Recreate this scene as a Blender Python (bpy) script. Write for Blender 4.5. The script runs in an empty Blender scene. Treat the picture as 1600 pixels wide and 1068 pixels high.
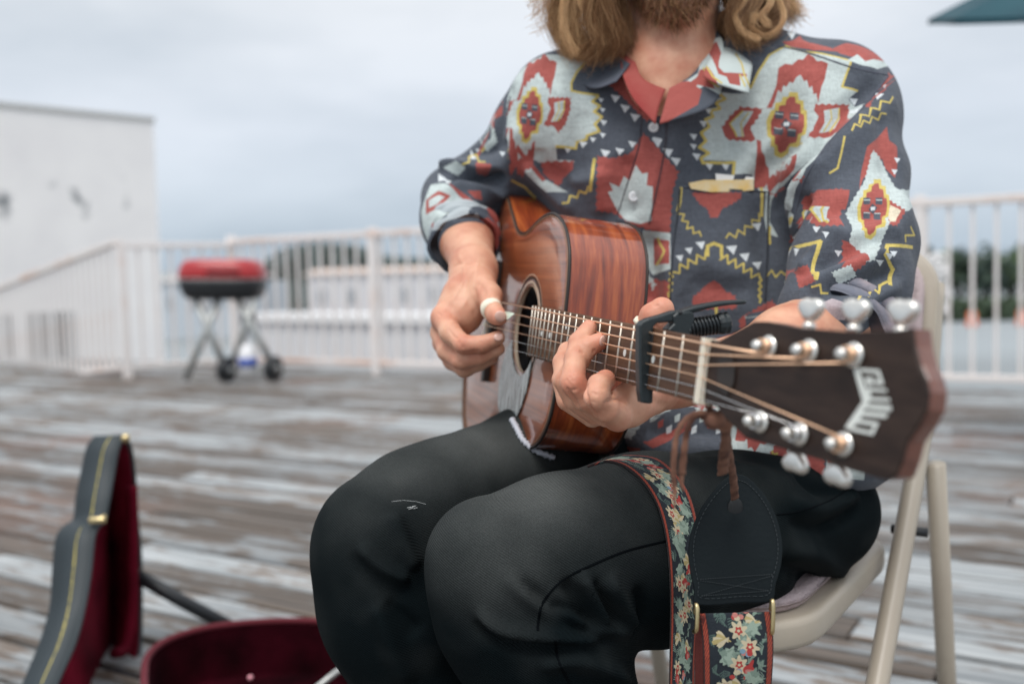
import bpy, bmesh, math, random
import numpy as np
from mathutils import Vector, Matrix
from mathutils.bvhtree import BVHTree

# ------------------------------------------------------------------ camera, sky, sun
FPX = 1556.0
PITCH = math.radians(3.82)
ROLL = 0.027
CAM = Vector((0, 0, 0.80))
FW = Vector((0, math.cos(PITCH), -math.sin(PITCH)))
U0 = Vector((0, math.sin(PITCH), math.cos(PITCH)))
R0 = Vector((1, 0, 0))
RT = math.cos(ROLL) * R0 - math.sin(ROLL) * U0
UP = math.sin(ROLL) * R0 + math.cos(ROLL) * U0
scene = bpy.context.scene
COL = scene.collection
cam_data = bpy.data.cameras.new("camera")
cam = bpy.data.objects.new("camera", cam_data)
COL.objects.link(cam)
cam.matrix_world = Matrix(((RT.x, UP.x, -FW.x, CAM.x), (RT.y, UP.y, -FW.y, CAM.y), (RT.z, UP.z, -FW.z, CAM.z), (0, 0, 0, 1)))
cam_data.sensor_width = 36.0
cam_data.lens = 35.0
cam_data.clip_start = 0.05
cam_data.clip_end = 3000
cam_data.dof.use_dof = True
cam_data.dof.focus_distance = 0.88
cam_data.dof.aperture_fstop = 3.5
scene.camera = cam

world = bpy.data.worlds.new("World")
scene.world = world
world.use_nodes = True
nt = world.node_tree
for n in list(nt.nodes):
    nt.nodes.remove(n)
SUN_EL, SUN_AZ = math.radians(62), math.radians(200)
wo = nt.nodes.new("ShaderNodeOutputWorld")
bg = nt.nodes.new("ShaderNodeBackground")
sky = nt.nodes.new("ShaderNodeTexSky")
sky.sky_type = 'NISHITA'
sky.sun_disc = False
sky.sun_elevation = SUN_EL
sky.sun_rotation = SUN_AZ
sky.dust_density = 3.0
tc = nt.nodes.new("ShaderNodeTexCoord")
mp = nt.nodes.new("ShaderNodeMapping")
mp.inputs['Scale'].default_value = (1.0, 1.0, 3.2)
nz = nt.nodes.new("ShaderNodeTexNoise")
nz.inputs['Scale'].default_value = 2.3
nz.inputs['Detail'].default_value = 5.0
nz.inputs['Roughness'].default_value = 0.5
rmp = nt.nodes.new("ShaderNodeValToRGB")
rmp.color_ramp.elements[0].position = 0.34
rmp.color_ramp.elements[0].color = (5.7, 6.2, 6.75, 1)
rmp.color_ramp.elements[1].position = 0.62
rmp.color_ramp.elements[1].color = (7.9, 8.2, 8.65, 1)
sepd = nt.nodes.new("ShaderNodeSeparateXYZ")
elr = nt.nodes.new("ShaderNodeValToRGB")       # cloud deck gets darker and bluer low down
elr.color_ramp.elements[0].position = 0.0
elr.color_ramp.elements[0].color = (0.64, 0.73, 0.80, 1)
elr.color_ramp.elements[1].position = 0.30
elr.color_ramp.elements[1].color = (1.03, 1.02, 1.0, 1)
e = elr.color_ramp.elements.new(1.0)
e.color = (1.75, 1.72, 1.66, 1)
e = elr.color_ramp.elements.new(0.14)
e.color = (0.90, 0.93, 0.97, 1)
mulc = nt.nodes.new("ShaderNodeMixRGB")
mulc.blend_type = 'MULTIPLY'
mulc.inputs[0].default_value = 1.0
mixc = nt.nodes.new("ShaderNodeMixRGB")
mixc.inputs[0].default_value = 0.90
L = nt.links.new
L(tc.outputs['Generated'], mp.inputs['Vector'])
L(mp.outputs[0], nz.inputs['Vector'])
L(nz.outputs['Fac'], rmp.inputs[0])
L(tc.outputs['Generated'], sepd.inputs[0])
L(sepd.outputs['Z'], elr.inputs[0])
L(rmp.outputs[0], mulc.inputs[1])
L(elr.outputs[0], mulc.inputs[2])
L(sky.outputs[0], mixc.inputs[1])
L(mulc.outputs[0], mixc.inputs[2])
L(mixc.outputs[0], bg.inputs['Color'])
bg.inputs['Strength'].default_value = 0.10
L(bg.outputs[0], wo.inputs['Surface'])

sun_data = bpy.data.lights.new("sun", 'SUN')
sun_data.energy = 1.8
sun_data.angle = math.radians(30)
sun_data.color = (1.0, 0.97, 0.93)
sun = bpy.data.objects.new("sun", sun_data)
COL.objects.link(sun)
sd = Vector((math.sin(SUN_AZ) * math.cos(SUN_EL), math.cos(SUN_AZ) * math.cos(SUN_EL), math.sin(SUN_EL)))
sun.rotation_euler = sd.to_track_quat('Z', 'Y').to_euler()
scene.view_settings.view_transform = 'Standard'
scene.view_settings.look = 'None'
scene.view_settings.exposure = 0.22
scene.view_settings.gamma = 1.0
scene.view_settings.use_curve_mapping = False

# ------------------------------------------------------------------ helpers
random.seed(7)
NPR = np.random.RandomState(11)

def P(px, py, d):
    """world point seen at photo pixel (1600x1068) at a depth in metres"""
    return CAM + RT * ((px - 800) / FPX * d) + UP * ((534 - py) / FPX * d) + FW * d

def PZ(px, py, z):
    """world point where the sight line of a photo pixel meets the height z"""
    dr = RT * ((px - 800) / FPX) + UP * ((534 - py) / FPX) + FW
    t = (z - CAM.z) / dr.z
    return CAM + dr * t

def hit(px, py, o, n):
    dr = RT * ((px - 800) / FPX) + UP * ((534 - py) / FPX) + FW
    t = (o - CAM).dot(n) / dr.dot(n)
    return CAM + dr * t

def proj(p):
    q = p - CAM
    d = q.dot(FW)
    return (800 + FPX * q.dot(RT) / d, 534 - FPX * q.dot(UP) / d, d)

def C3(x, y, dep):
    return RT * x + UP * y + FW * dep

def thing(name, label, cat, loc=(0, 0, 0), group=None, kind=None):
    o = bpy.data.objects.new(name, None)
    o.empty_display_size = 0.05
    COL.objects.link(o)
    o.location = loc
    tag(o, label, cat, group, kind)
    return o

def tag(o, label=None, cat=None, group=None, kind=None):
    if label: o['label'] = label
    if cat: o['category'] = cat
    if group: o['group'] = group
    if kind: o['kind'] = kind
    return o

def link(name, me, m, parent=None, smooth=False):
    o = bpy.data.objects.new(name, me)
    COL.objects.link(o)
    if m is not None:
        for x in (m if isinstance(m, (list, tuple)) else [m]):
            me.materials.append(x)
    if smooth and len(me.polygons):
        me.polygons.foreach_set('use_smooth', [True] * len(me.polygons))
    if parent is not None:
        o.parent = parent
        # parents sit anywhere: keep the world position of the coordinates
        o.matrix_parent_inverse = Matrix.Identity(4)
    return o

def wobj(name, verts, faces, m, parent=None, smooth=False, inv=None):
    """object from WORLD coordinates, stored relative to its parent"""
    if parent is not None:
        M = wm(parent).inverted()
        verts = [M @ Vector(v) for v in verts]
    me = bpy.data.meshes.new(name)
    me.from_pydata([tuple(v) for v in verts], [], faces)
    me.validate()
    me.update()
    return link(name, me, m, parent, smooth)

def wm(o):
    M = o.matrix_basis.copy()
    while o.parent is not None:
        o = o.parent
        M = o.matrix_basis @ M
    return M

class MB:
    """collects shapes in world space"""
    def __init__(s):
        s.v = []; s.f = []
    def add(s, v, f):
        k = len(s.v)
        s.v += [Vector(x) for x in v]
        s.f += [tuple(i + k for i in q) for q in f]
        return s
    def box(s, c, ex, ey, ez, b=0.0):
        """box with half-vectors ex, ey, ez, optional chamfer b (metres)"""
        c = Vector(c); ex = Vector(ex); ey = Vector(ey); ez = Vector(ez)
        bm = bmesh.new()
        vs = []
        for i in (-1, 1):
            for j in (-1, 1):
                for k in (-1, 1):
                    vs.append(bm.verts.new(c + ex * i + ey * j + ez * k))
        for q in ((0, 1, 3, 2), (4, 6, 7, 5), (0, 4, 5, 1), (2, 3, 7, 6), (0, 2, 6, 4), (1, 5, 7, 3)):
            bm.faces.new([vs[i] for i in q])
        bmesh.ops.recalc_face_normals(bm, faces=bm.faces)
        if b > 0:
            bmesh.ops.bevel(bm, geom=list(bm.edges), offset=b, segments=2 if b > 0.002 else 1, affect='EDGES', profile=0.5)
        bm.verts.index_update()
        s.add([v.co.copy() for v in bm.verts], [tuple(v.index for v in f.verts) for f in bm.faces])
        bm.free()
        return s
    def tube(s, pts, r, n=10, cap=True, up=None, flat=1.0, closed=False):
        """sweep a circle; r number or list; flat squashes along the up vector"""
        pts = [Vector(p) for p in pts]
        m = len(pts)
        rr = r if isinstance(r, (list, tuple)) else [r] * m
        k0 = len(s.v)
        prev = Vector(up) if up is not None else None
        for i, p in enumerate(pts):
            if closed:
                t = pts[(i + 1) % m] - pts[i - 1]
            else:
                t = pts[min(i + 1, m - 1)] - pts[max(i - 1, 0)]
            if t.length < 1e-9: t = Vector((0, 0, 1))
            t.normalize()
            if prev is None:
                prev = t.orthogonal()
            a = prev - t * prev.dot(t)
            if a.length < 1e-6: a = t.orthogonal()
            a.normalize()
            if up is None: prev = a
            b = t.cross(a)
            for j in range(n):
                th = 2 * math.pi * j / n
                s.v.append(p + a * (math.cos(th) * rr[i] * flat) + b * (math.sin(th) * rr[i]))
        for i in range(m if closed else m - 1):
            i2 = (i + 1) % m
            for j in range(n):
                j2 = (j + 1) % n
                s.f.append((k0 + i * n + j, k0 + i * n + j2, k0 + i2 * n + j2, k0 + i2 * n + j))
        if cap and not closed:
            s.f.append(tuple(k0 + j for j in reversed(range(n))))
            s.f.append(tuple(k0 + (m - 1) * n + j for j in range(n)))
        return s
    def prism(s, pts, vec, b=0.0, seg=2):
        """polygon (world points, planar) extruded by vec, optional bevel"""
        vec = Vector(vec)
        bm = bmesh.new()
        bot = [bm.verts.new(Vector(p)) for p in pts]
        top = [bm.verts.new(Vector(p) + vec) for p in pts]
        n = len(pts)
        bm.faces.new(list(reversed(bot)))
        bm.faces.new(top)
        side = []
        for i in range(n):
            bm.faces.new((bot[i], bot[(i + 1) % n], top[(i + 1) % n], top[i]))
        bmesh.ops.recalc_face_normals(bm, faces=bm.faces)
        if b > 0:
            bm.edges.ensure_lookup_table()
            ed = [e_ for e_ in bm.edges if (all(v in bot for v in e_.verts) or all(v in top for v in e_.verts))]
            bmesh.ops.bevel(bm, geom=ed, offset=b, segments=seg, affect='EDGES', profile=0.5)
        bm.verts.index_update()
        s.add([v.co.copy() for v in bm.verts], [tuple(v.index for v in f.verts) for f in bm.faces])
        bm.free()
        return s
    def ball(s, c, rx, ry=None, rz=None, ax=None, nu=16, nv=10):
        """ellipsoid; ax = 3 axis vectors"""
        c = Vector(c)
        ry = rx if ry is None else ry
        rz = rx if rz is None else rz
        X, Y, Z = ax if ax else (Vector((1, 0, 0)), Vector((0, 1, 0)), Vector((0, 0, 1)))
        k = len(s.v)
        for i in range(nv + 1):
            ph = math.pi * i / nv
            for j in range(nu):
                th = 2 * math.pi * j / nu
                s.v.append(c + X * (rx * math.sin(ph) * math.cos(th)) + Y * (ry * math.sin(ph) * math.sin(th)) + Z * (rz * math.cos(ph)))
        for i in range(nv):
            for j in range(nu):
                j2 = (j + 1) % nu
                s.f.append((k + i * nu + j, k + (i + 1) * nu + j, k + (i + 1) * nu + j2, k + i * nu + j2))
        return s
    def lathe(s, o, axis, prof, n=16):
        """profile [(along, radius)] round an axis"""
        axis = Vector(axis).normalized()
        a = axis.orthogonal().normalized(); b = axis.cross(a)
        k = len(s.v)
        for (h, r) in prof:
            for j in range(n):
                th = 2 * math.pi * j / n
                s.v.append(Vector(o) + axis * h + a * (r * math.cos(th)) + b * (r * math.sin(th)))
        m = len(prof)
        for i in range(m - 1):
            for j in range(n):
                j2 = (j + 1) % n
                s.f.append((k + i * n + j, k + i * n + j2, k + (i + 1) * n + j2, k + (i + 1) * n + j))
        s.f.append(tuple(k + j for j in reversed(range(n))))
        s.f.append(tuple(k + (m - 1) * n + j for j in range(n)))
        return s
    def strip(s, A, B, th=0.0, close=False):
        """sheet between two polylines with thickness th"""
        A = [Vector(p) for p in A]; B = [Vector(p) for p in B]
        n = len(A)
        nor = []
        for i in range(n):
            t = A[min(i + 1, n - 1)] - A[max(i - 1, 0)]
            w = B[i] - A[i]
            q = t.cross(w)
            nor.append(q.normalized() if q.length > 1e-12 else Vector((0, 0, 1)))
        if th == 0:
            s.add(A + B, [(i, i + 1, n + i + 1, n + i) for i in range(n - 1)])
            return s
        A2 = [a + q * th for a, q in zip(A, nor)]; B2 = [b + q * th for b, q in zip(B, nor)]
        f = []
        for i in range(n - 1):
            f.append((i, i + 1, n + i + 1, n + i))
            f.append((2 * n + i, 3 * n + i, 3 * n + i + 1, 2 * n + i + 1))
            f.append((i, 2 * n + i, 2 * n + i + 1, i + 1))
            f.append((n + i, n + i + 1, 3 * n + i + 1, 3 * n + i))
        f.append((0, n, 3 * n, 2 * n)); f.append((n - 1, 3 * n - 1, 4 * n - 1, 2 * n - 1))
        s.add(A + B + A2 + B2, f)
        return s
    def build(s, name, m, parent=None, smooth=False):
        return wobj(name, s.v, s.f, m, parent, smooth)

def catmull(pts, n=8, closed=False):
    pts = [Vector(p) for p in pts]
    m = len(pts)
    out = []
    rng = range(m) if closed else range(m - 1)
    for i in rng:
        if closed:
            p0, p1, p2, p3 = pts[i - 1], pts[i], pts[(i + 1) % m], pts[(i + 2) % m]
        else:
            p0, p1, p2, p3 = pts[max(i - 1, 0)], pts[i], pts[i + 1], pts[min(i + 2, m - 1)]
        for k in range(n):
            t = k / n
            out.append(0.5 * ((2 * p1) + (p2 - p0) * t + (2 * p0 - 5 * p1 + 4 * p2 - p3) * t * t + (3 * p1 - p0 - 3 * p2 + p3) * t ** 3))
    if not closed:
        out.append(pts[-1].copy())
    return out

# ------------------------------------------------------------------ signed distance modelling
class SDF:
    def __init__(s, lo, hi, h):
        s.lo = np.array(lo, dtype=np.float64); s.h = h
        s.n = np.ceil((np.array(hi) - s.lo) / h).astype(int) + 1
        s.ax = [(s.lo[i] + h * np.arange(s.n[i])).astype(np.float32) for i in range(3)]
        s.D = np.full(tuple(s.n), 0.2, dtype=np.float32)
    def _sl(s, lo, hi):
        a = np.clip(np.floor((np.array(lo) - s.lo) / s.h).astype(int), 0, s.n)
        b = np.clip(np.ceil((np.array(hi) - s.lo) / s.h).astype(int) + 1, 0, s.n)
        return tuple(slice(int(i), int(j)) for i, j in zip(a, b))
    def _xyz(s, sl):
        return (s.ax[0][sl[0]][:, None, None], s.ax[1][sl[1]][None, :, None], s.ax[2][sl[2]][None, None, :])
    def _comb(s, sl, d, k, op):
        A = s.D[sl]
        if op == '+':
            if k > 0:
                hh = np.maximum(k - np.abs(A - d), 0) / k
                s.D[sl] = np.minimum(A, d) - hh * hh * k * 0.25
            else:
                s.D[sl] = np.minimum(A, d)
        else:
            d = -d
            if k > 0:
                hh = np.maximum(k - np.abs(A - d), 0) / k
                s.D[sl] = np.maximum(A, d) + hh * hh * k * 0.25
            else:
                s.D[sl] = np.maximum(A, d)
    def cone(s, a, ra, b, rb, k=0.0, op='+', e=None, f=1.0):
        """round cone a..b; e,f: unit axis along which the section is squashed by f (<1 = thinner)"""
        a = np.array(a); b = np.array(b)
        R = max(ra, rb) + k + 3 * s.h + 0.01
        sl = s._sl(np.minimum(a, b) - R, np.maximum(a, b) + R)
        X, Y, Z = s._xyz(sl)
        px, py, pz = X - a[0], Y - a[1], Z - a[2]
        ab = b - a
        L2 = max(float(ab @ ab), 1e-12)
        t = np.clip((px * ab[0] + py * ab[1] + pz * ab[2]) / L2, 0, 1)
        qx, qy, qz = px - t * ab[0], py - t * ab[1], pz - t * ab[2]
        if e is not None:
            e = np.array(e)
            c = (qx * e[0] + qy * e[1] + qz * e[2]) * (1.0 / f - 1.0)
            qx = qx + c * e[0]; qy = qy + c * e[1]; qz = qz + c * e[2]
        d = np.sqrt(qx * qx + qy * qy + qz * qz) - (ra + (rb - ra) * t)
        if e is not None: d = d * (0.5 + 0.5 * f)
        s._comb(sl, d.astype(np.float32), k, op)
    def chain(s, pts, k=0.01, op='+', e=None, f=1.0):
        for (a, ra), (b, rb) in zip(pts[:-1], pts[1:]):
            s.cone(a, ra, b, rb, k, op, e, f)
    def ell(s, c, r, ax, k=0.0, op='+'):
        """ellipsoid centre c, radii r, axes ax"""
        c = np.array(c)
        R = max(r) + k + 3 * s.h + 0.01
        sl = s._sl(c - R, c + R)
        X, Y, Z = s._xyz(sl)
        X = X - c[0]; Y = Y - c[1]; Z = Z - c[2]
        q = [(X * v[0] + Y * v[1] + Z * v[2]) for v in ax]
        k0 = np.sqrt(sum((q[i] / r[i]) ** 2 for i in range(3)))
        k1 = np.sqrt(sum((q[i] / (r[i] * r[i])) ** 2 for i in range(3))) + 1e-6
        s._comb(sl, (k0 * (k0 - 1) / k1).astype(np.float32), k, op)
    def half(s, o, n, k=0.0):
        """cut away everything on the n side of a plane"""
        o = np.array(o); n = np.array(n)
        sl = tuple(slice(0, int(x)) for x in s.n)
        X, Y, Z = s._xyz(sl)
        d = -((X - o[0]) * n[0] + (Y - o[1]) * n[1] + (Z - o[2]) * n[2])
        s._comb(sl, d.astype(np.float32), k, '-')
    def mesh(s, smooth=2):
        D = s.D
        D[0] = D[-1] = 0.2; D[:, 0] = D[:, -1] = 0.2; D[:, :, 0] = D[:, :, -1] = 0.2
        S = D < 0
        c8 = np.zeros(tuple(x - 1 for x in D.shape), dtype=np.int8)
        for i in (0, 1):
            for j in (0, 1):
                for k in (0, 1):
                    c8 += S[i:S.shape[0] - 1 + i, j:S.shape[1] - 1 + j, k:S.shape[2] - 1 + k]
        act = (c8 > 0) & (c8 < 8)
        I, J, K = np.nonzero(act)
        idx = np.full(act.shape, -1, dtype=np.int32)
        idx[I, J, K] = np.arange(len(I))
        acc = np.zeros((len(I), 3)); cnt = np.zeros(len(I))
        for axi in range(3):
            for p in (0, 1):
                for q in (0, 1):
                    a = [0, 0, 0]; o = [x for x in range(3) if x != axi]
                    a[o[0]] = p; a[o[1]] = q
                    b = list(a); b[axi] = 1
                    da = D[I + a[0], J + a[1], K + a[2]]; db = D[I + b[0], J + b[1], K + b[2]]
                    m = (da < 0) != (db < 0)
                    t = np.where(m, da / np.where(m, da - db, 1), 0)
                    for x in range(3):
                        acc[:, x] += np.where(m, a[x] + (t if x == axi else 0), 0)
                    cnt += m
        V = (acc / cnt[:, None] + np.stack([I, J, K], 1)) * s.h + s.lo
        F = []
        for axi in range(3):
            sl0 = [slice(1, -1)] * 3; sl1 = [slice(1, -1)] * 3
            sl0[axi] = slice(0, -1); sl1[axi] = slice(1, None)
            a = S[tuple(sl0)]; b = S[tuple(sl1)]
            ijk = list(np.nonzero(a != b))
            ins = a[tuple(ijk)]
            for x in range(3):
                if x != axi: ijk[x] = ijk[x] + 1
            u, v = [(1, 2), (2, 0), (0, 1)][axi]
            cs = []
            for (du, dv) in ((-1, -1), (0, -1), (0, 0), (-1, 0)):
                q = [x.copy() for x in ijk]
                q[u] = q[u] + du; q[v] = q[v] + dv
                cs.append(idx[q[0], q[1], q[2]])
            Q = np.stack(cs, 1)
            Q[~ins] = Q[~ins][:, ::-1]
            F.append(Q)
        F = np.concatenate(F)
        F = F[(F >= 0).all(1)]
        for _ in range(smooth):
            V = lap(V, F)
        return V, F

def lap(V, F, w=0.5):
    A = np.zeros_like(V); n = np.zeros(len(V))
    for a, b in ((0, 1), (1, 2), (2, 3), (3, 0)):
        for x in range(3):
            A[:, x] += np.bincount(F[:, a], V[F[:, b], x], len(V)) + np.bincount(F[:, b], V[F[:, a], x], len(V))
        n += np.bincount(F[:, a], minlength=len(V)) + np.bincount(F[:, b], minlength=len(V))
    n[n == 0] = 1
    return V * (1 - w) + A / n[:, None] * w

def vnorm(V, F):
    fn = np.cross(V[F[:, 2]] - V[F[:, 0]], V[F[:, 3]] - V[F[:, 1]])
    N = np.zeros_like(V)
    for c in range(4):
        for x in range(3):
            N[:, x] += np.bincount(F[:, c], fn[:, x], len(V))
    return N / (np.linalg.norm(N, axis=1)[:, None] + 1e-12)

def npobj(name, V, F, m, parent=None, uv=None, mi=None):
    if parent is not None:
        M = np.array(wm(parent).inverted())
        V = V @ M[:3, :3].T + M[:3, 3]
    me = bpy.data.meshes.new(name)
    me.vertices.add(len(V)); me.vertices.foreach_set('co', V.astype(np.float32).ravel())
    me.loops.add(F.size); me.loops.foreach_set('vertex_index', F.astype(np.int32).ravel())
    me.polygons.add(len(F))
    me.polygons.foreach_set('loop_start', np.arange(len(F), dtype=np.int32) * 4)
    me.update(calc_edges=True)
    if uv is not None:
        l = me.uv_layers.new(name="UVMap")
        l.data.foreach_set('uv', uv[F.ravel()].astype(np.float32).ravel())
    o = link(name, me, m, parent, True)
    if mi is not None:
        me.polygons.foreach_set('material_index', mi.astype(np.int32))
    return o

def fbm(V, scale, seed=0, octv=2):
    """smooth value noise for arrays of points, about -1..1"""
    out = np.zeros(len(V)); amp = 1.0
    for o_ in range(octv):
        q = V * scale * (2 ** o_) + seed * 17.3 + 100
        i = np.floor(q).astype(np.int64); f = q - i; f = f * f * (3 - 2 * f)
        r = 0
        for dx in (0, 1):
            for dy in (0, 1):
                for dz in (0, 1):
                    hsh = ((i[:, 0] + dx) * 73856093) ^ ((i[:, 1] + dy) * 19349663) ^ ((i[:, 2] + dz) * 83492791)
                    hsh = (hsh * 2654435761 % 4294967296) / 4294967296.0
                    w = (f[:, 0] if dx else 1 - f[:, 0]) * (f[:, 1] if dy else 1 - f[:, 1]) * (f[:, 2] if dz else 1 - f[:, 2])
                    r = r + w * (hsh * 2 - 1)
        out += amp * r; amp *= 0.5
    return out

class Caster:
    def __init__(s, V, F):
        s.b = BVHTree.FromPolygons([tuple(v) for v in V.tolist()], F.tolist())
    def __call__(s, px, py, dflt=1.2):
        dr = (RT * ((px - 800) / FPX) + UP * ((534 - py) / FPX) + FW)
        h = s.b.ray_cast(CAM, dr.normalized())
        return h[0] if h[0] is not None else P(px, py, dflt)

def folds(V, F, cast, strokes, N=None):
    """strokes: (photo polyline, width m, height m); pushes the cloth along its normal near the stroke"""
    N = vnorm(V, F) if N is None else N
    D = np.zeros(len(V))
    for (pl, w, hgt) in strokes:
        pts = [cast(*p) for p in pl]
        pts = catmull(pts, 5) if len(pts) > 2 else pts
        A = np.array([tuple(p) for p in pts])
        lo = A.min(0) - 3 * w; hi = A.max(0) + 3 * w
        m = np.nonzero(((V > lo) & (V < hi)).all(1))[0]
        if len(m) == 0: continue
        Q = V[m]
        best = np.full(len(m), 1e9); tt = np.zeros(len(m))
        nseg = len(A) - 1
        for i in range(nseg):
            ab = A[i + 1] - A[i]; L2 = max(ab @ ab, 1e-12)
            t = np.clip(((Q - A[i]) @ ab) / L2, 0, 1)
            d = np.linalg.norm(Q - A[i] - t[:, None] * ab, axis=1)
            b = d < best
            best = np.where(b, d, best); tt = np.where(b, (i + t) / nseg, tt)
        env = np.clip(np.minimum(tt, 1 - tt) * 5 + 0.12, 0, 1)
        D[m] += hgt * env * np.exp(-(best / w) ** 2)
    return V + N * D[:, None]

# ------------------------------------------------------------------ materials
def mat(name, col=(0.5, 0.5, 0.5), rough=0.6, metal=0.0, coat=0.0, coat_r=0.05, spec=0.5, sheen=0.0, sss=0.0,
        var=None, vscale=8.0, vdist=0.0, vstretch=(1, 1, 1), vpos=(0.35, 0.65), bump=0.0, bscale=100.0, bdist=0.002, rvar=None):
    m = bpy.data.materials.new(name)
    m.use_nodes = True
    t = m.node_tree
    b = t.nodes['Principled BSDF']
    b.inputs['Base Color'].default_value = (*col, 1)
    b.inputs['Roughness'].default_value = rough
    b.inputs['Metallic'].default_value = metal
    b.inputs['Coat Weight'].default_value = coat
    b.inputs['Coat Roughness'].default_value = coat_r
    b.inputs['Specular IOR Level'].default_value = spec
    b.inputs['Sheen Weight'].default_value = sheen
    if sss:
        b.inputs['Subsurface Weight'].default_value = sss
        b.inputs['Subsurface Radius'].default_value = (0.012, 0.004, 0.002)
        b.inputs['Subsurface Scale'].default_value = 1.0
    c = t.nodes.new('ShaderNodeTexCoord')
    if var is not None:
        mpn = t.nodes.new('ShaderNodeMapping'); mpn.inputs['Scale'].default_value = vstretch
        nn = t.nodes.new('ShaderNodeTexNoise')
        nn.inputs['Scale'].default_value = vscale; nn.inputs['Detail'].default_value = 6
        nn.inputs['Distortion'].default_value = vdist
        rr = t.nodes.new('ShaderNodeValToRGB')
        rr.color_ramp.elements[0].position = vpos[0]; rr.color_ramp.elements[1].position = vpos[1]
        rr.color_ramp.elements[0].color = (*col, 1); rr.color_ramp.elements[1].color = (*var, 1)
        t.links.new(c.outputs['Object'], mpn.inputs[0]); t.links.new(mpn.outputs[0], nn.inputs['Vector'])
        t.links.new(nn.outputs['Fac'], rr.inputs[0]); t.links.new(rr.outputs[0], b.inputs['Base Color'])
        if rvar:
            mr = t.nodes.new('ShaderNodeMapRange')
            mr.inputs['To Min'].default_value = rvar[0]; mr.inputs['To Max'].default_value = rvar[1]
            t.links.new(nn.outputs['Fac'], mr.inputs['Value']); t.links.new(mr.outputs[0], b.inputs['Roughness'])
    if bump > 0:
        n2 = t.nodes.new('ShaderNodeTexNoise'); n2.inputs['Scale'].default_value = bscale; n2.inputs['Detail'].default_value = 4
        bp = t.nodes.new('ShaderNodeBump'); bp.inputs['Strength'].default_value = bump; bp.inputs['Distance'].default_value = bdist
        t.links.new(c.outputs['Object'], n2.inputs['Vector']); t.links.new(n2.outputs['Fac'], bp.inputs['Height'])
        t.links.new(bp.outputs[0], b.inputs['Normal'])
    return m

def nodes(m):
    t = m.node_tree
    return t, t.nodes['Principled BSDF']
# ------------------------------------------------------------------ the setting: deck, ground, far land
DV = Vector((-0.852, 0.524, 0))      # along the boards and the railing
NV = Vector((0.524, 0.852, 0))       # away from the camera
def DQ(s, q, z=0.0):
    return DV * s + NV * q + Vector((0, 0, z))

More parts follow.
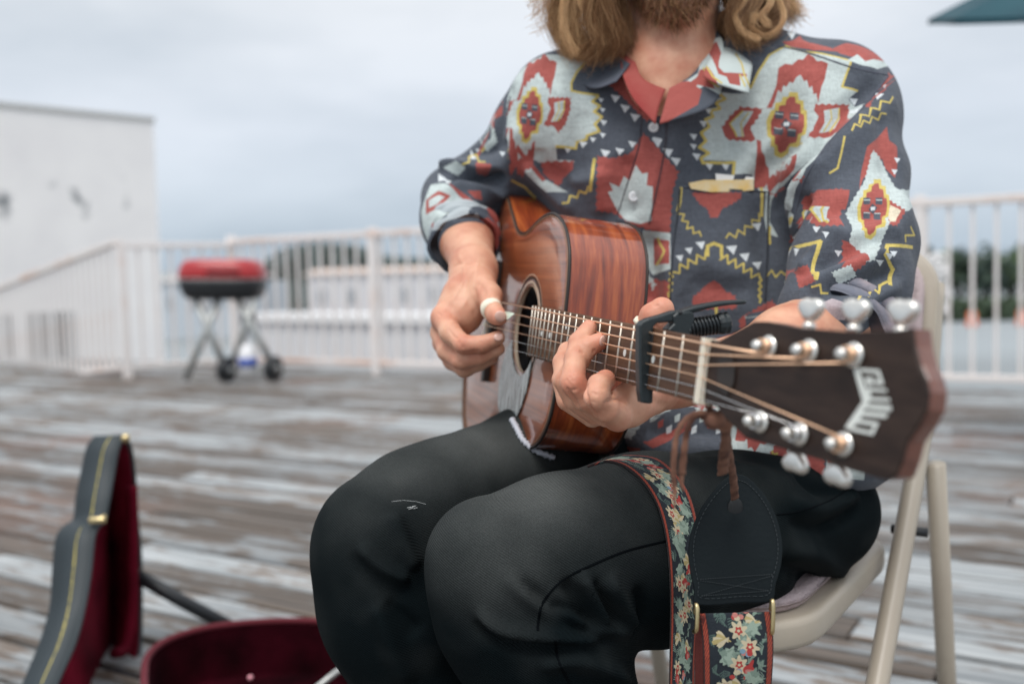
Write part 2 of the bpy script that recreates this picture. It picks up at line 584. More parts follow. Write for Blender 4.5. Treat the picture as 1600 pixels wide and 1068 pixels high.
def deck_material():
    m = mat("weathered_boards", (0.1, 0.08, 0.07), 0.5)
    t, b = nodes(m)
    N = t.nodes.new
    tcn = N('ShaderNodeTexCoord'); oi = N('ShaderNodeObjectInfo')
    off = N('ShaderNodeVectorMath'); off.operation = 'MULTIPLY_ADD'
    cmb = N('ShaderNodeCombineXYZ')
    t.links.new(oi.outputs['Random'], cmb.inputs[0]); t.links.new(oi.outputs['Random'], cmb.inputs[1])
    off.inputs[1].default_value = (37, 91, 0)
    t.links.new(cmb.outputs[0], off.inputs[0]); t.links.new(tcn.outputs['Object'], off.inputs[2])
    mp1 = N('ShaderNodeMapping'); mp1.inputs['Scale'].default_value = (2.8, 14, 14)
    t.links.new(off.outputs[0], mp1.inputs[0])
    n1 = N('ShaderNodeTexNoise'); n1.inputs['Scale'].default_value = 1.7; n1.inputs['Detail'].default_value = 7; n1.inputs['Roughness'].default_value = 0.62
    t.links.new(mp1.outputs[0], n1.inputs['Vector'])
    # broad patches where the paint is worn through, in deck space
    geo = N('ShaderNodeNewGeometry')
    n0 = N('ShaderNodeTexNoise'); n0.inputs['Scale'].default_value = 1.3; n0.inputs['Detail'].default_value = 4
    t.links.new(geo.outputs['Position'], n0.inputs['Vector'])
    ad = N('ShaderNodeMath'); ad.operation = 'MULTIPLY_ADD'; ad.inputs[1].default_value = 0.55
    t.links.new(n0.outputs['Fac'], ad.inputs[0]); t.links.new(n1.outputs['Fac'], ad.inputs[2])
    ad2 = N('ShaderNodeMath'); ad2.operation = 'MULTIPLY_ADD'; ad2.inputs[1].default_value = 0.16
    t.links.new(oi.outputs['Random'], ad2.inputs[0]); t.links.new(ad.outputs[0], ad2.inputs[2])
    # wood
    mp2 = N('ShaderNodeMapping'); mp2.inputs['Scale'].default_value = (1.2, 40, 40)
    t.links.new(off.outputs[0], mp2.inputs[0])
    n2 = N('ShaderNodeTexNoise'); n2.inputs['Scale'].default_value = 1.5; n2.inputs['Detail'].default_value = 5
    t.links.new(mp2.outputs[0], n2.inputs['Vector'])
    wr = N('ShaderNodeValToRGB')
    wr.color_ramp.elements[0].position = 0.3; wr.color_ramp.elements[0].color = (0.040, 0.030, 0.023, 1)
    wr.color_ramp.elements[1].position = 0.7; wr.color_ramp.elements[1].color = (0.21, 0.162, 0.126, 1)
    t.links.new(n2.outputs['Fac'], wr.inputs[0])
    n3 = N('ShaderNodeTexNoise'); n3.inputs['Scale'].default_value = 0.7; n3.inputs['Detail'].default_value = 2
    t.links.new(geo.outputs['Position'], n3.inputs['Vector'])
    pk = N('ShaderNodeMixRGB'); pk.inputs[2].default_value = (0.30, 0.15, 0.11, 1)
    pr = N('ShaderNodeValToRGB'); pr.color_ramp.elements[0].position = 0.55; pr.color_ramp.elements[1].position = 0.72
    t.links.new(n3.outputs['Fac'], pr.inputs[0]); 
    pm = N('ShaderNodeMath'); pm.operation = 'MULTIPLY'; pm.inputs[1].default_value = 0.5
    t.links.new(pr.outputs[0], pm.inputs[0])
    t.links.new(pm.outputs[0], pk.inputs[0]); t.links.new(wr.outputs[0], pk.inputs[1])
    pa = N('ShaderNodeValToRGB')          # flaked blue-grey paint
    pa.color_ramp.elements[0].position = 0.3; pa.color_ramp.elements[0].color = (0.13, 0.145, 0.155, 1)
    pa.color_ramp.elements[1].position = 0.7; pa.color_ramp.elements[1].color = (0.40, 0.415, 0.42, 1)
    t.links.new(n2.outputs['Fac'], pa.inputs[0])
    mr = N('ShaderNodeValToRGB'); mr.color_ramp.elements[0].position = 0.81; mr.color_ramp.elements[1].position = 0.89
    t.links.new(ad2.outputs[0], mr.inputs[0])
    mx = N('ShaderNodeMixRGB')
    t.links.new(mr.outputs[0], mx.inputs[0]); t.links.new(pk.outputs[0], mx.inputs[1]); t.links.new(pa.outputs[0], mx.inputs[2])
    vr = N('ShaderNodeMapRange'); vr.inputs['To Min'].default_value = 0.62; vr.inputs['To Max'].default_value = 1.22
    t.links.new(oi.outputs['Random'], vr.inputs['Value'])
    vm = N('ShaderNodeVectorMath'); vm.operation = 'SCALE'
    t.links.new(mx.outputs[0], vm.inputs[0]); t.links.new(vr.outputs[0], vm.inputs['Scale'])
    t.links.new(vm.outputs[0], b.inputs['Base Color'])
    rr = N('ShaderNodeMapRange'); rr.inputs['To Min'].default_value = 0.42; rr.inputs['To Max'].default_value = 0.75
    t.links.new(n1.outputs['Fac'], rr.inputs['Value']); t.links.new(rr.outputs[0], b.inputs['Roughness'])
    bp = N('ShaderNodeBump'); bp.inputs['Strength'].default_value = 0.8; bp.inputs['Distance'].default_value = 0.004
    t.links.new(n2.outputs['Fac'], bp.inputs['Height']); t.links.new(bp.outputs[0], b.inputs['Normal'])
    return m

M_DECK = deck_material()
M_DARK = mat("shadowed_joists", (0.05, 0.04, 0.035), 0.9)
M_WHITE = mat("chalky_white_paint", (0.80, 0.76, 0.74), 0.45, var=(0.74, 0.62, 0.56), vscale=3.5, vpos=(0.5, 0.75))
M_RUST = mat("white_paint_with_rust", (0.78, 0.72, 0.69), 0.5, var=(0.62, 0.36, 0.24), vscale=2.2, vpos=(0.50, 0.72))

deck = thing('deck', None, None, kind='structure')
mbj = MB()
mbj.box(DQ(4.0, 2.9, -0.075), DV * 9.0, NV * 4.12, Vector((0, 0, 0.03)))
o = mbj.build('deck_underlay', M_DARK, deck)
o['kind'] = 'structure'
BW = 0.145
lens = [2.4, 3.0, 3.6, 4.2]
bmesh_by_len = {}
for ln in lens:
    b_ = MB().box((0, 0, 0), Vector((ln / 2 - 0.003, 0, 0)), Vector((0, BW / 2 - 0.0090, 0)), Vector((0, 0, 0.019)), 0.004)
    me = bpy.data.meshes.new('board'); me.from_pydata([tuple(v) for v in b_.v], [], b_.f); me.update(); me.materials.append(M_DECK)
    bmesh_by_len[ln] = me
rng = random.Random(5)
ang = math.atan2(DV.y, DV.x)
q = -1.1
while q < 6.98:
    s_ = (-2.6 if q < 4.5 else -1.0) - rng.random() * 2.0
    s_end = 4.5 if q < 0.8 else (8.0 if q < 3 else 10.5)
    while s_ < s_end:
        ln = rng.choice(lens)
        bo = bpy.data.objects.new('board', bmesh_by_len[ln]); COL.objects.link(bo)
        bo.parent = deck
        bo.location = DQ(s_ + ln / 2, q, -0.019 + rng.uniform(-0.0025, 0.0015))
        bo.rotation_euler = (rng.uniform(-0.006, 0.006), 0, ang + rng.uniform(-0.0006, 0.0006))
        s_ += ln
    q += BW

# ground far below and beyond, water, land
M_GROUND = mat("street_ground", (0.20, 0.22, 0.23), 0.8, var=(0.30, 0.33, 0.35), vscale=0.05)
g = MB().add([(-900, -60, -2.8), (900, -60, -2.8), (900, 1800, -2.8), (-900, 1800, -2.8)], [(0, 1, 2, 3)]).build('ground', M_GROUND)
tag(g, kind='structure')

# rolling hill on the left horizon
def hill(name, prof, y0, depth, m, zb=-3):
    """ridge profile [(photo x, photo y)] at a distance, a rounded slope behind it"""
    v = []; f = []
    pr = catmull([Vector((a, b, 0)) for a, b in prof], 6)
    rows = 9
    for (px, py, _) in pr:
        top = P(px, py, y0)
        hz = top.z - zb
        dr = Vector((top.x, top.y, 0)).normalized()
        for r_ in range(rows):
            u = r_ / (rows - 1) * 2 - 1
            z = zb + hz * (math.cos(u * math.pi / 2) ** 0.8)
            v.append(Vector((top.x, top.y, 0)) + dr * (u * depth) + Vector((0, 0, z)))
    n = len(pr)
    for i in range(n - 1):
        for r_ in range(rows - 1):
            f.append((i * rows + r_, (i + 1) * rows + r_, (i + 1) * rows + r_ + 1, i * rows + r_ + 1))
    o = wobj(name, v, f, m, None, True)
    tag(o, kind='structure')
    return o
M_HILL = mat("wooded_hill", (0.018, 0.035, 0.036), 0.95, var=(0.040, 0.060, 0.055), vscale=0.12)
M_LAND = mat("far_bank", (0.22, 0.25, 0.27), 0.95, var=(0.30, 0.31, 0.31), vscale=0.03)
hill('hill', [(360, 452), (395, 425), (425, 398), (455, 384), (500, 378), (560, 384), (600, 398), (650, 402), (700, 404), (760, 410), (850, 420)], 150, 30, M_HILL)
hill('hill', [(-400, 440), (-100, 436), (150, 434), (262, 425), (330, 428), (420, 430), (700, 430), (1000, 420), (1300, 408), (1700, 392), (2100, 380)], 420, 60, M_LAND)

# trees: trunk and a crown of many leaf clumps
def leaf_mat(name, c1, c2):
    return mat(name, c1, 0.8, var=c2, vscale=1.5)
M_LEAF = leaf_mat("dark_foliage", (0.012, 0.030, 0.026), (0.035, 0.06, 0.040))
M_LEAF2 = leaf_mat("green_foliage", (0.05, 0.09, 0.035), (0.09, 0.14, 0.05))
M_BARK = mat("bark", (0.07, 0.055, 0.045), 0.9)
def tree(px, py_top, dist, zb, w, m, label, seed, group):
    r_ = random.Random(seed)
    top = P(px, py_top, dist)
    base = Vector((top.x, top.y, zb))
    H = top.z - zb
    t = thing('tree', label, 'tree', base, group)
    tr = MB()
    tr.tube([base, base + Vector((0.1 * w, 0, H * 0.35)), base + Vector((0, 0, H * 0.8))], [0.05 * w + 0.1, 0.04 * w + 0.06, 0.03], 7)
    for k in range(4):
        a = r_.random() * 6.28
        tr.tube([base + Vector((0, 0, H * (0.35 + 0.1 * k))), base + Vector((math.cos(a) * w * 0.3, math.sin(a) * w * 0.3, H * (0.55 + 0.1 * k)))], [0.09, 0.03], 5)
    tr.build('trunk', M_BARK, t)
    cr = MB()
    N_ = 520
    lobes = [(Vector((r_.uniform(-.3, .3) * w, r_.uniform(-.3, .3) * w, H * r_.uniform(0.42, 0.85))), r_.uniform(0.16, 0.3) * w) for _ in range(9)]
    for k in range(N_):
        c, R = r_.choice(lobes)
        d = Vector((r_.gauss(0, 1), r_.gauss(0, 1), r_.gauss(0, 1))).normalized()
        p = base + c + d * R * r_.random() ** 0.4
        if p.z > top.z: p.z = top.z - r_.random() * 0.2 * H
        s = w * r_.uniform(0.03, 0.065)
        a = Vector((r_.gauss(0, 1), r_.gauss(0, 1), r_.gauss(0, 1))).normalized(); b = a.orthogonal().normalized() * s; a = a * s
        cr.add([p - a - b, p + a - b * 0.4, p + a * 0.6 + b, p - a * 0.5 + b], [(0, 1, 2, 3)])
    cr.build('crown', m, t)
    return t
hx = [(418, 402), (436, 392), (458, 380), (482, 374), (508, 372), (534, 376), (560, 380), (590, 392), (622, 398), (655, 400), (690, 402)]
where = ['leftmost of the row, at the foot of the hill slope', 'second from the left on the rising slope', 'just left of the hill top', 'on the hill top, left of its two highest trees', 'on the hill top, highest of the row', 'just right of the hill top', 'on the right shoulder of the hill, right of the top', 'left of the railing post', 'behind the gap just right of the white railing post', 'second to the right of the white railing post', 'nearest to the strumming forearm']
for i, (a, b) in enumerate(hx):
    tree(a, b, 112 + (i % 3) * 3, -2.8, 2.6, M_LEAF, 'far tree, ' + where[i], 100 + i, 'trees on the far hill')
rx = [(1408, 384, 'half hidden by the sleeve, at the left end'), (1448, 380, 'behind the white ornament on the right'), (1490, 386, 'right of the white ornament'), (1532, 378, 'in the middle gap of the right railing'), (1572, 384, 'left of the orange light on the right'), (1612, 380, 'at the right edge of the picture'), (1665, 384, 'just outside the right edge')]
for i, (a, b, c) in enumerate(rx[:6]):
    tree(a, b, 66 + (i % 3) * 1.5, -2.8, 4.2, M_LEAF if i % 2 else M_LEAF2, 'dark green tree beyond the right railing, ' + c, 200 + i, 'trees beyond the right railing')

# low roadside hedge bank and road on the right
M_HEDGE = mat("hedge", (0.035, 0.06, 0.04), 0.9, var=(0.07, 0.10, 0.05), vscale=3)
hb = MB()
A_, B_ = P(1380, 470, 62), P(1800, 470, 62)
r_ = random.Random(3)
for k in range(1500):
    p = A_.lerp(B_, r_.random()); p.z = r_.uniform(-2.8, P(1500, 470, 62).z); p += Vector((0, r_.uniform(-.8, .8), 0))
    a = Vector((r_.gauss(0, 1), r_.gauss(0, 1), r_.gauss(0, 1))).normalized() * 0.2; b = a.orthogonal()
    hb.add([p - a - b, p + a - b, p + a + b, p - a + b], [(0, 1, 2, 3)])
tag(hb.build('hedge', M_HEDGE), 'long dark hedge at the foot of the trees beyond the right railing', 'hedge')

# ------------------------------------------------------------------ railing
def rail_thing(label, p0, p1, post_at, hgt, spacing, mtop, zslope0=0.0, zslope1=0.0, post_r=0.032, pk=0.0105):
    """p0,p1: floor points (z carried for stairs)"""
    p0 = Vector(p0); p1 = Vector(p1)
    d = p1 - p0; ln = d.length; dn = d.normalized(); hor = Vector((d.x, d.y, 0)).normalized()
    sidev = Vector((-hor.y, hor.x, 0))
    t = thing('railing', label, 'railing', p0)
    Z = Vector((0, 0, 1))
    MB().box((p0 + p1) / 2 + Z * (hgt - 0.025), dn * ln / 2, sidev * 0.035, dn.cross(sidev) * 0.024, 0.006).build('top_rail', mtop, t)
    MB().box((p0 + p1) / 2 + Z * 0.10, dn * ln / 2, sidev * 0.022, dn.cross(sidev) * 0.02, 0.004).build('bottom_rail', mtop, t)
    n = int(ln / spacing)
    pm = MB().box((0, 0, 0), (pk, 0, 0), (0, pk, 0), (0, 0, (hgt - 0.17) / 2))
    me = bpy.data.meshes.new('picket'); me.from_pydata([tuple(v) for v in pm.v], [], pm.f); me.update(); me.materials.append(M_WHITE)
    for i in range(1, n):
        o = bpy.data.objects.new('picket', me); COL.objects.link(o); o.parent = t
        o.location = p0 + dn * (ln * i / n) + Z * (0.12 + (hgt - 0.17) / 2) - p0
        o.rotation_euler = (0, 0, math.atan2(hor.y, hor.x))
    for u in post_at:
        c = p0 + dn * (ln * u)
        MB().box(c + Z * (hgt / 2 + 0.01), hor * post_r, sidev * post_r, Z * (hgt / 2 + 0.015), 0.005).build('post', M_WHITE, t)
    return t
rA = PZ(370, 578, 0); 
rB = PZ(1640, 620, 0)
hor = Vector((rB.x - rA.x, rB.y - rA.y, 0))
def along(px):
    # fraction along rA..rB where the photo column px falls
    best = min(range(2001), key=lambda k: abs(proj(rA.lerp(rB, k / 2000))[0] - px))
    return best / 2000
rB = rB + (rB - rA).normalized() * 2.6
rail_thing('long white metal railing behind the man, rusty top rail and thin pickets', rA, rB, [0.0, along(590), along(1437), along(2250), 1.0], 1.20, 0.13, M_RUST)
rC = PZ(200, 591, 0)
rail_thing('short white railing section between the red grill and the white building', rC, rA, [0.0], 1.17, 0.12, M_WHITE)
# stair railing going down to the left
rD = P(-60, 612, 9.6)
rD = Vector((rD.x, rD.y, rD.z))
rS = rC + Vector((-0.05, 0.02, 0.0))
rail_thing('sloping white stair railing going down at the far left', rS, P(-90, 626, 13.2), [1.0], 1.20, 0.15, M_RUST)

# white building on the left
M_WALL = mat("stained_white_wall", (0.93, 0.90, 0.88), 0.9, var=(0.86, 0.83, 0.82), vscale=1.2, vpos=(0.4, 0.7), bump=0.3, bscale=30)
t, b = nodes(M_WALL)
geo = t.nodes.new('ShaderNodeNewGeometry'); nn = t.nodes.new('ShaderNodeTexNoise'); nn.inputs['Scale'].default_value = 2.0; nn.inputs['Detail'].default_value = 6
sp_ = t.nodes.new('ShaderNodeSeparateXYZ'); cr_ = t.nodes.new('ShaderNodeValToRGB'); mm_ = t.nodes.new('ShaderNodeMath'); mm_.operation = 'MULTIPLY'
zr = t.nodes.new('ShaderNodeValToRGB')
for p_, v_ in ((0.0, 0), (0.40, 0), (0.47, 1), (0.53, 1), (0.6, 0)):
    if p_ == 0.0: zr.color_ramp.elements[0].position = 0; zr.color_ramp.elements[0].color = (0, 0, 0, 1)
    elif p_ == 0.6: zr.color_ramp.elements[-1].position = .6; zr.color_ramp.elements[-1].color = (0, 0, 0, 1)
    else:
        e = zr.color_ramp.elements.new(p_); e.color = (v_, v_, v_, 1)
zm = t.nodes.new('ShaderNodeMath'); zm.operation = 'MULTIPLY'; zm.inputs[1].default_value = 1 / 4.4
t.links.new(geo.outputs['Position'], nn.inputs['Vector']); t.links.new(geo.outputs['Position'], sp_.inputs[0])
t.links.new(sp_.outputs['Z'], zm.inputs[0]); t.links.new(zm.outputs[0], zr.inputs[0])
cr_.color_ramp.elements[0].position = 0.56; cr_.color_ramp.elements[1].position = 0.66
t.links.new(nn.outputs['Fac'], cr_.inputs[0]); t.links.new(cr_.outputs[0], mm_.inputs[0]); t.links.new(zr.outputs[0], mm_.inputs[1])
mxx = t.nodes.new('ShaderNodeMixRGB'); mxx.inputs[2].default_value = (0.22, 0.23, 0.24, 1)
src = b.inputs['Base Color'].links[0].from_socket
t.links.new(mm_.outputs[0], mxx.inputs[0]); t.links.new(src, mxx.inputs[1]); t.links.new(mxx.outputs[0], b.inputs['Base Color'])
# the corner stands behind the rail corner
wc = P(252, 445, 17.0); wc.z = 0
wl = P(-260, 445, 13.6); wl.z = 0
wtop = P(250, 193, 17.0).z
bd = thing('white_building', 'tall plain white building wall with grey mould stains at the left', 'building', wc)
dirw = (wl - wc).normalized()
backd = Vector((-dirw.y, dirw.x, 0))
if backd.y < 0: backd = -backd
ctr = (wc + wl) / 2
MB().box(ctr + backd * 2.5 + Vector((0, 0, (wtop - 2.8) / 2)), (wl - wc) / 2, backd * 2.5, Vector((0, 0, (wtop + 2.8) / 2))).build('wall', M_WALL, bd)
MB().box(ctr + backd * 2.5 + Vector((0, 0, wtop + 0.042)), dirw * ((wl - wc).length / 2 + 0.03), backd * 2.53, Vector((0, 0, 0.04)), 0.01).build('coping', mat("coping", (0.5, 0.49, 0.47), 0.8), bd)
M_VENT = mat("dark_louvre", (0.08, 0.085, 0.09), 0.6)
for (x0, x1) in ((-30, 20), (45, 118)):
    a_ = hit(x0, 530, wc, backd); b_ = hit(x1, 530, wc, backd)
    z0, z1 = -0.35, 0.42
    fr = MB()
    cc = (a_ + b_) / 2; cc.z = (z0 + z1) / 2
    hw = (b_ - a_).length / 2
    fo = MB().box(cc - backd * 0.012, dirw * hw, backd * 0.01, Vector((0, 0, (z1 - z0) / 2))).build('vent', M_VENT, bd)
    for k in range(7):
        MB().box(cc - backd * 0.03 + dirw * (hw * (k - 3) / 3.2), dirw * 0.018, backd * 0.012, Vector((0, 0, (z1 - z0) / 2))).build('vent_bar', mat("vent_bar", (0.6, 0.6, 0.6), 0.6) if k == 0 else bpy.data.materials['vent_bar'], fo)

# low white parapet wall outside the railing, and sheds beyond
M_PAR = mat("parapet_white", (0.80, 0.80, 0.82), 0.7, var=(0.72, 0.72, 0.74), vscale=1.5)
off = NV * 1.5
pa = Vector((*P(415, 500, 10.8).xy, 0)); pb = Vector((*P(765, 500, 8.9).xy, 0))
dd = (pb - pa).normalized(); nn_ = Vector((-dd.y, dd.x, 0))
zt = P(560, 488, 10.0).z
par = thing('parapet', 'low white parapet wall with a pale capping just outside the railing', 'wall', pa)
MB().box((pa + pb) / 2 + Vector((0, 0, (zt - 0.1 - 2.8) / 2)), (pb - pa) / 2, nn_ * 0.12, Vector((0, 0, (zt - 0.1 + 2.8) / 2))).build('wall', M_PAR, par)
MB().box((pa + pb) / 2 + Vector((0, 0, zt - 0.05)), (pb - pa) / 2 + dd * 0.03, nn_ * 0.17, Vector((0, 0, 0.05)), 0.01).build('capping', mat("capping_white", (0.85, 0.85, 0.86), 0.6), par)

def shed(x0, x1, ytop, d, roof, wallc, label, yroof=8):
    a = P(x0, 450, d); b_ = P(x1, 450, d)
    zt = P((x0 + x1) / 2, ytop, d).z
    c = (a + b_) / 2; ex = (b_ - a) / 2; ex.z = 0
    ey = Vector((-ex.y, ex.x, 0)).normalized() * 4
    t = thing('low_building', label, 'building', (c.x, c.y, -2.8))
    MB().box(Vector((c.x, c.y, (zt - 2.8) / 2)) + ey, ex, ey, Vector((0, 0, (zt + 2.8) / 2))).build('wall', mat("shed_wall", wallc, 0.9), t)
    rz = yroof / FPX * d
    e1 = ex * 1.03
    q = Vector((c.x, c.y, zt + 0.02)) 
    MB().prism([q - e1 - ey * 0.05, q + e1 - ey * 0.05, q + e1 + ey + Vector((0, 0, rz)), q - e1 + ey + Vector((0, 0, rz))], (0, 0, 0.12)).build('roof', mat("shed_roof", roof, 0.8), t)
    for k in range(5):
        u = -0.8 + 0.4 * k
        w = MB().box(Vector((c.x, c.y, zt - 1.3)) + ex * u - ey.normalized() * 0.03, ex.normalized() * (ex.length * 0.07), ey.normalized() * 0.02, Vector((0, 0, 0.45))).build('window', mat("grey_glass", (0.34, 0.35, 0.37), 0.3), t)
shed(480, 700, 428, 60, (0.62, 0.50, 0.44), (0.62, 0.60, 0.61), 'long pale shed with a tan roof below the wooded hill')
shed(250, 405, 440, 66, (0.50, 0.47, 0.46), (0.48, 0.52, 0.56), 'bluish low shed seen behind the red grill')
shed(690, 850, 424, 64, (0.62, 0.50, 0.44), (0.66, 0.60, 0.58), 'pale shed behind the strumming hand, tan roof')

# white scrolled ornament panel hanging on the railing at the right
on = thing('scroll_ornament', 'round white scrolled metal ornament on the right part of the railing', 'ornament', P(1466, 440, 6.45))
def arc(cx, cy, r, a0, a1, d, n=14):
    return [P(cx + r * math.cos(a0 + (a1 - a0) * i / n), cy + r * math.sin(a0 + (a1 - a0) * i / n), d) for i in range(n + 1)]
M_ORN = mat("white_enamel", (0.8, 0.8, 0.8), 0.4)
for (cx, cy, r) in ((1466, 412, 15), (1466, 443, 17), (1466, 474, 15)):
    m1 = MB(); m1.tube(arc(cx, cy, r, 0, 5.6, 6.45), 0.016, 8); m1.tube(arc(cx, cy, r * 0.45, 0, 6.2, 6.45), 0.016, 8); m1.build('scroll', M_ORN, on, True)
MB().tube([P(1466, 395, 6.45), P(1466, 492, 6.45)], 0.010, 8).build('stem', M_ORN, on, True)
M_ORG = mat("orange_barrel", (0.75, 0.16, 0.05), 0.5)
for (px, py, lb) in ((1597, 498, 'bright orange traffic barrel at the right edge beyond the railing'), (1519, 494, 'small orange traffic barrel between two trees beyond the railing')):
    d = 57
    q = P(px, py, d)
    tb = thing('traffic_barrel', lb, 'barrel', (q.x, q.y, -2.8))
    m1 = MB().lathe((q.x, q.y, -2.8), (0, 0, 1), [(0, 0.34), (0.1, 0.34), (0.12, 0.29), (0.75, 0.24), (0.82, 0.2)], 16)
    m1.build('drum', M_ORG, tb, True)
    MB().lathe((q.x, q.y, -2.45), (0, 0, 1), [(0, 0.285), (0.10, 0.280)], 16).build('white_band', M_WHITE, tb, True)

# teal umbrella at the top right
M_TEAL = mat("teal_canvas", (0.005, 0.045, 0.065), 0.85, var=(0.008, 0.06, 0.08), vscale=6, bump=0.2, bscale=400)
um = thing('patio_umbrella', 'dark teal patio umbrella reaching in at the top right corner', 'umbrella', Vector((*P(1850, 500, 3.6).xy, 0)))
apex = P(1850, -190, 3.6); cx_ = apex.xy
rim = []
R_ = 0.885; n_ = 8
zr_ = P(1466, 36, 3.5).z
for k in range(n_):
    a = 2 * math.pi * k / n_ + math.pi + 0.12
    q_ = Vector((cx_[0] + R_ * math.cos(a), cx_[1] + R_ * math.sin(a), 0)); q_.z = 0.8 + (zr_ - 0.8) * q_.y / 3.5 - 0.004
    rim.append(q_)
for k in range(n_):
    a, b_ = rim[k], rim[(k + 1) % n_]
    rows = []
    m1 = MB()
    A = []; B = []
    for i in range(7):
        u = i / 6
        sag = -0.05 * math.sin(u * math.pi)
        A.append(apex.lerp(a, u) + Vector((0, 0, sag * 0.3))); B.append(apex.lerp(b_, u) + Vector((0, 0, sag * 0.3)))
    Mi = [(p + q_) / 2 + Vector((0, 0, -0.03 * math.sin(i / 6 * 3.14))) for i, (p, q_) in enumerate(zip(A, B))]
    m1.strip(A, Mi, 0.002); m1.strip(Mi, B, 0.002)
    vb = [a + Vector((0, 0, -0.002)), (a + b_) / 2 + Vector((0, 0, 0.0)), b_ + Vector((0, 0, -0.002))]
    va = [p + Vector((0, 0, -0.018)) for p in vb]
    m1.strip(vb, va, 0.002)
    m1.build('canopy_panel', M_TEAL, um)
    MB().tube([apex + Vector((0, 0, -0.03)), a + Vector((0, 0, -0.012))], 0.006, 6).build('rib', M_DARK, um)
MB().tube([Vector((cx_[0], cx_[1], 0)), apex], 0.02, 12).build('pole', mat("umbrella_pole", (0.3, 0.25, 0.2), 0.4), um, True)
MB().lathe((cx_[0], cx_[1], 0), (0, 0, 1), [(0, 0.25), (0.06, 0.24), (0.09, 0.05), (0.3, 0.03)], 20).build('base', M_DARK, um, True)

# ------------------------------------------------------------------ grill
GD = 8.1
gr = thing('portable_grill', 'portable barbecue grill with red lid on folding legs by the railing', 'grill', PZ(350, 592, 0))
M_RED = mat("red_enamel", (0.36, 0.008, 0.012), 0.35, coat=0.3)
M_BLK = mat("black_enamel", (0.012, 0.014, 0.017), 0.4)
M_ALU = mat("grey_leg_metal", (0.42, 0.43, 0.42), 0.4, metal=0.5)
pxm = GD / FPX
gx = RT.copy(); gz = Vector((0, 0, 1)); gy = Vector((0, 1, 0))
c0 = P(349, 436, GD)
def rounded(cen, hw, hd, z0, z1, power, taper0, taper1, n=32):
    """stack of superellipse rings"""
    m = MB(); k = len(m.v)
    lv = 9
    for i in range(lv):
        u = i / (lv - 1)
        sc = taper0 + (taper1 - taper0) * u if False else None
        z = z0 + (z1 - z0) * math.sin(u * math.pi / 2) if power > 0 else z0 + (z1 - z0) * u
        s = (math.cos(u * math.pi / 2) ** 0.55) * (1 - taper1) + taper1
        for j in range(n):
            th = 2 * math.pi * j / n
            c_, s_ = math.cos(th), math.sin(th)
            x = hw * s * math.copysign(abs(c_) ** 0.6, c_); y = hd * s * math.copysign(abs(s_) ** 0.6, s_)
            m.v.append(cen + gx * x + gy * y + gz * z)
    for i in range(lv - 1):
        for j in range(n):
            m.f.append((k + i * n + j, k + i * n + (j + 1) % n, k + (i + 1) * n + (j + 1) % n, k + (i + 1) * n + j))
    m.f.append(tuple(k + j for j in reversed(range(n)))); m.f.append(tuple(k + (lv - 1) * n + j for j in range(n)))
    return m
rounded(c0, 66 * pxm, 0.24, 0.003, 31 * pxm, 1, 1, 0.55).build('lid', M_RED, gr, True)
rounded(c0, 65 * pxm, 0.235, -0.003, -32 * pxm, 1, 1, 0.6).build('bowl', M_BLK, gr, True)
MB().tube([P(325, 428, GD - .27), P(325, 425, GD - .31), P(372, 425, GD - .31), P(372, 428, GD - .27)], 0.012, 8).build('lid_handle', M_BLK, gr, True)
def gleg(a, b):
    MB().tube([P(a[0], a[1], GD - 0.12), P((a[0] + b[0]) / 2, (a[1] + b[1]) / 2, GD - 0.14), P(b[0], b[1], GD - 0.10)], 0.029, 10).build('leg', M_ALU, gr, True)
gleg((342, 468), (290, 592)); gleg((306, 468), (350, 570)); gleg((398, 468), (366, 560)); gleg((372, 468), (424, 566))
for (x, y) in ((354, 577), (427, 575)):
    w = MB().lathe(P(x, y, GD - 0.12), gx + gy * -0.35, [(-0.04, 0.055), (-0.04, 0.085), (-0.03, 0.1), (0.03, 0.1), (0.04, 0.085), (0.04, 0.055)], 24).build('wheel', M_BLK, gr, True)
    MB().lathe(P(x, y, GD - 0.12), gx + gy * -0.35, [(-0.045, 0.03), (0.045, 0.03)], 12).build('hub', M_ALU, w, True)
MB().tube([P(354, 577, GD - .12), P(427, 575, GD - .12)], 0.01, 8).build('axle', M_ALU, gr, True)
MB().box(P(388, 500, GD - 0.1), gx * 0.05, gy * 0.05, gz * 0.05, 0.01).build('leg_joint', M_BLK, gr)
pt = thing('propane_bottle', 'small white propane bottle with blue label under the grill', 'gas bottle', P(388, 582, GD - 0.08))
pb_ = P(388, 582, GD - 0.08)
MB().lathe(pb_, gz, [(0, 0.06), (0.012, 0.075), (0.16, 0.075), (0.21, 0.055), (0.235, 0.025), (0.34, 0.022)], 20).build('bottle', mat("white_tank", (0.8, 0.8, 0.82), 0.35), pt, True)
MB().lathe(pb_ + gz * 0.05, gz, [(0, 0.0765), (0.07, 0.0765)], 20).build('label_band', mat("blue_label", (0.05, 0.10, 0.40), 0.5), pt, True)
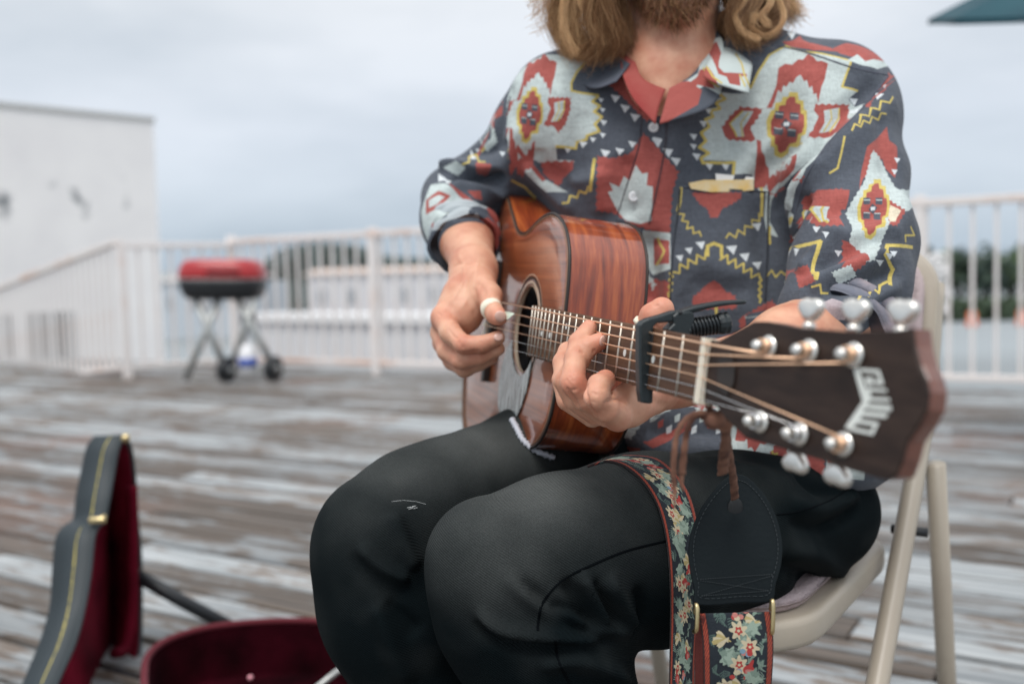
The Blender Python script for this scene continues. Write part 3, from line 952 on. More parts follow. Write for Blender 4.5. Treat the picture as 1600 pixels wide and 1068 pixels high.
# ------------------------------------------------------------------ open guitar case
M_TOLEX = mat("black_tolex", (0.016, 0.026, 0.032), 0.55, bump=0.5, bscale=500, bdist=0.001)
M_VELV = mat("crimson_velvet_shaded", (0.008, 0.0005, 0.0016), 0.95, spec=0.05, var=(0.030, 0.0015, 0.005), vscale=9, bump=0.5, bscale=25, bdist=0.01)  # case lining, darkened in colour to stand for shade inside the tray
M_VELL = mat("crimson_velvet_lit", (0.085, 0.0035, 0.011), 0.95, spec=0.1, var=(0.18, 0.007, 0.022), vscale=9, bump=0.5, bscale=25, bdist=0.01)  # same lining, colour brightened for the lid where it lies in shade
M_GOLD = mat("yellow_stitching", (0.55, 0.46, 0.12), 0.6, var=(0.25, 0.22, 0.08), vscale=160, vpos=(0.45, 0.55))
M_BRASS = mat("brass", (0.65, 0.52, 0.28), 0.3, metal=1.0)
case = thing('guitar_case', 'open black guitar case lined with crimson velvet on the deck', 'guitar case', PZ(300, 1068, 0))
Lc = [(150, 683, 2.05), (138, 700, 2.04), (130, 735, 2.02), (122, 775, 2.0), (117, 812, 1.97), (102, 824, 1.95), (90, 842, 1.93), (85, 890, 1.90), (81, 945, 1.86), (66, 1000, 1.80), (42, 1060, 1.74), (10, 1140, 1.66)]
Rc = [(193, 681, 2.02), (183, 702, 2.00), (176, 738, 1.98), (169, 778, 1.95), (162, 812, 1.93), (152, 822, 1.91), (145, 842, 1.89), (140, 892, 1.86), (130, 950, 1.82), (115, 1005, 1.77), (90, 1062, 1.71), (58, 1140, 1.63)]
Lf = [(150, 683, 2.05), (152, 700, 2.10), (160, 738, 2.15), (162, 778, 2.19), (164, 812, 2.22), (166, 830, 2.24), (168, 850, 2.26), (170, 900, 2.28), (170, 955, 2.28), (168, 1010, 2.26), (164, 1045, 2.2), (150, 1100, 2.0)]
Rf = [(196, 683, 2.04), (203, 702, 2.10), (208, 738, 2.14), (211, 778, 2.17), (213, 812, 2.19), (215, 830, 2.20), (217, 850, 2.21), (219, 900, 2.22), (219, 955, 2.22), (218, 1010, 2.18), (210, 1052, 2.12), (200, 1100, 1.95)]
def cp(L_): return catmull([P(*p) for p in L_], 5)
l1, r1, l2, r2 = cp(Lc), cp(Rc), cp(Lf), cp(Rf)
lid = thing('lid', None, None); lid.parent = case; lid.location = wm(case).inverted() @ P(120, 1000, 1.9)
MB().strip(l1, r1, 0.006).build('side_wall', M_TOLEX, lid, True)
MB().strip(l2, r2, 0.006).build('far_wall', M_TOLEX, lid, True)
inn = [a + (b - a) * 0.02 + (c - a) * 0.06 for a, b, c in zip(l2, r2, l1)]
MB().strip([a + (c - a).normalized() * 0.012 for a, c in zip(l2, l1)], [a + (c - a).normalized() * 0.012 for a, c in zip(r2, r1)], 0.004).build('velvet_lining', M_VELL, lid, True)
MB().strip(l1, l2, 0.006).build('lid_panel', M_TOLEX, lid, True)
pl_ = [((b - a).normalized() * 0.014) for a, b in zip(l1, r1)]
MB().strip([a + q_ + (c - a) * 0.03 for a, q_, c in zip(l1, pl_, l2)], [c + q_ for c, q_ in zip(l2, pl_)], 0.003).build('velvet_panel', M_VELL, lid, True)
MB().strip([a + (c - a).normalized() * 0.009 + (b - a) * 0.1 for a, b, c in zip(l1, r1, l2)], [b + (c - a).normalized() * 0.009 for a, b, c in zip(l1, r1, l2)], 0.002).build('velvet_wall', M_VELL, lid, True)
rim_pts = r1[::-1] + r2[1:]
MB().tube(r1, 0.0045, 8).build('rim', M_TOLEX, lid, True)
MB().tube(r2, 0.0055, 8).build('rim', M_TOLEX, lid, True)
mid = [a.lerp(b, 0.56) + (CAM - a).normalized() * 0.007 for a, b in zip(l1, r1)]
st = MB()
for a, b in zip(mid[:-1], mid[1:]):
    for k in range(3):
        p, q_ = a.lerp(b, k / 3), a.lerp(b, (k + 0.72) / 3)
        st.tube([p, q_], 0.0032, 6)
st.build('stitching', M_GOLD, lid)
# a soft fold of velvet hanging inside the lid
MB().tube(catmull([P(206, 760, 2.1), P(207, 850, 2.12), P(206, 950, 2.12), P(196, 1010, 2.1), P(178, 1020, 2.06)], 6), 0.012, 8).build('velvet_padding', M_VELL, lid, True)
lt = MB().box(P(152, 812, 1.90), RT * 0.016, UP * 0.006, FW * 0.006, 0.003); lt.tube([P(140, 816, 1.9), P(165, 806, 1.9)], 0.004, 8)
lt.build('latch', M_BRASS, lid, True)
MB().ball(P(196, 684, 2.0), 0.009, nu=12, nv=8).build('latch', M_BRASS, lid, True)
MB().tube([P(205, 893, 2.15), P(280, 936, 2.16), P(358, 978, 2.2)], 0.019, 8, flat=0.8, up=UP).build('lid_stay', M_BLK, case, True)
# tray
tz = 0.125
tr_px = [(222, 1052), (230, 1022), (262, 998), (320, 980), (390, 971), (460, 968), (520, 972), (560, 990), (578, 1040), (560, 1110), (470, 1190), (340, 1210), (250, 1150), (226, 1095)]
ring = catmull([PZ(x, y, tz) for x, y in tr_px], 4, True)
cen = sum(ring, Vector()) / len(ring)
def inset(R, d, z): 
    return [Vector((p.x + (cen.x - p.x) / ((cen - p).length) * d, p.y + (cen.y - p.y) / ((cen - p).length) * d, z)) for p in R]
def band(A, B, name, m, par):
    A = A + [A[0]]; B = B + [B[0]]
    MB().strip(A, B, 0).build(name, m, par, True)
tray = thing('tray', None, None); tray.parent = case; tray.location = wm(case).inverted() @ cen
band(ring, inset(ring, 0.0, 0.006), 'outer_wall', M_TOLEX, tray)
i1 = inset(ring, 0.014, tz); i2 = inset(ring, 0.03, 0.028)
MB().tube(inset(ring, 0.004, tz), 0.007, 8, closed=True).build('rim', mat("velvet_rim", (0.10, 0.005, 0.013), 0.85), tray, True)
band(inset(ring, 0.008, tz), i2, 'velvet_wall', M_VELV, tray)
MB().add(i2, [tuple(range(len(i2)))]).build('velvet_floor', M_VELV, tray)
MB().add(inset(ring, 0.0, 0.005), [tuple(range(len(ring)))]).build('bottom', M_TOLEX, tray)
MB().tube([P(560, 1030, 1.75), P(525, 1050, 1.72), P(490, 1078, 1.68)], 0.006, 8).build('metal_edge', M_ALU, tray, True)
MB().ball(P(391, 1058, 1.75), 0.005, nu=10, nv=6).build('snap_button', mat("pink_button", (0.7, 0.3, 0.35), 0.3), tray, True)

# ------------------------------------------------------------------ folding chair
CO = Vector((0.225, 1.185, 0)); CF = Vector((-0.55, -0.83, 0)).normalized(); CL = Vector((0.83, -0.55, 0)).normalized(); Z = Vector((0, 0, 1))
def CH(f, l, z): return CO + CF * f + CL * l + Z * z
M_CHAIR = mat("beige_chair_enamel", (0.42, 0.37, 0.30), 0.38, spec=0.5, var=(0.36, 0.31, 0.25), vscale=6, bump=0.08, bscale=120)
M_VINYL = mat("pinkish_beige_vinyl", (0.50, 0.40, 0.40), 0.6, var=(0.44, 0.35, 0.36), vscale=40)
t, b = nodes(M_VINYL)
vo = t.nodes.new('ShaderNodeTexVoronoi'); vo.inputs['Scale'].default_value = 260; tcv = t.nodes.new('ShaderNodeTexCoord')
bp = t.nodes.new('ShaderNodeBump'); bp.inputs['Strength'].default_value = 0.7; bp.inputs['Distance'].default_value = 0.0015
t.links.new(tcv.outputs['Object'], vo.inputs['Vector']); t.links.new(vo.outputs['Distance'], bp.inputs['Height']); t.links.new(bp.outputs[0], b.inputs['Normal'])
chair = thing('folding_chair', 'beige metal folding chair with padded vinyl seat under the man', 'chair', CO)
def rr(hf, hl, r, z, cf=0.0, n=6):
    pts = []
    for (sf, sl, a0) in ((1, 1, 0), (-1, 1, 1), (-1, -1, 2), (1, -1, 3)):
        for i in range(n + 1):
            a = a0 * math.pi / 2 + math.pi / 2 * i / n
            pts.append(CH(cf + sf * (hf - r) + r * math.cos(a), sl * (hl - r) + r * math.sin(a), z))
    return pts
SH, SLat = 0.208, 0.180
MB().prism(rr(SH, SLat, 0.085, 0.425), (0, 0, 0.032), 0.008, 3).build('seat_frame', M_CHAIR, chair, True)
MB().prism(rr(SH - 0.016, SLat - 0.016, 0.072, 0.4575), (0, 0, 0.018), 0.010, 3).build('seat', M_VINYL, chair, True)
lo = MB()
for sd_ in (1, -1):
    l_ = sd_ * 0.203
    MB().tube(catmull([CH(-0.355, l_ * 0.97, 0.77), CH(-0.26, l_, 0.62), CH(-0.19, l_, 0.535), CH(0.06, l_, 0.28), CH(0.32, l_, 0.012)], 5), 0.0125, 12).build('front_leg', M_CHAIR, chair, True)
    MB().tube([CH(-0.235, l_ * 1.08, 0.545), CH(-0.31, l_ * 1.08, 0.25), CH(-0.375, l_ * 1.08, 0.012)], 0.0125, 12).build('rear_leg', M_CHAIR, chair, True)
    MB().tube([CH(-0.175, l_ * 0.88, 0.47), CH(-0.175, l_ * 1.09, 0.47)], 0.006, 8).build('pivot', M_BLK, chair, True)
MB().tube([CH(-0.32, 0.25, 0.08), CH(-0.32, -0.25, 0.08)], 0.008, 8).build('rear_crossbar', M_CHAIR, chair, True)
MB().tube([CH(0.26, 0.203, 0.07), CH(0.26, -0.203, 0.07)], 0.008, 8).build('front_crossbar', M_CHAIR, chair, True)
# backrest shell: padded panel in a bent metal frame
bu = (CH(-0.36, 0, 0.80) - CH(-0.29, 0, 0.58)).normalized(); bn = CL.cross(bu).normalized()
if bn.dot(CF) < 0: bn = -bn
bc = CH(-0.325, 0, 0.702)
def brr(hu, hl, r, off, n=8):
    pts = []
    for (su, sl, a0) in ((1, 1, 0), (-1, 1, 1), (-1, -1, 2), (1, -1, 3)):
        for i in range(n + 1):
            a = a0 * math.pi / 2 + math.pi / 2 * i / n
            x = su * (hu - r) + r * math.cos(a); y = sl * (hl - r) + r * math.sin(a)
            pts.append(bc + bu * x + CL * y + bn * (off + 0.06 * (abs(y) / hl) ** 2 * 0.4))
    return pts
MB().prism(brr(0.110, 0.194, 0.060, 0.012), bn * 0.02, 0.008, 3).build('backrest', M_VINYL, chair, True)
MB().prism(brr(0.123, 0.210, 0.070, 0.0), bn * 0.011, 0.004, 2).build('backrest_shell', M_CHAIR, chair, True)

# ------------------------------------------------------------------ guitar (local frame: X to the headstock, Y to the bass side, Z out of the top)
ga = C3(0.245, -0.072, -0.967).normalized()
gw = C3(-0.117, -0.992, 0.044); gY = (-(gw - ga * gw.dot(ga))).normalized()
gN = ga.cross(gY).normalized()
GO = P(1097, 579, 0.656)
def G(x, y, z): return GO + ga * x + gY * y + gN * z
def Ghit(px, py, z=0.0):
    p = hit(px, py, GO + gN * z, gN) - GO
    return Vector((p.dot(ga), p.dot(gY), z))
def wood(name, c1, c2, c3, axis_scale, rough=0.12, coat=1.0, rough0=0.4, wav=1.0):
    m = mat(name, c1, rough0, coat=coat, coat_r=rough)
    t, b = nodes(m)
    tcn = t.nodes.new('ShaderNodeTexCoord'); mpn = t.nodes.new('ShaderNodeMapping'); mpn.inputs['Scale'].default_value = axis_scale
    n1 = t.nodes.new('ShaderNodeTexNoise'); n1.inputs['Scale'].default_value = 1.0; n1.inputs['Detail'].default_value = 8; n1.inputs['Roughness'].default_value = 0.6; n1.inputs['Distortion'].default_value = 0.3
    r1_ = t.nodes.new('ShaderNodeValToRGB')
    r1_.color_ramp.elements[0].position = 0.3; r1_.color_ramp.elements[0].color = (*c1, 1)
    r1_.color_ramp.elements[1].position = 0.72; r1_.color_ramp.elements[1].color = (*c3, 1)
    e_ = r1_.color_ramp.elements.new(0.5); e_.color = (*c2, 1)
    t.links.new(tcn.outputs['Object'], mpn.inputs[0]); t.links.new(mpn.outputs[0], n1.inputs['Vector']); t.links.new(n1.outputs['Fac'], r1_.inputs[0])
    t.links.new(r1_.outputs[0], b.inputs['Base Color'])
    return m
M_SIDE = wood("mahogany_side", (0.11, 0.016, 0.005), (0.26, 0.044, 0.010), (0.46, 0.115, 0.026), (12, 12, 135), rough=0.05)
M_TOP = wood("mahogany_top", (0.15, 0.035, 0.012), (0.25, 0.066, 0.022), (0.36, 0.11, 0.038), (3, 170, 170), rough=0.07)
M_NECK = wood("neck_wood", (0.10, 0.03, 0.018), (0.15, 0.045, 0.025), (0.20, 0.06, 0.03), (6, 90, 90), rough=0.2)
M_FB = wood("rosewood", (0.030, 0.014, 0.008), (0.095, 0.044, 0.023), (0.21, 0.112, 0.060), (4, 130, 130), coat=0.0, rough0=0.55)
M_HEADF = wood("headstock_veneer", (0.016, 0.009, 0.007), (0.028, 0.016, 0.012), (0.046, 0.028, 0.021), (5, 120, 120), rough=0.5, coat=0.0, rough0=0.45)
M_BIND = mat("binding_black", (0.02, 0.013, 0.010), 0.5)
M_CREAM = mat("cream_binding", (0.62, 0.50, 0.38), 0.35, coat=0.5)
for m_ in (M_FB, M_HEADF): nodes(m_)[1].inputs['Specular IOR Level'].default_value = 0.25
M_BONE = mat("bone_nut", (0.72, 0.64, 0.52), 0.35, sss=0.1)
M_FRET = mat("nickel_fret", (0.58, 0.53, 0.46), 0.42, metal=0.85)
M_BRONZE = mat("bronze_string", (0.98, 0.64, 0.43), 0.42, metal=1.0)
M_STEEL = mat("steel_string", (0.78, 0.78, 0.78), 0.2, metal=1.0)
M_CHROME = mat("chrome", (0.80, 0.77, 0.72), 0.27, metal=1.0, bump=0.05, bscale=60)
nodes(M_TOP)[1].inputs['Coat IOR'].default_value = 1.65
gt = thing('acoustic_guitar', 'six string mahogany acoustic guitar with dark headstock held by the man', 'guitar')
gt.matrix_basis = Matrix(((ga.x, gY.x, gN.x, GO.x), (ga.y, gY.y, gN.y, GO.y), (ga.z, gY.z, gN.z, GO.z), (0, 0, 0, 1)))
def lobj(mb, name, m, parent=gt, smooth=False):
    """mesh whose coordinates are already guitar-local"""
    me = bpy.data.meshes.new(name); me.from_pydata([tuple(v) for v in mb.v], [], mb.f); me.update()
    return link(name, me, m, parent, smooth)
SC = 0.629
def fx(k): return -SC * (1 - 2 ** (-k / 12))
JX = fx(14)
BL = 0.457; TOPZ = -0.008
half = [(0, 0.0), (0.001, 0.03), (0.004, 0.062), (0.014, 0.090), (0.040, 0.114), (0.078, 0.127), (0.112, 0.128), (0.145, 0.1225), (0.178, 0.1135), (0.205, 0.1105), (0.235, 0.1165), (0.27, 0.138), (0.305, 0.160), (0.34, 0.172), (0.375, 0.173), (0.405, 0.160), (0.43, 0.132), (0.447, 0.088), (0.455, 0.044), (0.457, 0.0)]
hp = catmull([Vector((JX - s, w, 0)) for s, w in half], 4)
outl = hp + [Vector((p.x, -p.y, 0)) for p in reversed(hp[1:-1])]
def dep(x): return 0.088 + 0.014 * min(1, max(0, (JX - x) / BL))
SHX, SHR = -0.478, 0.0485
# soundboard with a real hole
DOME = 0.0032
no_ = len(outl); rings_ = 9
m1 = MB()
for k in range(no_):
    p = outl[k]
    dx_, dy_ = p.x - SHX, p.y
    L_ = math.hypot(dx_, dy_)
    h0 = Vector((SHX + dx_ / L_ * SHR, dy_ / L_ * SHR, 0))
    for r_ in range(rings_ + 1):
        u = r_ / rings_
        q_ = h0.lerp(Vector((p.x, p.y, 0)), u)
        m1.v.append(Vector((q_.x, q_.y, TOPZ - DOME * u ** 4)))
for k in range(no_):
    k2 = (k + 1) % no_
    for r_ in range(rings_):
        m1.f.append((k * (rings_ + 1) + r_, k2 * (rings_ + 1) + r_, k2 * (rings_ + 1) + r_ + 1, k * (rings_ + 1) + r_ + 1))
me = bpy.data.meshes.new('soundboard'); me.from_pydata([tuple(v) for v in m1.v], [], m1.f); me.update()
if me.polygons[5].normal.z < 0: me.flip_normals()
so = link('soundboard', me, M_TOP, gt, True)
sm_ = so.modifiers.new('t', 'SOLIDIFY'); sm_.thickness = 0.003; sm_.offset = -1
m1 = MB()
n = len(outl)
for p in outl: m1.v.append(Vector((p.x, p.y, TOPZ - DOME - 0.0022)))
for p in outl: m1.v.append(Vector((p.x, p.y, TOPZ - dep(p.x) + 0.0022)))
m1.f = [(i, n + i, n + (i + 1) % n, (i + 1) % n) for i in range(n)]
lobj(m1, 'side', M_SIDE, smooth=True)
m1 = MB(); m1.v = [Vector((p.x, p.y, TOPZ - dep(p.x))) for p in outl]; m1.f = [tuple(reversed(range(n)))]
lobj(m1, 'back', M_SIDE)
for zz in (0, 1):
    pts = [Vector((p.x * 1.0, p.y, (TOPZ - DOME - 0.0004) if zz == 0 else TOPZ - dep(p.x) + 0.0006)) for p in outl]
    lobj(MB().tube(pts, 0.0017, 8, closed=True), 'binding', M_BIND, smooth=True)
    pin = [Vector((JX - BL / 2 + (p.x - JX + BL / 2) * 0.985, p.y * 0.978, TOPZ - DOME * 0.86)) for p in outl]
    if zz == 0: lobj(MB().tube(pin, 0.0008, 6, closed=True), 'purfling', mat('purfling', (0.22, 0.12, 0.07), 0.4), smooth=True)
def gring(r0, r1_, z, name, m, par=gt, nn_=64, z2=None):
    m1 = MB()
    for i in range(nn_):
        a = 2 * math.pi * i / nn_
        for r_ in (r0, r1_):
            m1.v.append(Vector((SHX + r_ * math.cos(a), r_ * math.sin(a), z)))
    m1.f = [(2 * i, 2 * i + 1, (2 * i + 3) % (2 * nn_), (2 * i + 2) % (2 * nn_)) for i in range(nn_)]
    return lobj(m1, name, m, par)
ro = gring(SHR + 0.0035, SHR + 0.0055, TOPZ + 0.0003, 'rosette', M_CREAM)
gring(SHR + 0.0075, SHR + 0.011, TOPZ + 0.0003, 'rosette_ring', M_BIND, ro)
gring(SHR + 0.0125, SHR + 0.0135, TOPZ + 0.0003, 'rosette_ring', M_CREAM, ro)
m1 = MB()
for i in range(64):
    a = 2 * math.pi * i / 64
    m1.v += [Vector((SHX + SHR * math.cos(a), SHR * math.sin(a), TOPZ + 0.0002)), Vector((SHX + SHR * math.cos(a), SHR * math.sin(a), TOPZ - 0.004))]
m1.f = [(2 * i, (2 * i + 2) % 128, (2 * i + 3) % 128, 2 * i + 1) for i in range(64)]
lobj(m1, 'soundhole_edge', M_CREAM)
# pickguard: tear-drop below the hole
M_PG = mat("pearl_grey_pickguard", (0.10, 0.12, 0.125), 0.22, coat=0.6)
t, b = nodes(M_PG)
wv = t.nodes.new('ShaderNodeTexNoise'); wv.inputs['Scale'].default_value = 1; wv.inputs['Detail'].default_value = 3; wv.inputs['Distortion'].default_value = 0.4
tcn = t.nodes.new('ShaderNodeTexCoord'); mpn = t.nodes.new('ShaderNodeMapping'); mpn.inputs['Scale'].default_value = (260, 34, 10); mpn.inputs['Rotation'].default_value = (0, 0, 0.2)
cr2 = t.nodes.new('ShaderNodeValToRGB'); cr2.color_ramp.elements[0].position = 0.42; cr2.color_ramp.elements[0].color = (0.055, 0.07, 0.072, 1); cr2.color_ramp.elements[1].position = 0.6; cr2.color_ramp.elements[1].color = (0.36, 0.40, 0.40, 1)
t.links.new(tcn.outputs['Object'], mpn.inputs[0]); t.links.new(mpn.outputs[0], wv.inputs['Vector']); t.links.new(wv.outputs['Fac'], cr2.inputs[0]); t.links.new(cr2.outputs[0], b.inputs['Base Color'])
pgp = []
for i in range(25):
    a = math.radians(198 + (322 - 198) * i / 24)
    pgp.append(Vector((SHX + (SHR + 0.004) * math.cos(a), (SHR + 0.004) * math.sin(a), TOPZ + 0.0006)))
outer_pg = catmull([pgp[-1], Vector((SHX + 0.038, -0.062, 0)), Vector((SHX + 0.008, -0.100, 0)), Vector((SHX - 0.035, -0.115, 0)), Vector((SHX - 0.078, -0.098, 0)), Vector((SHX - 0.088, -0.062, 0)), Vector((SHX - 0.070, -0.03, 0)), pgp[0]], 6)[1:-1]
for p in outer_pg: p.z = TOPZ + 0.0006
m1 = MB().prism(pgp + outer_pg, (0, 0, 0.0014)); lobj(m1, 'pickguard', M_PG)
# bridge
X3 = (Vector((1, 0, 0)), Vector((0, 1, 0)), Vector((0, 0, 1)))
m1 = MB().prism([Vector((-SC + x, y, TOPZ)) for x, y in ((0.012, 0.030), (0.014, 0.0), (0.012, -0.030), (0.006, -0.045), (0.006, -0.076), (-0.008, -0.078), (-0.010, -0.045), (-0.018, -0.030), (-0.018, 0.030), (-0.010, 0.045), (-0.008, 0.078), (0.006, 0.076), (0.006, 0.045))], (0, 0, 0.009), 0.0015)
br = lobj(m1, 'bridge', M_BIND)
lobj(MB().box((-SC, 0, TOPZ + 0.0105), (0.0014, 0, 0), (0, 0.036, 0), (0, 0, 0.0025)), 'saddle', M_BONE, br)
for k in range(6):
    lobj(MB().ball(Vector((-SC - 0.011, 0.027 - 0.0108 * k, TOPZ + 0.010)), 0.0028, nu=10, nv=6), 'bridge_pin', M_BONE, br, True)
# fretboard
def fw(x): return 0.0215 + (0.0275 - 0.0215) * min(1, -x / 0.43)
FE = -0.432
m1 = MB().prism([Vector((0, fw(0), -0.0062)), Vector((FE, fw(FE), -0.0062)), Vector((FE, -fw(FE), -0.0062)), Vector((0, -fw(0), -0.0062))], (0, 0, 0.0062), 0.0008)
fb = lobj(m1, 'fretboard', M_FB)
for k in range(1, 21):
    x = fx(k)
    lobj(MB().tube([Vector((x, fw(x) - 0.0006, 0.0001)), Vector((x, -fw(x) + 0.0006, 0.0001))], 0.0012, 8, flat=0.9, up=(0, 0, 1)), 'fret', M_FRET, fb, True)
M_PEARL = mat("pearl_dot", (0.75, 0.77, 0.74), 0.25)
for k in (3, 5, 7, 9, 15, 17):
    x = (fx(k) + fx(k - 1)) / 2
    lobj(MB().lathe(Vector((x, 0, -0.001)), (0, 0, 1), [(0, 0.003), (0.00115, 0.003)], 16), 'fret_marker', M_PEARL, fb)
for y in (0.012, -0.012):
    lobj(MB().lathe(Vector(((fx(12) + fx(11)) / 2, y, -0.001)), (0, 0, 1), [(0, 0.003), (0.00115, 0.003)], 16), 'fret_marker', M_PEARL, fb)
# neck back and heel: lofted half-rounds
m1 = MB(); rows = []
for (x, h_) in ((0.012, 0.018), (0.0, 0.0155), (-0.03, 0.0155), (-0.2, 0.017), (-0.28, 0.019), (-0.315, 0.028), (-0.335, 0.052), (-0.349, 0.082)):
    w = fw(min(0, x)) - 0.0004
    sq = 0.75 if x < -0.3 else 1.0
    row = [Vector((x, w * math.copysign(abs(math.cos(a)) ** (0.8), math.cos(a)) * (1 if h_ < 0.03 else (1 - 0.35 * math.sin(a))), -0.0062 - h_ * math.sin(a))) for a in [math.pi * i / 16 for i in range(17)]]
    rows.append(row)
k_ = 0
for r_ in rows: m1.v += r_
for i in range(len(rows) - 1):
    for j in range(16):
        m1.f.append((i * 17 + j, i * 17 + j + 1, (i + 1) * 17 + j + 1, (i + 1) * 17 + j))
    m1.f.append((i * 17, (i + 1) * 17, (i + 1) * 17 + 16, i * 17 + 16))
m1.f.append(tuple(range(17))); m1.f.append(tuple(reversed(range((len(rows) - 1) * 17, len(rows) * 17))))
lobj(m1, 'neck', M_NECK, smooth=True)
lobj(MB().prism([Vector((0.0065, 0.0218, -0.007)), Vector((-0.0005, 0.0218, -0.007)), Vector((-0.0005, -0.0218, -0.007)), Vector((0.0065, -0.0218, -0.007))], (0, 0, 0.0106), 0.0010), 'nut', M_BONE)
# headstock plane, tilted back
TH = math.radians(13)
hX = Vector((math.cos(TH), 0, -math.sin(TH))); hZ = Vector((math.sin(TH), 0, math.cos(TH))); HO = Vector((0.004, 0, 0.0))
gm = gt.matrix_basis.to_3x3()
HOw = GO + gm @ HO; hZw = gm @ hZ; gmi = gm.transposed()
def Hh(px, py, z=0.0):
    p = hit(px, py, HOw + hZw * z, hZw)
    return gmi @ (p - GO)
ho_px = [(1112, 528), (1130, 540), (1178, 502), (1200, 502), (1250, 512), (1330, 518), (1400, 516), (1425, 512), (1428, 540), (1436, 570), (1446, 592), (1450, 612), (1447, 640), (1434, 664), (1416, 690), (1408, 720), (1398, 745), (1385, 750), (1340, 738), (1280, 718), (1220, 700), (1165, 684), (1135, 655), (1120, 635), (1100, 628)]
ho_px[0] = (1106, 530); ho_px[1] = (1122, 533)
hpts = [Hh(x, y) for x, y in ho_px]
print('headstock far u', (hpts[11] - HO).dot(hX), 'width', (hpts[3] - hpts[-5]).length)
hs = lobj(MB().prism([p - hZ * 0.0025 for p in hpts], -hZ * 0.0135, 0.0025, 3), 'headstock', M_NECK)
lobj(MB().prism([p + hZ * 0.0 for p in hpts], -hZ * 0.0024, 0.0004, 1), 'headstock_face', M_HEADF)
lobj(MB().prism([Hh(x, y, 0.0004) for x, y in ((1124, 560), (1142, 548), (1150, 575), (1148, 600), (1138, 618), (1122, 606))], hZ * 0.0012, 0.0003, 1), 'truss_rod_cover', M_BIND)
# lettering GUILD: a chevron with slanted letters
M_INL = mat("pearl_inlay", (0.66, 0.68, 0.64), 0.3, coat=0.3)
def zc(x, y): return (1060 + x / 3.141, 440 + y / 3.141)
letters = {
 'bar': [[(858, 421), (893, 421), (923, 520), (905, 586), (822, 712), (817, 722), (850, 722), (930, 610), (945, 575), (915, 500)]],
}
L_polys = [
 # spine of the chevron, left edge
 [(858, 422), (885, 422), (938, 586), (905, 586)],
 [(905, 586), (938, 586), (850, 722), (817, 714)],
 # G
 [(885, 424), (985, 432), (992, 449), (900, 441)],
 [(992, 449), (1008, 505), (990, 505), (974, 449)],
 [(940, 500), (1008, 505), (1006, 490), (936, 485)],
 [(914, 468), (958, 468), (962, 481), (918, 481)],
 [(914, 468), (930, 468), (942, 515), (924, 512)],
 # U
 [(922, 520), (1020, 526), (1024, 541), (926, 536)],
 [(930, 566), (1034, 571), (1040, 588), (934, 583)],
 [(922, 520), (938, 522), (948, 572), (930, 572)],
 # I
 [(934, 600), (1046, 609), (1044, 634), (914, 621)],
 # L
 [(902, 634), (1028, 646), (1020, 668), (886, 655)],
 [(902, 634), (886, 655), (848, 706), (868, 706), (916, 640)],
 # D
 [(872, 672), (985, 690), (975, 708), (862, 690)],
 [(985, 690), (955, 752), (936, 748), (964, 700)],
 [(955, 752), (850, 730), (858, 714), (948, 734)],
 [(872, 672), (850, 730), (834, 722), (858, 680)],
]
lm = MB()
for i, po in enumerate(L_polys):
    ps = [Hh(*zc(*q_), z=0.00012 + 0.00001 * i) for q_ in po]
    k = len(lm.v)
    lm.v += ps
    lm.f.append(tuple(range(k, k + len(ps))))
lobj(lm, 'lettering', M_INL, hs)
# tuners
posts = [((1203, 540), 'T'), ((1266, 547), 'T'), ((1336, 553), 'T'), ((1190, 657), 'B'), ((1251, 676), 'B'), ((1320, 692), 'B')]
post_c = []
for k, ((px, py), sd_) in enumerate(posts):
    c = Hh(px, py + 2)
    tn = thing('tuning_machine', None, None); tn.parent = gt
    del_ = [k_ for k_ in tn.keys()]
    tn.location = c
    def tl(mb, name, m, sm=True):
        mb.v = [v - c for v in mb.v]
        return lobj(mb, name, m, tn, sm)
    tl(MB().lathe(c, hZ, [(0.0002, 0.0072), (0.0022, 0.0070), (0.0032, 0.0050)], 20), 'bushing', M_CHROME)
    tl(MB().lathe(c, hZ, [(0.002, 0.0034), (0.008, 0.0030), (0.0115, 0.0036), (0.0128, 0.0024)], 16), 'post', M_CHROME)
    co = MB()
    wr_ = [c + hZ * (0.0045 + 0.0011 * a / 6.28) + (hX * math.cos(a) + Vector((0, 1, 0)) * math.sin(a)) * 0.0042 for a in [i * 0.4 for i in range(int(6.28 * 2.6 / 0.4))]]
    co.tube(wr_, 0.0007, 6); tl(co, 'string_coil', M_BRONZE if k not in (3, 4) else M_STEEL)
    post_c.append(c)
    # gear box behind and the key on the side
    sgn = 1 if sd_ == 'T' else -1
    tl(MB().box(c - hZ * 0.021 + Vector((0, sgn * 0.001, 0)), hX * 0.007, Vector((0, 0.009, 0)), hZ * 0.005, 0.0025), 'gear_housing', M_CHROME)
kp = [((1268, 482), 0.021), ((1338, 484), 0.021), ((1412, 486), 0.021), ((1152, 676), 0.02), ((1243, 722), 0.021), ((1309, 742), 0.021)]
kids = [o_ for o_ in COL.objects if o_.name.startswith('tuning_machine')]
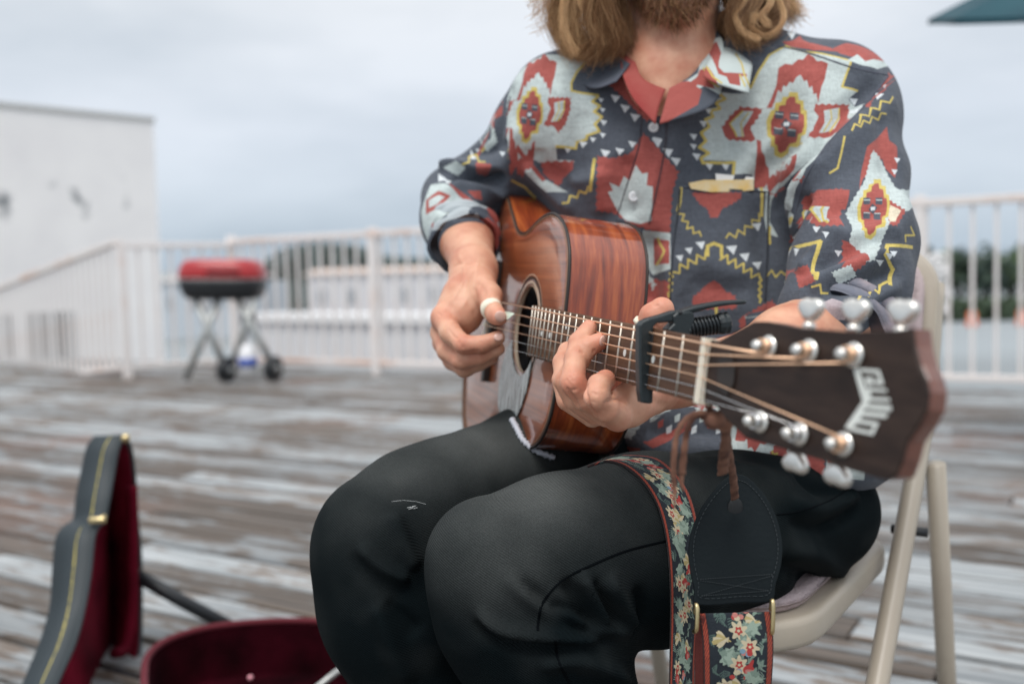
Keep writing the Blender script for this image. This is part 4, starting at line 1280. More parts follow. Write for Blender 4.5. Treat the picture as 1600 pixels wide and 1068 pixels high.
for k, ((px, py), zz) in enumerate(kp):
    if k == 3: continue
    kc = Hh(px, py, -zz)
    c = post_c[k]; tn = kids[k]
    sgn = 1 if k < 3 else -1
    yv = Vector((0, sgn, 0))
    a0 = c - hZ * zz
    st_ = kc - yv * 0.011
    m1 = MB().tube([a0 - c, st_ - c], 0.0022, 10); m1.lathe(st_ - c - yv * 0.003, yv, [(0, 0.0035), (0.004, 0.0042), (0.006, 0.003)], 12)
    lobj(m1, 'key_shaft', M_CHROME, tn, True)
    m1 = MB()
    # kidney-shaped key, waisted at the shaft
    ko = catmull([kc - c + hX * (x_ * 0.88) + yv * (y_ * 0.88) for x_, y_ in ((-0.0030, -0.0085), (0.0030, -0.0085), (0.0075, -0.0050), (0.0112, 0.0005), (0.0095, 0.0055), (0.0040, 0.0072), (0.0, 0.0066), (-0.0040, 0.0072), (-0.0095, 0.0055), (-0.0112, 0.0005), (-0.0075, -0.0050))], 3, True)
    m1.prism([p - hZ * 0.0032 for p in ko], hZ * 0.0064, 0.0026, 3)
    lobj(m1, 'key', M_CHROME, tn, True)
# strings
gauge = [0.00072, 0.00058, 0.00046, 0.00036, 0.00024, 0.00020]
order_posts = [0, 1, 2, 5, 4, 3]
for k in range(6):
    y0 = 0.0180 - 0.0072 * k; y1 = 0.0270 - 0.0108 * k
    nutp = Vector((0.003, y0, 0.0034)); c = post_c[order_posts[k]]
    end = c + hZ * 0.006 + Vector((0, -0.0045 if k < 3 else 0.0045, 0))
    pts = [Vector((-SC - 0.011, y1, TOPZ + 0.011)), Vector((-SC, y1, TOPZ + 0.0135)), Vector((-0.0945 - 0.006, y0 + (y1 - y0) * 0.15, 0.0038)), Vector((-0.0945, y0 + (y1 - y0) * 0.15, 0.0030)), nutp, end]
    lobj(MB().tube(pts, gauge[k] * 1.12, 8), 'string', M_BRONZE if k < 4 else M_STEEL, gt, True)

# ------------------------------------------------------------------ capo
M_CAPO = mat("black_capo_metal", (0.014, 0.021, 0.024), 0.42, spec=0.5, bump=0.1, bscale=300)
M_SPR = mat("black_spring", (0.03, 0.035, 0.038), 0.3, metal=0.6)
CX = -0.0945
cpo = thing('capo', 'black spring clamp capo gripping the neck with its lever raised', 'capo', G(CX, 0, 0))
cpo.matrix_basis = Matrix.Translation(G(CX, 0, 0)) @ gt.matrix_basis.to_3x3().to_4x4()
CMi = cpo.matrix_basis.inverted()
cO = G(CX, 0, 0)
def ch(px, py, off=0.0):
    return hit(px, py, cO + ga * off, ga)
def cobj(mb, name, m, sm=False, parent=cpo):
    mb.v = [CMi @ v for v in mb.v]
    me = bpy.data.meshes.new(name); me.from_pydata([tuple(v) for v in mb.v], [], mb.f); me.update()
    return link(name, me, m, parent, sm)
def z5(x, y): return (860 + x / 4.106, 440 + y / 4.106)
W_ = 0.0055
def cprism(pl, w, b):
    return MB().prism([ch(*z5(*q_), off=-w) for q_ in pl], ga * (2 * w), b, 3)
# contact bar over the strings and its L-shaped arm
bar = [(541, 275), (560, 250), (600, 232), (680, 210), (760, 184), (850, 178), (868, 195), (860, 240), (760, 252), (700, 258), (655, 262), (632, 285), (628, 340), (622, 500), (618, 700), (615, 765), (600, 772), (556, 765), (545, 700), (541, 500)]
cobj(cprism(bar, 0.0050, 0.0016), 'clamp_arm', M_CAPO, False)
cobj(cprism([(615, 320), (636, 330), (632, 520), (622, 765), (606, 770)], 0.0056, 0.0012), 'rubber_pad', mat("capo_rubber", (0.015, 0.017, 0.018), 0.7), False)
body = [(742, 215), (770, 190), (850, 180), (876, 192), (880, 240), (868, 290), (864, 338), (830, 345), (760, 330), (716, 312), (712, 298), (748, 262)]
cobj(cprism(body, 0.0068, 0.0018), 'body', M_CAPO, False)
lev = [(870, 158), (960, 138), (1060, 122), (1150, 116), (1200, 114), (1216, 122), (1214, 134), (1195, 142), (1120, 146), (1040, 156), (960, 174), (900, 192), (860, 196), (820, 200), (790, 186)]
cobj(cprism(lev, 0.0062, 0.0018), 'lever', M_CAPO, False)
s0 = ch(*z5(872, 300)); s1 = ch(*z5(1075, 270))
cobj(MB().tube([s0, s1], 0.0034, 10), 'spring_core', M_CAPO, True)
hel = []
dv = (s1 - s0); u_ = dv.normalized(); e1 = ga; e2 = u_.cross(e1).normalized()
for i in range(9 * 14 + 1):
    a = i / 14 * 2 * math.pi
    hel.append(s0 + dv * (i / (9 * 14)) + (e1 * math.cos(a) + e2 * math.sin(a)) * 0.0068)
cobj(MB().tube(hel, 0.0011, 7), 'spring', M_SPR, True)
cobj(MB().lathe(s1 - u_ * 0.001, u_, [(0, 0.0075), (0.004, 0.0085), (0.006, 0.0080), (0.0085, 0.0085), (0.010, 0.0060)], 14), 'adjustment_knob', M_CAPO, False)
cobj(MB().lathe(ch(*z5(835, 198), off=0.0068), ga, [(0, 0.0016), (0.0008, 0.0012)], 12), 'rivet', M_BLK, True)
# ------------------------------------------------------------------ the man
man = thing('person', 'seated man in a patterned button shirt and black jeans playing the guitar', 'person', PZ(1180, 1500, 0))
AX = (tuple(RT), tuple(UP), tuple(FW))
def bb(pts, r):
    A = np.array([tuple(p) for p in pts])
    return A.min(0) - r, A.max(0) + r

# ---- jeans
JR = 0.0035
kneeL, hipL, ankL = P(766, 868, 0.875), P(1278, 800, 1.115), PZ(930, 1640, 0.12)
kneeR, hipR, ankR = P(592, 835, 0.99), P(1080, 770, 1.30), PZ(700, 1560, 0.12)
lo, hi = bb([kneeL, hipL, kneeR, hipR, P(1330, 800, 1.25), Vector((kneeL.x, kneeL.y, 0.2))], 0.16)
lo[2] = 0.05
S = SDF(lo, hi, JR)
midL = P(1010, 856, 0.965)
S.chain([(hipL, 0.067), (P(1150, 824, 1.03), 0.076), (midL, 0.0895), (P(870, 866, 0.91), 0.070), (kneeL, 0.053)], 0.02)
S.chain([(P(772, 900, 0.885), 0.0535), (P(790, 945, 0.89), 0.060), (P(845, 1000, 0.905), 0.070), (P(890, 1130, 0.92), 0.064), (P(915, 1300, 0.94), 0.055)], 0.03)
aL = P(915, 1300, 0.94); 
S.cone(aL, 0.055, Vector((aL.x + 0.01, aL.y + 0.02, 0.10)), 0.052, 0.02)
S.chain([(hipR, 0.095), (P(840, 745, 1.16), 0.082), (P(690, 800, 1.06), 0.075), (P(640, 815, 1.025), 0.068), (kneeR, 0.0605)], 0.02)
S.chain([(P(594, 870, 0.99), 0.062), (P(612, 930, 0.995), 0.067), (P(630, 970, 1.0), 0.068), (P(668, 1090, 1.01), 0.062), (P(715, 1250, 1.02), 0.055)], 0.03)
aR = P(715, 1250, 1.02)
S.cone(aR, 0.055, Vector((aR.x + 0.01, aR.y + 0.02, 0.10)), 0.052, 0.02)
S.ell(P(1190, 742, 1.25), (0.130, 0.075, 0.11), AX, 0.04)
V, F = S.mesh(3)
cj = Caster(V, F)
jf = [
 # creases of the near (left) leg, behind and below the knee
 ([(812, 905), (860, 950), (915, 985), (960, 1000)], 0.008, -0.006),
 ([(790, 900), (835, 940), (890, 965), (940, 985), (985, 985)], 0.009, 0.006),
 ([(748, 950), (775, 978), (830, 992), (905, 998), (945, 992)], 0.007, 0.0065),
 ([(740, 968), (780, 1000), (840, 1012), (900, 1012)], 0.009, -0.006),
 ([(880, 905), (905, 940), (930, 980)], 0.008, -0.005),
 ([(905, 895), (925, 930), (945, 978)], 0.008, 0.006),
 ([(945, 900), (965, 935), (985, 975)], 0.011, 0.007),
 ([(925, 905), (945, 945), (960, 980)], 0.006, -0.005),
 ([(995, 915), (1000, 950), (990, 985)], 0.008, -0.004),
 ([(860, 945), (900, 955), (945, 985)], 0.006, -0.004),
 ([(840, 1040), (880, 1030), (930, 1040), (985, 1068)], 0.012, 0.006),
 # far (right) leg
 ([(560, 850), (585, 878), (615, 898), (640, 908)], 0.009, 0.006),
 ([(550, 862), (580, 898), (610, 918), (638, 930)], 0.012, -0.003),
 ([(610, 800), (630, 850), (648, 890)], 0.012, 0.005),
 ([(590, 940), (610, 1000), (640, 1068)], 0.014, 0.005),
 ([(600, 940), (630, 965), (655, 990)], 0.012, -0.005),
 # hip and upper thigh near the strap end
 ([(1225, 790), (1280, 800), (1340, 770)], 0.016, 0.006),
 ([(1230, 815), (1290, 820), (1345, 790)], 0.012, -0.005),
 ([(1240, 740), (1275, 765), (1330, 770)], 0.012, -0.004),
 ([(1215, 880), (1250, 900), (1290, 930)], 0.014, -0.006),
 ([(1230, 860), (1280, 870), (1330, 900)], 0.014, 0.005),
 ([(1100, 720), (1180, 740), (1240, 770)], 0.02, 0.004),
]
jf = [(a_, w_ * 0.68, h_ * 1.9) for a_, w_, h_ in jf]
V = folds(V, F, cj, jf)
N = vnorm(V, F)
V = V + N * (fbm(V, 16, 3, 2) * 0.0016)[:, None]
M_JEAN = mat("faded_black_denim", (0.010, 0.0145, 0.0165), 0.92, spec=0.07)
t, b = nodes(M_JEAN)
Nn = t.nodes.new
tcj = Nn('ShaderNodeTexCoord')
nj = Nn('ShaderNodeTexNoise'); nj.inputs['Scale'].default_value = 11; nj.inputs['Detail'].default_value = 5
nf = Nn('ShaderNodeTexNoise'); nf.inputs['Scale'].default_value = 1100; nf.inputs['Detail'].default_value = 2
at = Nn('ShaderNodeAttribute'); at.attribute_name = 'wear_skylight'
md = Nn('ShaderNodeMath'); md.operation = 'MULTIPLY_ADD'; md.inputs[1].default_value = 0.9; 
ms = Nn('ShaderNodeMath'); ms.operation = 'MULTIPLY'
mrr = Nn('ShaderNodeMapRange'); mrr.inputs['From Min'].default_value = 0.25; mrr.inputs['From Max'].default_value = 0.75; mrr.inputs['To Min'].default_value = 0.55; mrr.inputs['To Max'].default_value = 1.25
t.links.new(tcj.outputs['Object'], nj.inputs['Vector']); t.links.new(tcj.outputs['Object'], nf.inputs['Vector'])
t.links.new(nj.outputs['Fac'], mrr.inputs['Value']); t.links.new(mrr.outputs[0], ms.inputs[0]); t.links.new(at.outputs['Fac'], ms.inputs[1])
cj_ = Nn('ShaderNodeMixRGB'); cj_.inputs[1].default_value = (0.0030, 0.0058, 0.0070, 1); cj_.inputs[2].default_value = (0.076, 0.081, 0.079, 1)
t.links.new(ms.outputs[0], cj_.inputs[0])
cf_ = Nn('ShaderNodeMixRGB'); cf_.blend_type = 'MULTIPLY'; cf_.inputs[0].default_value = 0.45
rf_ = Nn('ShaderNodeValToRGB'); rf_.color_ramp.elements[0].position = 0.35; rf_.color_ramp.elements[0].color = (0.6, 0.6, 0.6, 1); rf_.color_ramp.elements[1].position = 0.65; rf_.color_ramp.elements[1].color = (1.4, 1.4, 1.4, 1)
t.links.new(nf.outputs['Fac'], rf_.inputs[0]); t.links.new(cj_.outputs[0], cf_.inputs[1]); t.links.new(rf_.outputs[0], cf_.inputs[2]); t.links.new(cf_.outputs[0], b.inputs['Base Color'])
# twill ribs
wvj = Nn('ShaderNodeTexWave'); wvj.inputs['Scale'].default_value = 165; wvj.inputs['Distortion'].default_value = 0.6; wvj.inputs['Detail'].default_value = 1
mpj = Nn('ShaderNodeMapping'); mpj.inputs['Rotation'].default_value = (0.3, 0.95, 0.2)
bpj = Nn('ShaderNodeBump'); bpj.inputs['Strength'].default_value = 0.55; bpj.inputs['Distance'].default_value = 0.0007
t.links.new(tcj.outputs['Object'], mpj.inputs[0]); t.links.new(mpj.outputs[0], wvj.inputs['Vector']); t.links.new(wvj.outputs['Fac'], bpj.inputs['Height']); t.links.new(bpj.outputs[0], b.inputs['Normal'])
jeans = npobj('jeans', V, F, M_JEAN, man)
# denim fading plus sky light painted on kneecaps and thigh tops
wear_skylight = np.zeros(len(V))
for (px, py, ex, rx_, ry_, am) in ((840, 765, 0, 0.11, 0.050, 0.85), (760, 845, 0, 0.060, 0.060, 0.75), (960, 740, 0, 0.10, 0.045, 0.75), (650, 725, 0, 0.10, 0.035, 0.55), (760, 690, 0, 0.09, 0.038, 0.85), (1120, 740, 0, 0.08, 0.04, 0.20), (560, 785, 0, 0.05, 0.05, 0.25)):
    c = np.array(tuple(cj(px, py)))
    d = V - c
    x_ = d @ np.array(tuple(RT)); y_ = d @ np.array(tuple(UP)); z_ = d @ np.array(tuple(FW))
    wear_skylight = np.maximum(wear_skylight, am * np.exp(-(x_ / rx_) ** 2 - (y_ / ry_) ** 2 - (z_ / 0.12) ** 2))
wear_skylight += 0.10 * np.clip(fbm(V, 30, 9, 2), -1, 1)
at_ = jeans.data.attributes.new('wear_skylight', 'FLOAT', 'POINT'); at_.data.foreach_set('value', np.clip(wear_skylight, 0, 1).astype(np.float32))
cj = Caster(V, F)
M_THREAD = mat("black_seam", (0.003, 0.004, 0.005), 0.95, spec=0.03)
def seam(pl, cast, name, m, r, parent, offs=0.0, fl=0.6):
    pts = catmull([Vector((x, y, 0)) for x, y in pl], 8)
    w = [cast(p.x, p.y) for p in pts]
    w = [p + (CAM - p).normalized() * offs for p in w]
    return MB().tube(w, r, 6, flat=fl, up=(CAM - w[0]).normalized()).build(name, m, parent, True)
seam([(1040, 845), (980, 860), (930, 880), (880, 905), (850, 938), (842, 965), (840, 985)], cj, 'seam', M_THREAD, 0.0012, jeans)
seam([(868, 1000), (872, 1030), (890, 1068), (905, 1110)], cj, 'seam', M_THREAD, 0.0012, jeans)
seam([(1214, 804), (1250, 798), (1300, 780), (1340, 752)], cj, 'seam', M_THREAD, 0.0010, jeans)
# small torn spot on the far knee
M_FRAY = mat("frayed_thread", (0.45, 0.47, 0.47), 0.9)
fm = MB()
for k in range(5):
    x0 = 636 + k * 2.5; y0 = 793 + math.sin(k * 1.7) * 2
    fm.tube([cj(x0, y0) + (CAM - cj(x0, y0)).normalized() * 0.0006, cj(x0 + 6, y0 - 1.5) + (CAM - cj(x0, y0)).normalized() * 0.0007], 0.00035, 5)
fm.tube([cj(x, y) + (CAM - cj(x, y)).normalized() * 0.0003 for x, y in ((612, 783), (630, 781), (650, 783), (665, 787))], 0.0002, 5)
fm.build('torn_thread', M_FRAY, jeans)

# ---- shoes
M_SHOE = mat("brown_leather_boot", (0.06, 0.035, 0.02), 0.45)
for a_, f_ in ((Vector((aL.x + 0.01, aL.y + 0.02, 0)), Vector((-0.5, -0.86, 0))), (Vector((aR.x + 0.01, aR.y + 0.02, 0)), Vector((-0.8, -0.6, 0)))):
    lo, hi = bb([a_, a_ + f_ * 0.2, a_ + Z * 0.15], 0.08); lo[2] = -0.01
    S = SDF(lo, hi, 0.006)
    S.chain([(a_ + Z * 0.14, 0.048), (a_ + Z * 0.06 - f_ * 0.01, 0.044), (a_ + f_ * 0.09 + Z * 0.045, 0.042), (a_ + f_ * 0.17 + Z * 0.035, 0.038)], 0.03)
    S.half(a_ + Z * 0.012, (0, 0, -1), 0.006)
    Vs, Fs = S.mesh(1)
    sh_ = npobj('shoe', Vs, Fs, M_SHOE, man)
    so_ = []
    sv = Vector((-f_.y, f_.x, 0))
    for i in range(24):
        th = 2 * math.pi * i / 24
        so_.append(a_ + f_ * (0.075 + 0.145 * math.cos(th)) + sv * (0.043 * math.sin(th)))
    MB().prism(so_, (0, 0, 0.018), 0.004).build('sole', M_BLK, sh_)

# ---- shirt
SR = 0.003
shR, shL = P(866, 168, 1.27), P(1308, 172, 1.19)
elR, elL = P(712, 312, 1.37), P(1352, 420, 1.10)
lo, hi = bb([shR, shL, elR, elL, P(1050, 80, 1.25), P(1250, 740, 1.15), P(1100, 700, 1.4)], 0.13)
S = SDF(lo, hi, SR)
S.ell(P(1085, 300, 1.31), (0.190, 0.235, 0.115), AX, 0.0)
S.ell(P(1145, 560, 1.30), (0.150, 0.21, 0.130), AX, 0.06)
S.cone(P(1050, 120, 1.28), 0.075, P(1290, 140, 1.235), 0.060, 0.05)
S.cone(P(1030, 120, 1.28), 0.072, P(890, 150, 1.275), 0.056, 0.05)
S.cone(shL, 0.064, P(1235, 250, 1.24), 0.070, 0.05)
S.cone(shR, 0.050, P(960, 250, 1.27), 0.070, 0.05)
S.cone(P(905, 230, 1.31), 0.060, P(900, 340, 1.34), 0.050, 0.04)
# upper arms
S.chain([(shL, 0.066), (P(1322, 290, 1.14), 0.062), (P(1334, 385, 1.09), 0.058), (P(1325, 450, 1.06), 0.054), (P(1290, 488, 1.03), 0.048)], 0.03)
S.chain([(shR, 0.050), (P(832, 218, 1.30), 0.050), (P(775, 275, 1.34), 0.045), (P(713, 312, 1.35), 0.0415), (P(712, 342, 1.31), 0.041), (P(722, 372, 1.275), 0.042)], 0.03)
# lower shirt spreading over the hips
S.ell(P(1190, 690, 1.17), (0.165, 0.055, 0.12), AX, 0.04)
S.ell(P(960, 680, 1.26), (0.11, 0.055, 0.08), AX, 0.03)
S.ell(P(1290, 715, 1.12), (0.065, 0.04, 0.09), AX, 0.03)
# neck opening
S.cone(P(1050, 90, 1.235), 0.058, P(1048, -60, 1.22), 0.075, 0.012, '-')
S.cone(P(1045, 85, 1.20), 0.036, P(1038, 112, 1.178), 0.010, 0.008, '-')
V, F = S.mesh(3)
N0 = vnorm(V, F)
cs = Caster(V, F)
sf = [
 # near sleeve (image right): long soft folds running to the elbow crook
 ([(1395, 150), (1330, 210), (1270, 280), (1235, 350)], 0.016, 0.007),
 ([(1370, 135), (1300, 195), (1245, 265), (1215, 340)], 0.012, -0.010),
 ([(1262, 300), (1240, 360), (1225, 430)], 0.010, -0.012),
 ([(1380, 395), (1320, 420), (1265, 455)], 0.012, 0.009),
 ([(1395, 375), (1330, 398), (1270, 425)], 0.011, -0.008),
 ([(1400, 425), (1340, 448), (1285, 462)], 0.010, -0.009),
 ([(1405, 440), (1350, 468), (1290, 476)], 0.010, 0.008),
 ([(1310, 360), (1280, 400), (1250, 430)], 0.012, 0.008),
 ([(1410, 300), (1390, 370), (1370, 410)], 0.014, 0.006),
 # far sleeve, bunched at the elbow
 ([(790, 255), (750, 262), (705, 262), (690, 270)], 0.010, 0.012),
 ([(795, 270), (750, 280), (700, 280)], 0.008, -0.012),
 ([(800, 300), (755, 298), (700, 292)], 0.010, 0.010),
 ([(780, 330), (740, 322), (690, 300)], 0.010, -0.009),
 ([(760, 345), (720, 345), (680, 335)], 0.012, 0.006),
 ([(800, 130), (785, 180), (770, 230)], 0.012, -0.006),
 ([(815, 190), (800, 240), (790, 290)], 0.012, 0.007),
 ([(840, 230), (850, 260), (900, 300)], 0.013, -0.008),
 ([(825, 250), (850, 285), (900, 330)], 0.012, 0.008),
 # more drape
 ([(1060, 150), (1100, 200), (1110, 270)], 0.012, 0.004),
 ([(1135, 170), (1140, 240), (1120, 290)], 0.012, -0.004),
 ([(1180, 250), (1215, 210), (1260, 190)], 0.010, 0.005),
 ([(1165, 300), (1205, 250), (1250, 225)], 0.010, -0.005),
 ([(1240, 330), (1255, 290), (1290, 250)], 0.009, 0.005),
 ([(880, 130), (870, 190), (880, 240)], 0.012, 0.004),
 ([(915, 170), (900, 220), (910, 280)], 0.012, -0.004),
 ([(850, 280), (890, 285), (940, 275)], 0.009, 0.005),
 ([(1095, 400), (1140, 425), (1195, 420)], 0.012, 0.004),
 ([(1070, 440), (1120, 455), (1180, 450)], 0.010, -0.004),
 ([(1300, 320), (1340, 340), (1390, 330)], 0.012, -0.004),
 ([(1290, 345), (1330, 370), (1400, 360)], 0.012, 0.005),
 ([(1365, 180), (1380, 230), (1390, 280)], 0.012, -0.005),
 ([(720, 240), (760, 235), (800, 225)], 0.008, -0.005),
 ([(690, 320), (715, 335), (750, 330)], 0.008, -0.006),
 # front
 ([(1110, 150), (1060, 210), (1030, 300), (1020, 380)], 0.018, 0.005),
 ([(985, 240), (975, 300), (990, 340)], 0.016, -0.006),
 ([(940, 260), (935, 300), (945, 335)], 0.013, 0.005),
 ([(1215, 180), (1195, 300), (1200, 420), (1215, 520)], 0.016, -0.008),
 ([(1060, 460), (1100, 500), (1180, 520)], 0.02, -0.005),
 ([(1010, 360), (1020, 430), (1010, 480)], 0.016, -0.010),
 ([(1030, 380), (1045, 450), (1050, 520)], 0.012, 0.006),
 ([(1240, 60), (1300, 95), (1380, 125)], 0.010, 0.003),
 ([(1020, 660), (1100, 650), (1160, 665)], 0.012, 0.008),
 ([(1010, 680), (1090, 672), (1180, 690)], 0.010, -0.008),
]
sf = [(a_, w_, h_ * 1.35) for a_, w_, h_ in sf]
V = folds(V, F, cs, sf, N0)
V = V + N0 * (fbm(V, 14, 5, 2) * 0.0042 + fbm(V * np.array([1, 1, 0.5]), 38, 8, 1) * 0.0010)[:, None]
# per-face split: torso cloth (slot 0) and sleeve cloth (slot 1)
FC = V[F].mean(1)
def segd(Q, a, b):
    a = np.array(tuple(a)); b = np.array(tuple(b)); ab = b - a
    t_ = np.clip(((Q - a) @ ab) / (ab @ ab), 0, 1)
    return np.linalg.norm(Q - a - t_[:, None] * ab, axis=1), t_
camx = lambda Q: (Q - np.array(tuple(CAM))) @ np.array(tuple(RT))
def pxpy(Q):
    q = Q - np.array(tuple(CAM)); d = q @ np.array(tuple(FW))
    return 800 + FPX * (q @ np.array(tuple(RT))) / d, 534 - FPX * (q @ np.array(tuple(UP))) / d
fxp, fyp = pxpy(FC)
# armhole seams traced as lines in cloth space: left (image right) and right (image left)
def side(xp, yp, pl):
    """x of a polyline at height yp"""
    ys = np.array([p[1] for p in pl]); xs = np.array([p[0] for p in pl])
    return np.interp(yp, ys, xs)
seamL = side(fxp, fyp, [(1385, 60), (1388, 118), (1340, 175), (1290, 225), (1255, 280), (1238, 350), (1228, 430), (1222, 560)])
seamR = side(fxp, fyp, [(795, 90), (800, 105), (792, 160), (790, 215), (796, 260), (800, 300), (800, 420)])
sleeve = ((fxp > seamL) & (fyp < 560)) | ((fxp < seamR) & (fyp < 470))
MI = sleeve.astype(np.int32)
# cloth coordinates: flat layout in the chest plane (x across, y up), metres
CW = 0.74; CX0, CY0 = -0.16, -0.24
def cloth_uv(Q):
    q = Q - np.array(tuple(P(800, 534, 1.2)))
    u = (q @ np.array(tuple(RT)) - CX0) / CW; v = (q @ np.array(tuple(UP)) - CY0) / CW
    return np.stack([u, v], 1)
UVs = cloth_uv(V)
castT = Caster(V, F[~sleeve]); castS = Caster(V, F[sleeve])
RES = 2048
CH_, LT, RD, YL, WH = (0.076, 0.087, 0.108), (0.47, 0.53, 0.52), (0.34, 0.085, 0.072), (0.54, 0.43, 0.12), (0.62, 0.66, 0.68)
imgT = np.empty((RES, RES, 3), np.float32); imgT[:] = CH_
imgS = imgT.copy()
def tex_pts(pl, tgt):
    c = castT if tgt == 'T' else castS
    w = np.array([tuple(c(x, y)) for x, y in pl])
    return cloth_uv(w) * RES
def fillpoly(img, pts, col):
    lo_ = np.floor(pts.min(0)).astype(int) - 1; hi_ = np.ceil(pts.max(0)).astype(int) + 2
    lo_ = np.clip(lo_, 0, RES - 1); hi_ = np.clip(hi_, 1, RES)
    if (hi_ <= lo_).any(): return
    X, Y = np.meshgrid(np.arange(lo_[0], hi_[0]) + 0.5, np.arange(lo_[1], hi_[1]) + 0.5)
    ins = np.zeros(X.shape, bool)
    n_ = len(pts)
    for i in range(n_):
        x0, y0 = pts[i]; x1, y1 = pts[(i + 1) % n_]
        if y0 == y1: continue
        c = ((y0 > Y) != (y1 > Y)) & (X < (x1 - x0) * (Y - y0) / (y1 - y0) + x0)
        ins ^= c
    img[lo_[1]:hi_[1], lo_[0]:hi_[0]][ins] = col
def line(img, pts, wpx, col):
    for a, b in zip(pts[:-1], pts[1:]):
        d = b - a; L_ = np.hypot(*d)
        if L_ < 1e-6: continue
        nrm = np.array([-d[1], d[0]]) / L_ * wpx / 2; ex = d / L_ * wpx * 0.3
        fillpoly(img, np.array([a - nrm - ex, b - nrm + ex, b + nrm + ex, a + nrm - ex]), col)
def IM(t_): return imgT if t_ == 'T' else imgS
def poly(pl, col, tgt='T'): fillpoly(IM(tgt), tex_pts(pl, tgt), col)
def pline(pl, w, col, tgt='T'): line(IM(tgt), tex_pts(pl, tgt), w, col)
def zig(pl, step, amp, phase=0):
    """zigzag along a polyline in photo pixels"""
    out = []; s_ = 0
    P_ = [Vector((x, y)) for x, y in pl]
    k = 0
    for a, b in zip(P_[:-1], P_[1:]):
        L_ = (b - a).length; n_ = max(1, round(L_ / step)); d = (b - a) / L_; nv_ = Vector((-d.y, d.x))
        for i in range(n_):
            p = a + (b - a) * (i / n_)
            out.append(tuple(p + nv_ * (amp if k % 2 == 0 else -amp))); k += 1
    out.append(tuple(P_[-1]))
    return out
def jag(pl, step, amp):
    """closed outline with saw-tooth edges"""
    out = []
    P_ = [Vector((x, y)) for x, y in pl] + [Vector(pl[0])]
    for a, b in zip(P_[:-1], P_[1:]):
        L_ = (b - a).length; n_ = max(1, round(L_ / step)); d = (b - a) / L_; nv_ = Vector((-d.y, d.x))
        for i in range(n_):
            out.append(tuple(a + (b - a) * (i / n_)))
            if n_ > 1: out.append(tuple(a + (b - a) * ((i + 0.5) / n_) + nv_ * amp))
    return out
def medallion(fn, tgt, wings='LR', lower=True, upper=True):
    """woven medallion; drawn in zoom coordinates, fn maps them to photo pixels"""
    g_ = lambda pl: [fn(x, y) for x, y in pl]
    if upper: poly(g_([(700, 345), (735, 322), (770, 328), (800, 300), (825, 302), (850, 272), (880, 290), (895, 310), (920, 308), (952, 322), (935, 400), (918, 440), (900, 525), (893, 470), (878, 478), (870, 435), (855, 445), (845, 405), (830, 412), (812, 378), (790, 392), (775, 420), (755, 415), (742, 440), (725, 432), (715, 470), (700, 455), (682, 510), (668, 545), (640, 548), (668, 490), (690, 430)]), RD, tgt)
    if lower:
        poly(g_([(590, 705), (612, 712), (615, 765), (632, 790), (636, 830), (652, 850), (655, 900), (672, 880), (688, 890), (700, 862), (722, 868), (735, 830), (752, 840), (760, 800), (785, 780), (778, 860), (770, 920), (735, 955), (715, 948), (690, 1000), (668, 975), (650, 985), (642, 930), (628, 950), (580, 950), (585, 830)]), RD, tgt)
    if 'L' in wings:
        poly(g_(jag([(412, 640), (450, 585), (505, 535), (630, 545), (600, 600), (560, 655), (585, 705), (560, 720), (455, 712), (430, 690)], 38, 9)), RD, tgt)
        poly(g_([(452, 628), (515, 562), (575, 562), (548, 610), (520, 650), (528, 690), (488, 692), (470, 650)]), LT, tgt)
        pline(g_([(520, 562), (455, 625), (480, 665), (490, 690)]), 5, YL, tgt)
        pline(g_([(550, 570), (510, 622), (520, 690)]), 4, YL, tgt)
    if 'R' in wings:
        poly(g_(jag([(1060, 600), (1062, 525), (888, 522), (880, 560), (905, 590), (880, 640), (835, 700), (930, 700), (965, 740), (1020, 690)], 38, -9)), RD, tgt)
        poly(g_([(930, 560), (1010, 545), (1012, 600), (985, 650), (940, 670), (905, 672), (935, 620)]), LT, tgt)
        pline(g_([(965, 555), (970, 600), (930, 665)]), 4, YL, tgt)
        pline(g_([(1008, 550), (1005, 600), (960, 665)]), 5, YL, tgt)
    # stepped diamond
    poly(g_([(755, 465), (800, 468), (803, 505), (828, 510), (830, 555), (845, 560), (846, 640), (838, 680), (815, 690), (810, 738), (758, 742), (752, 775), (718, 800), (680, 785), (678, 745), (660, 740), (662, 700), (645, 690), (640, 610), (662, 560), (680, 555), (685, 520), (715, 515), (722, 490), (752, 488)]), YL, tgt)
    poly(g_([(762, 488), (785, 490), (788, 520), (812, 528), (815, 575), (830, 580), (830, 640), (820, 672), (798, 680), (790, 720), (755, 728), (740, 760), (712, 775), (698, 765), (695, 735), (680, 728), (682, 690), (664, 680), (662, 620), (680, 575), (700, 568), (705, 535), (735, 530), (742, 502)]), RD, tgt)
    for (x, y) in ((705, 580), (782, 588), (700, 662), (768, 672)):
        poly(g_([(x - 22, y - 20), (x + 22, y - 16), (x + 20, y + 22), (x - 24, y + 18)]), CH_, tgt)
        pline(g_([(x - 18, y - 6 + (20 if y > 620 else 0)), (x + 18, y - 2 + (20 if y > 620 else 0))] if y < 620 else [(x - 18, y - 16), (x + 18, y - 12)]), 3, LT, tgt)
    poly(g_([(738, 598), (770, 625), (740, 660), (712, 632)]), CH_, tgt)
    poly(g_([(728, 618), (754, 618), (754, 638), (728, 638)]), WH, tgt)
Z2 = lambda x, y: (1000 + x / 3.237, y / 3.237)
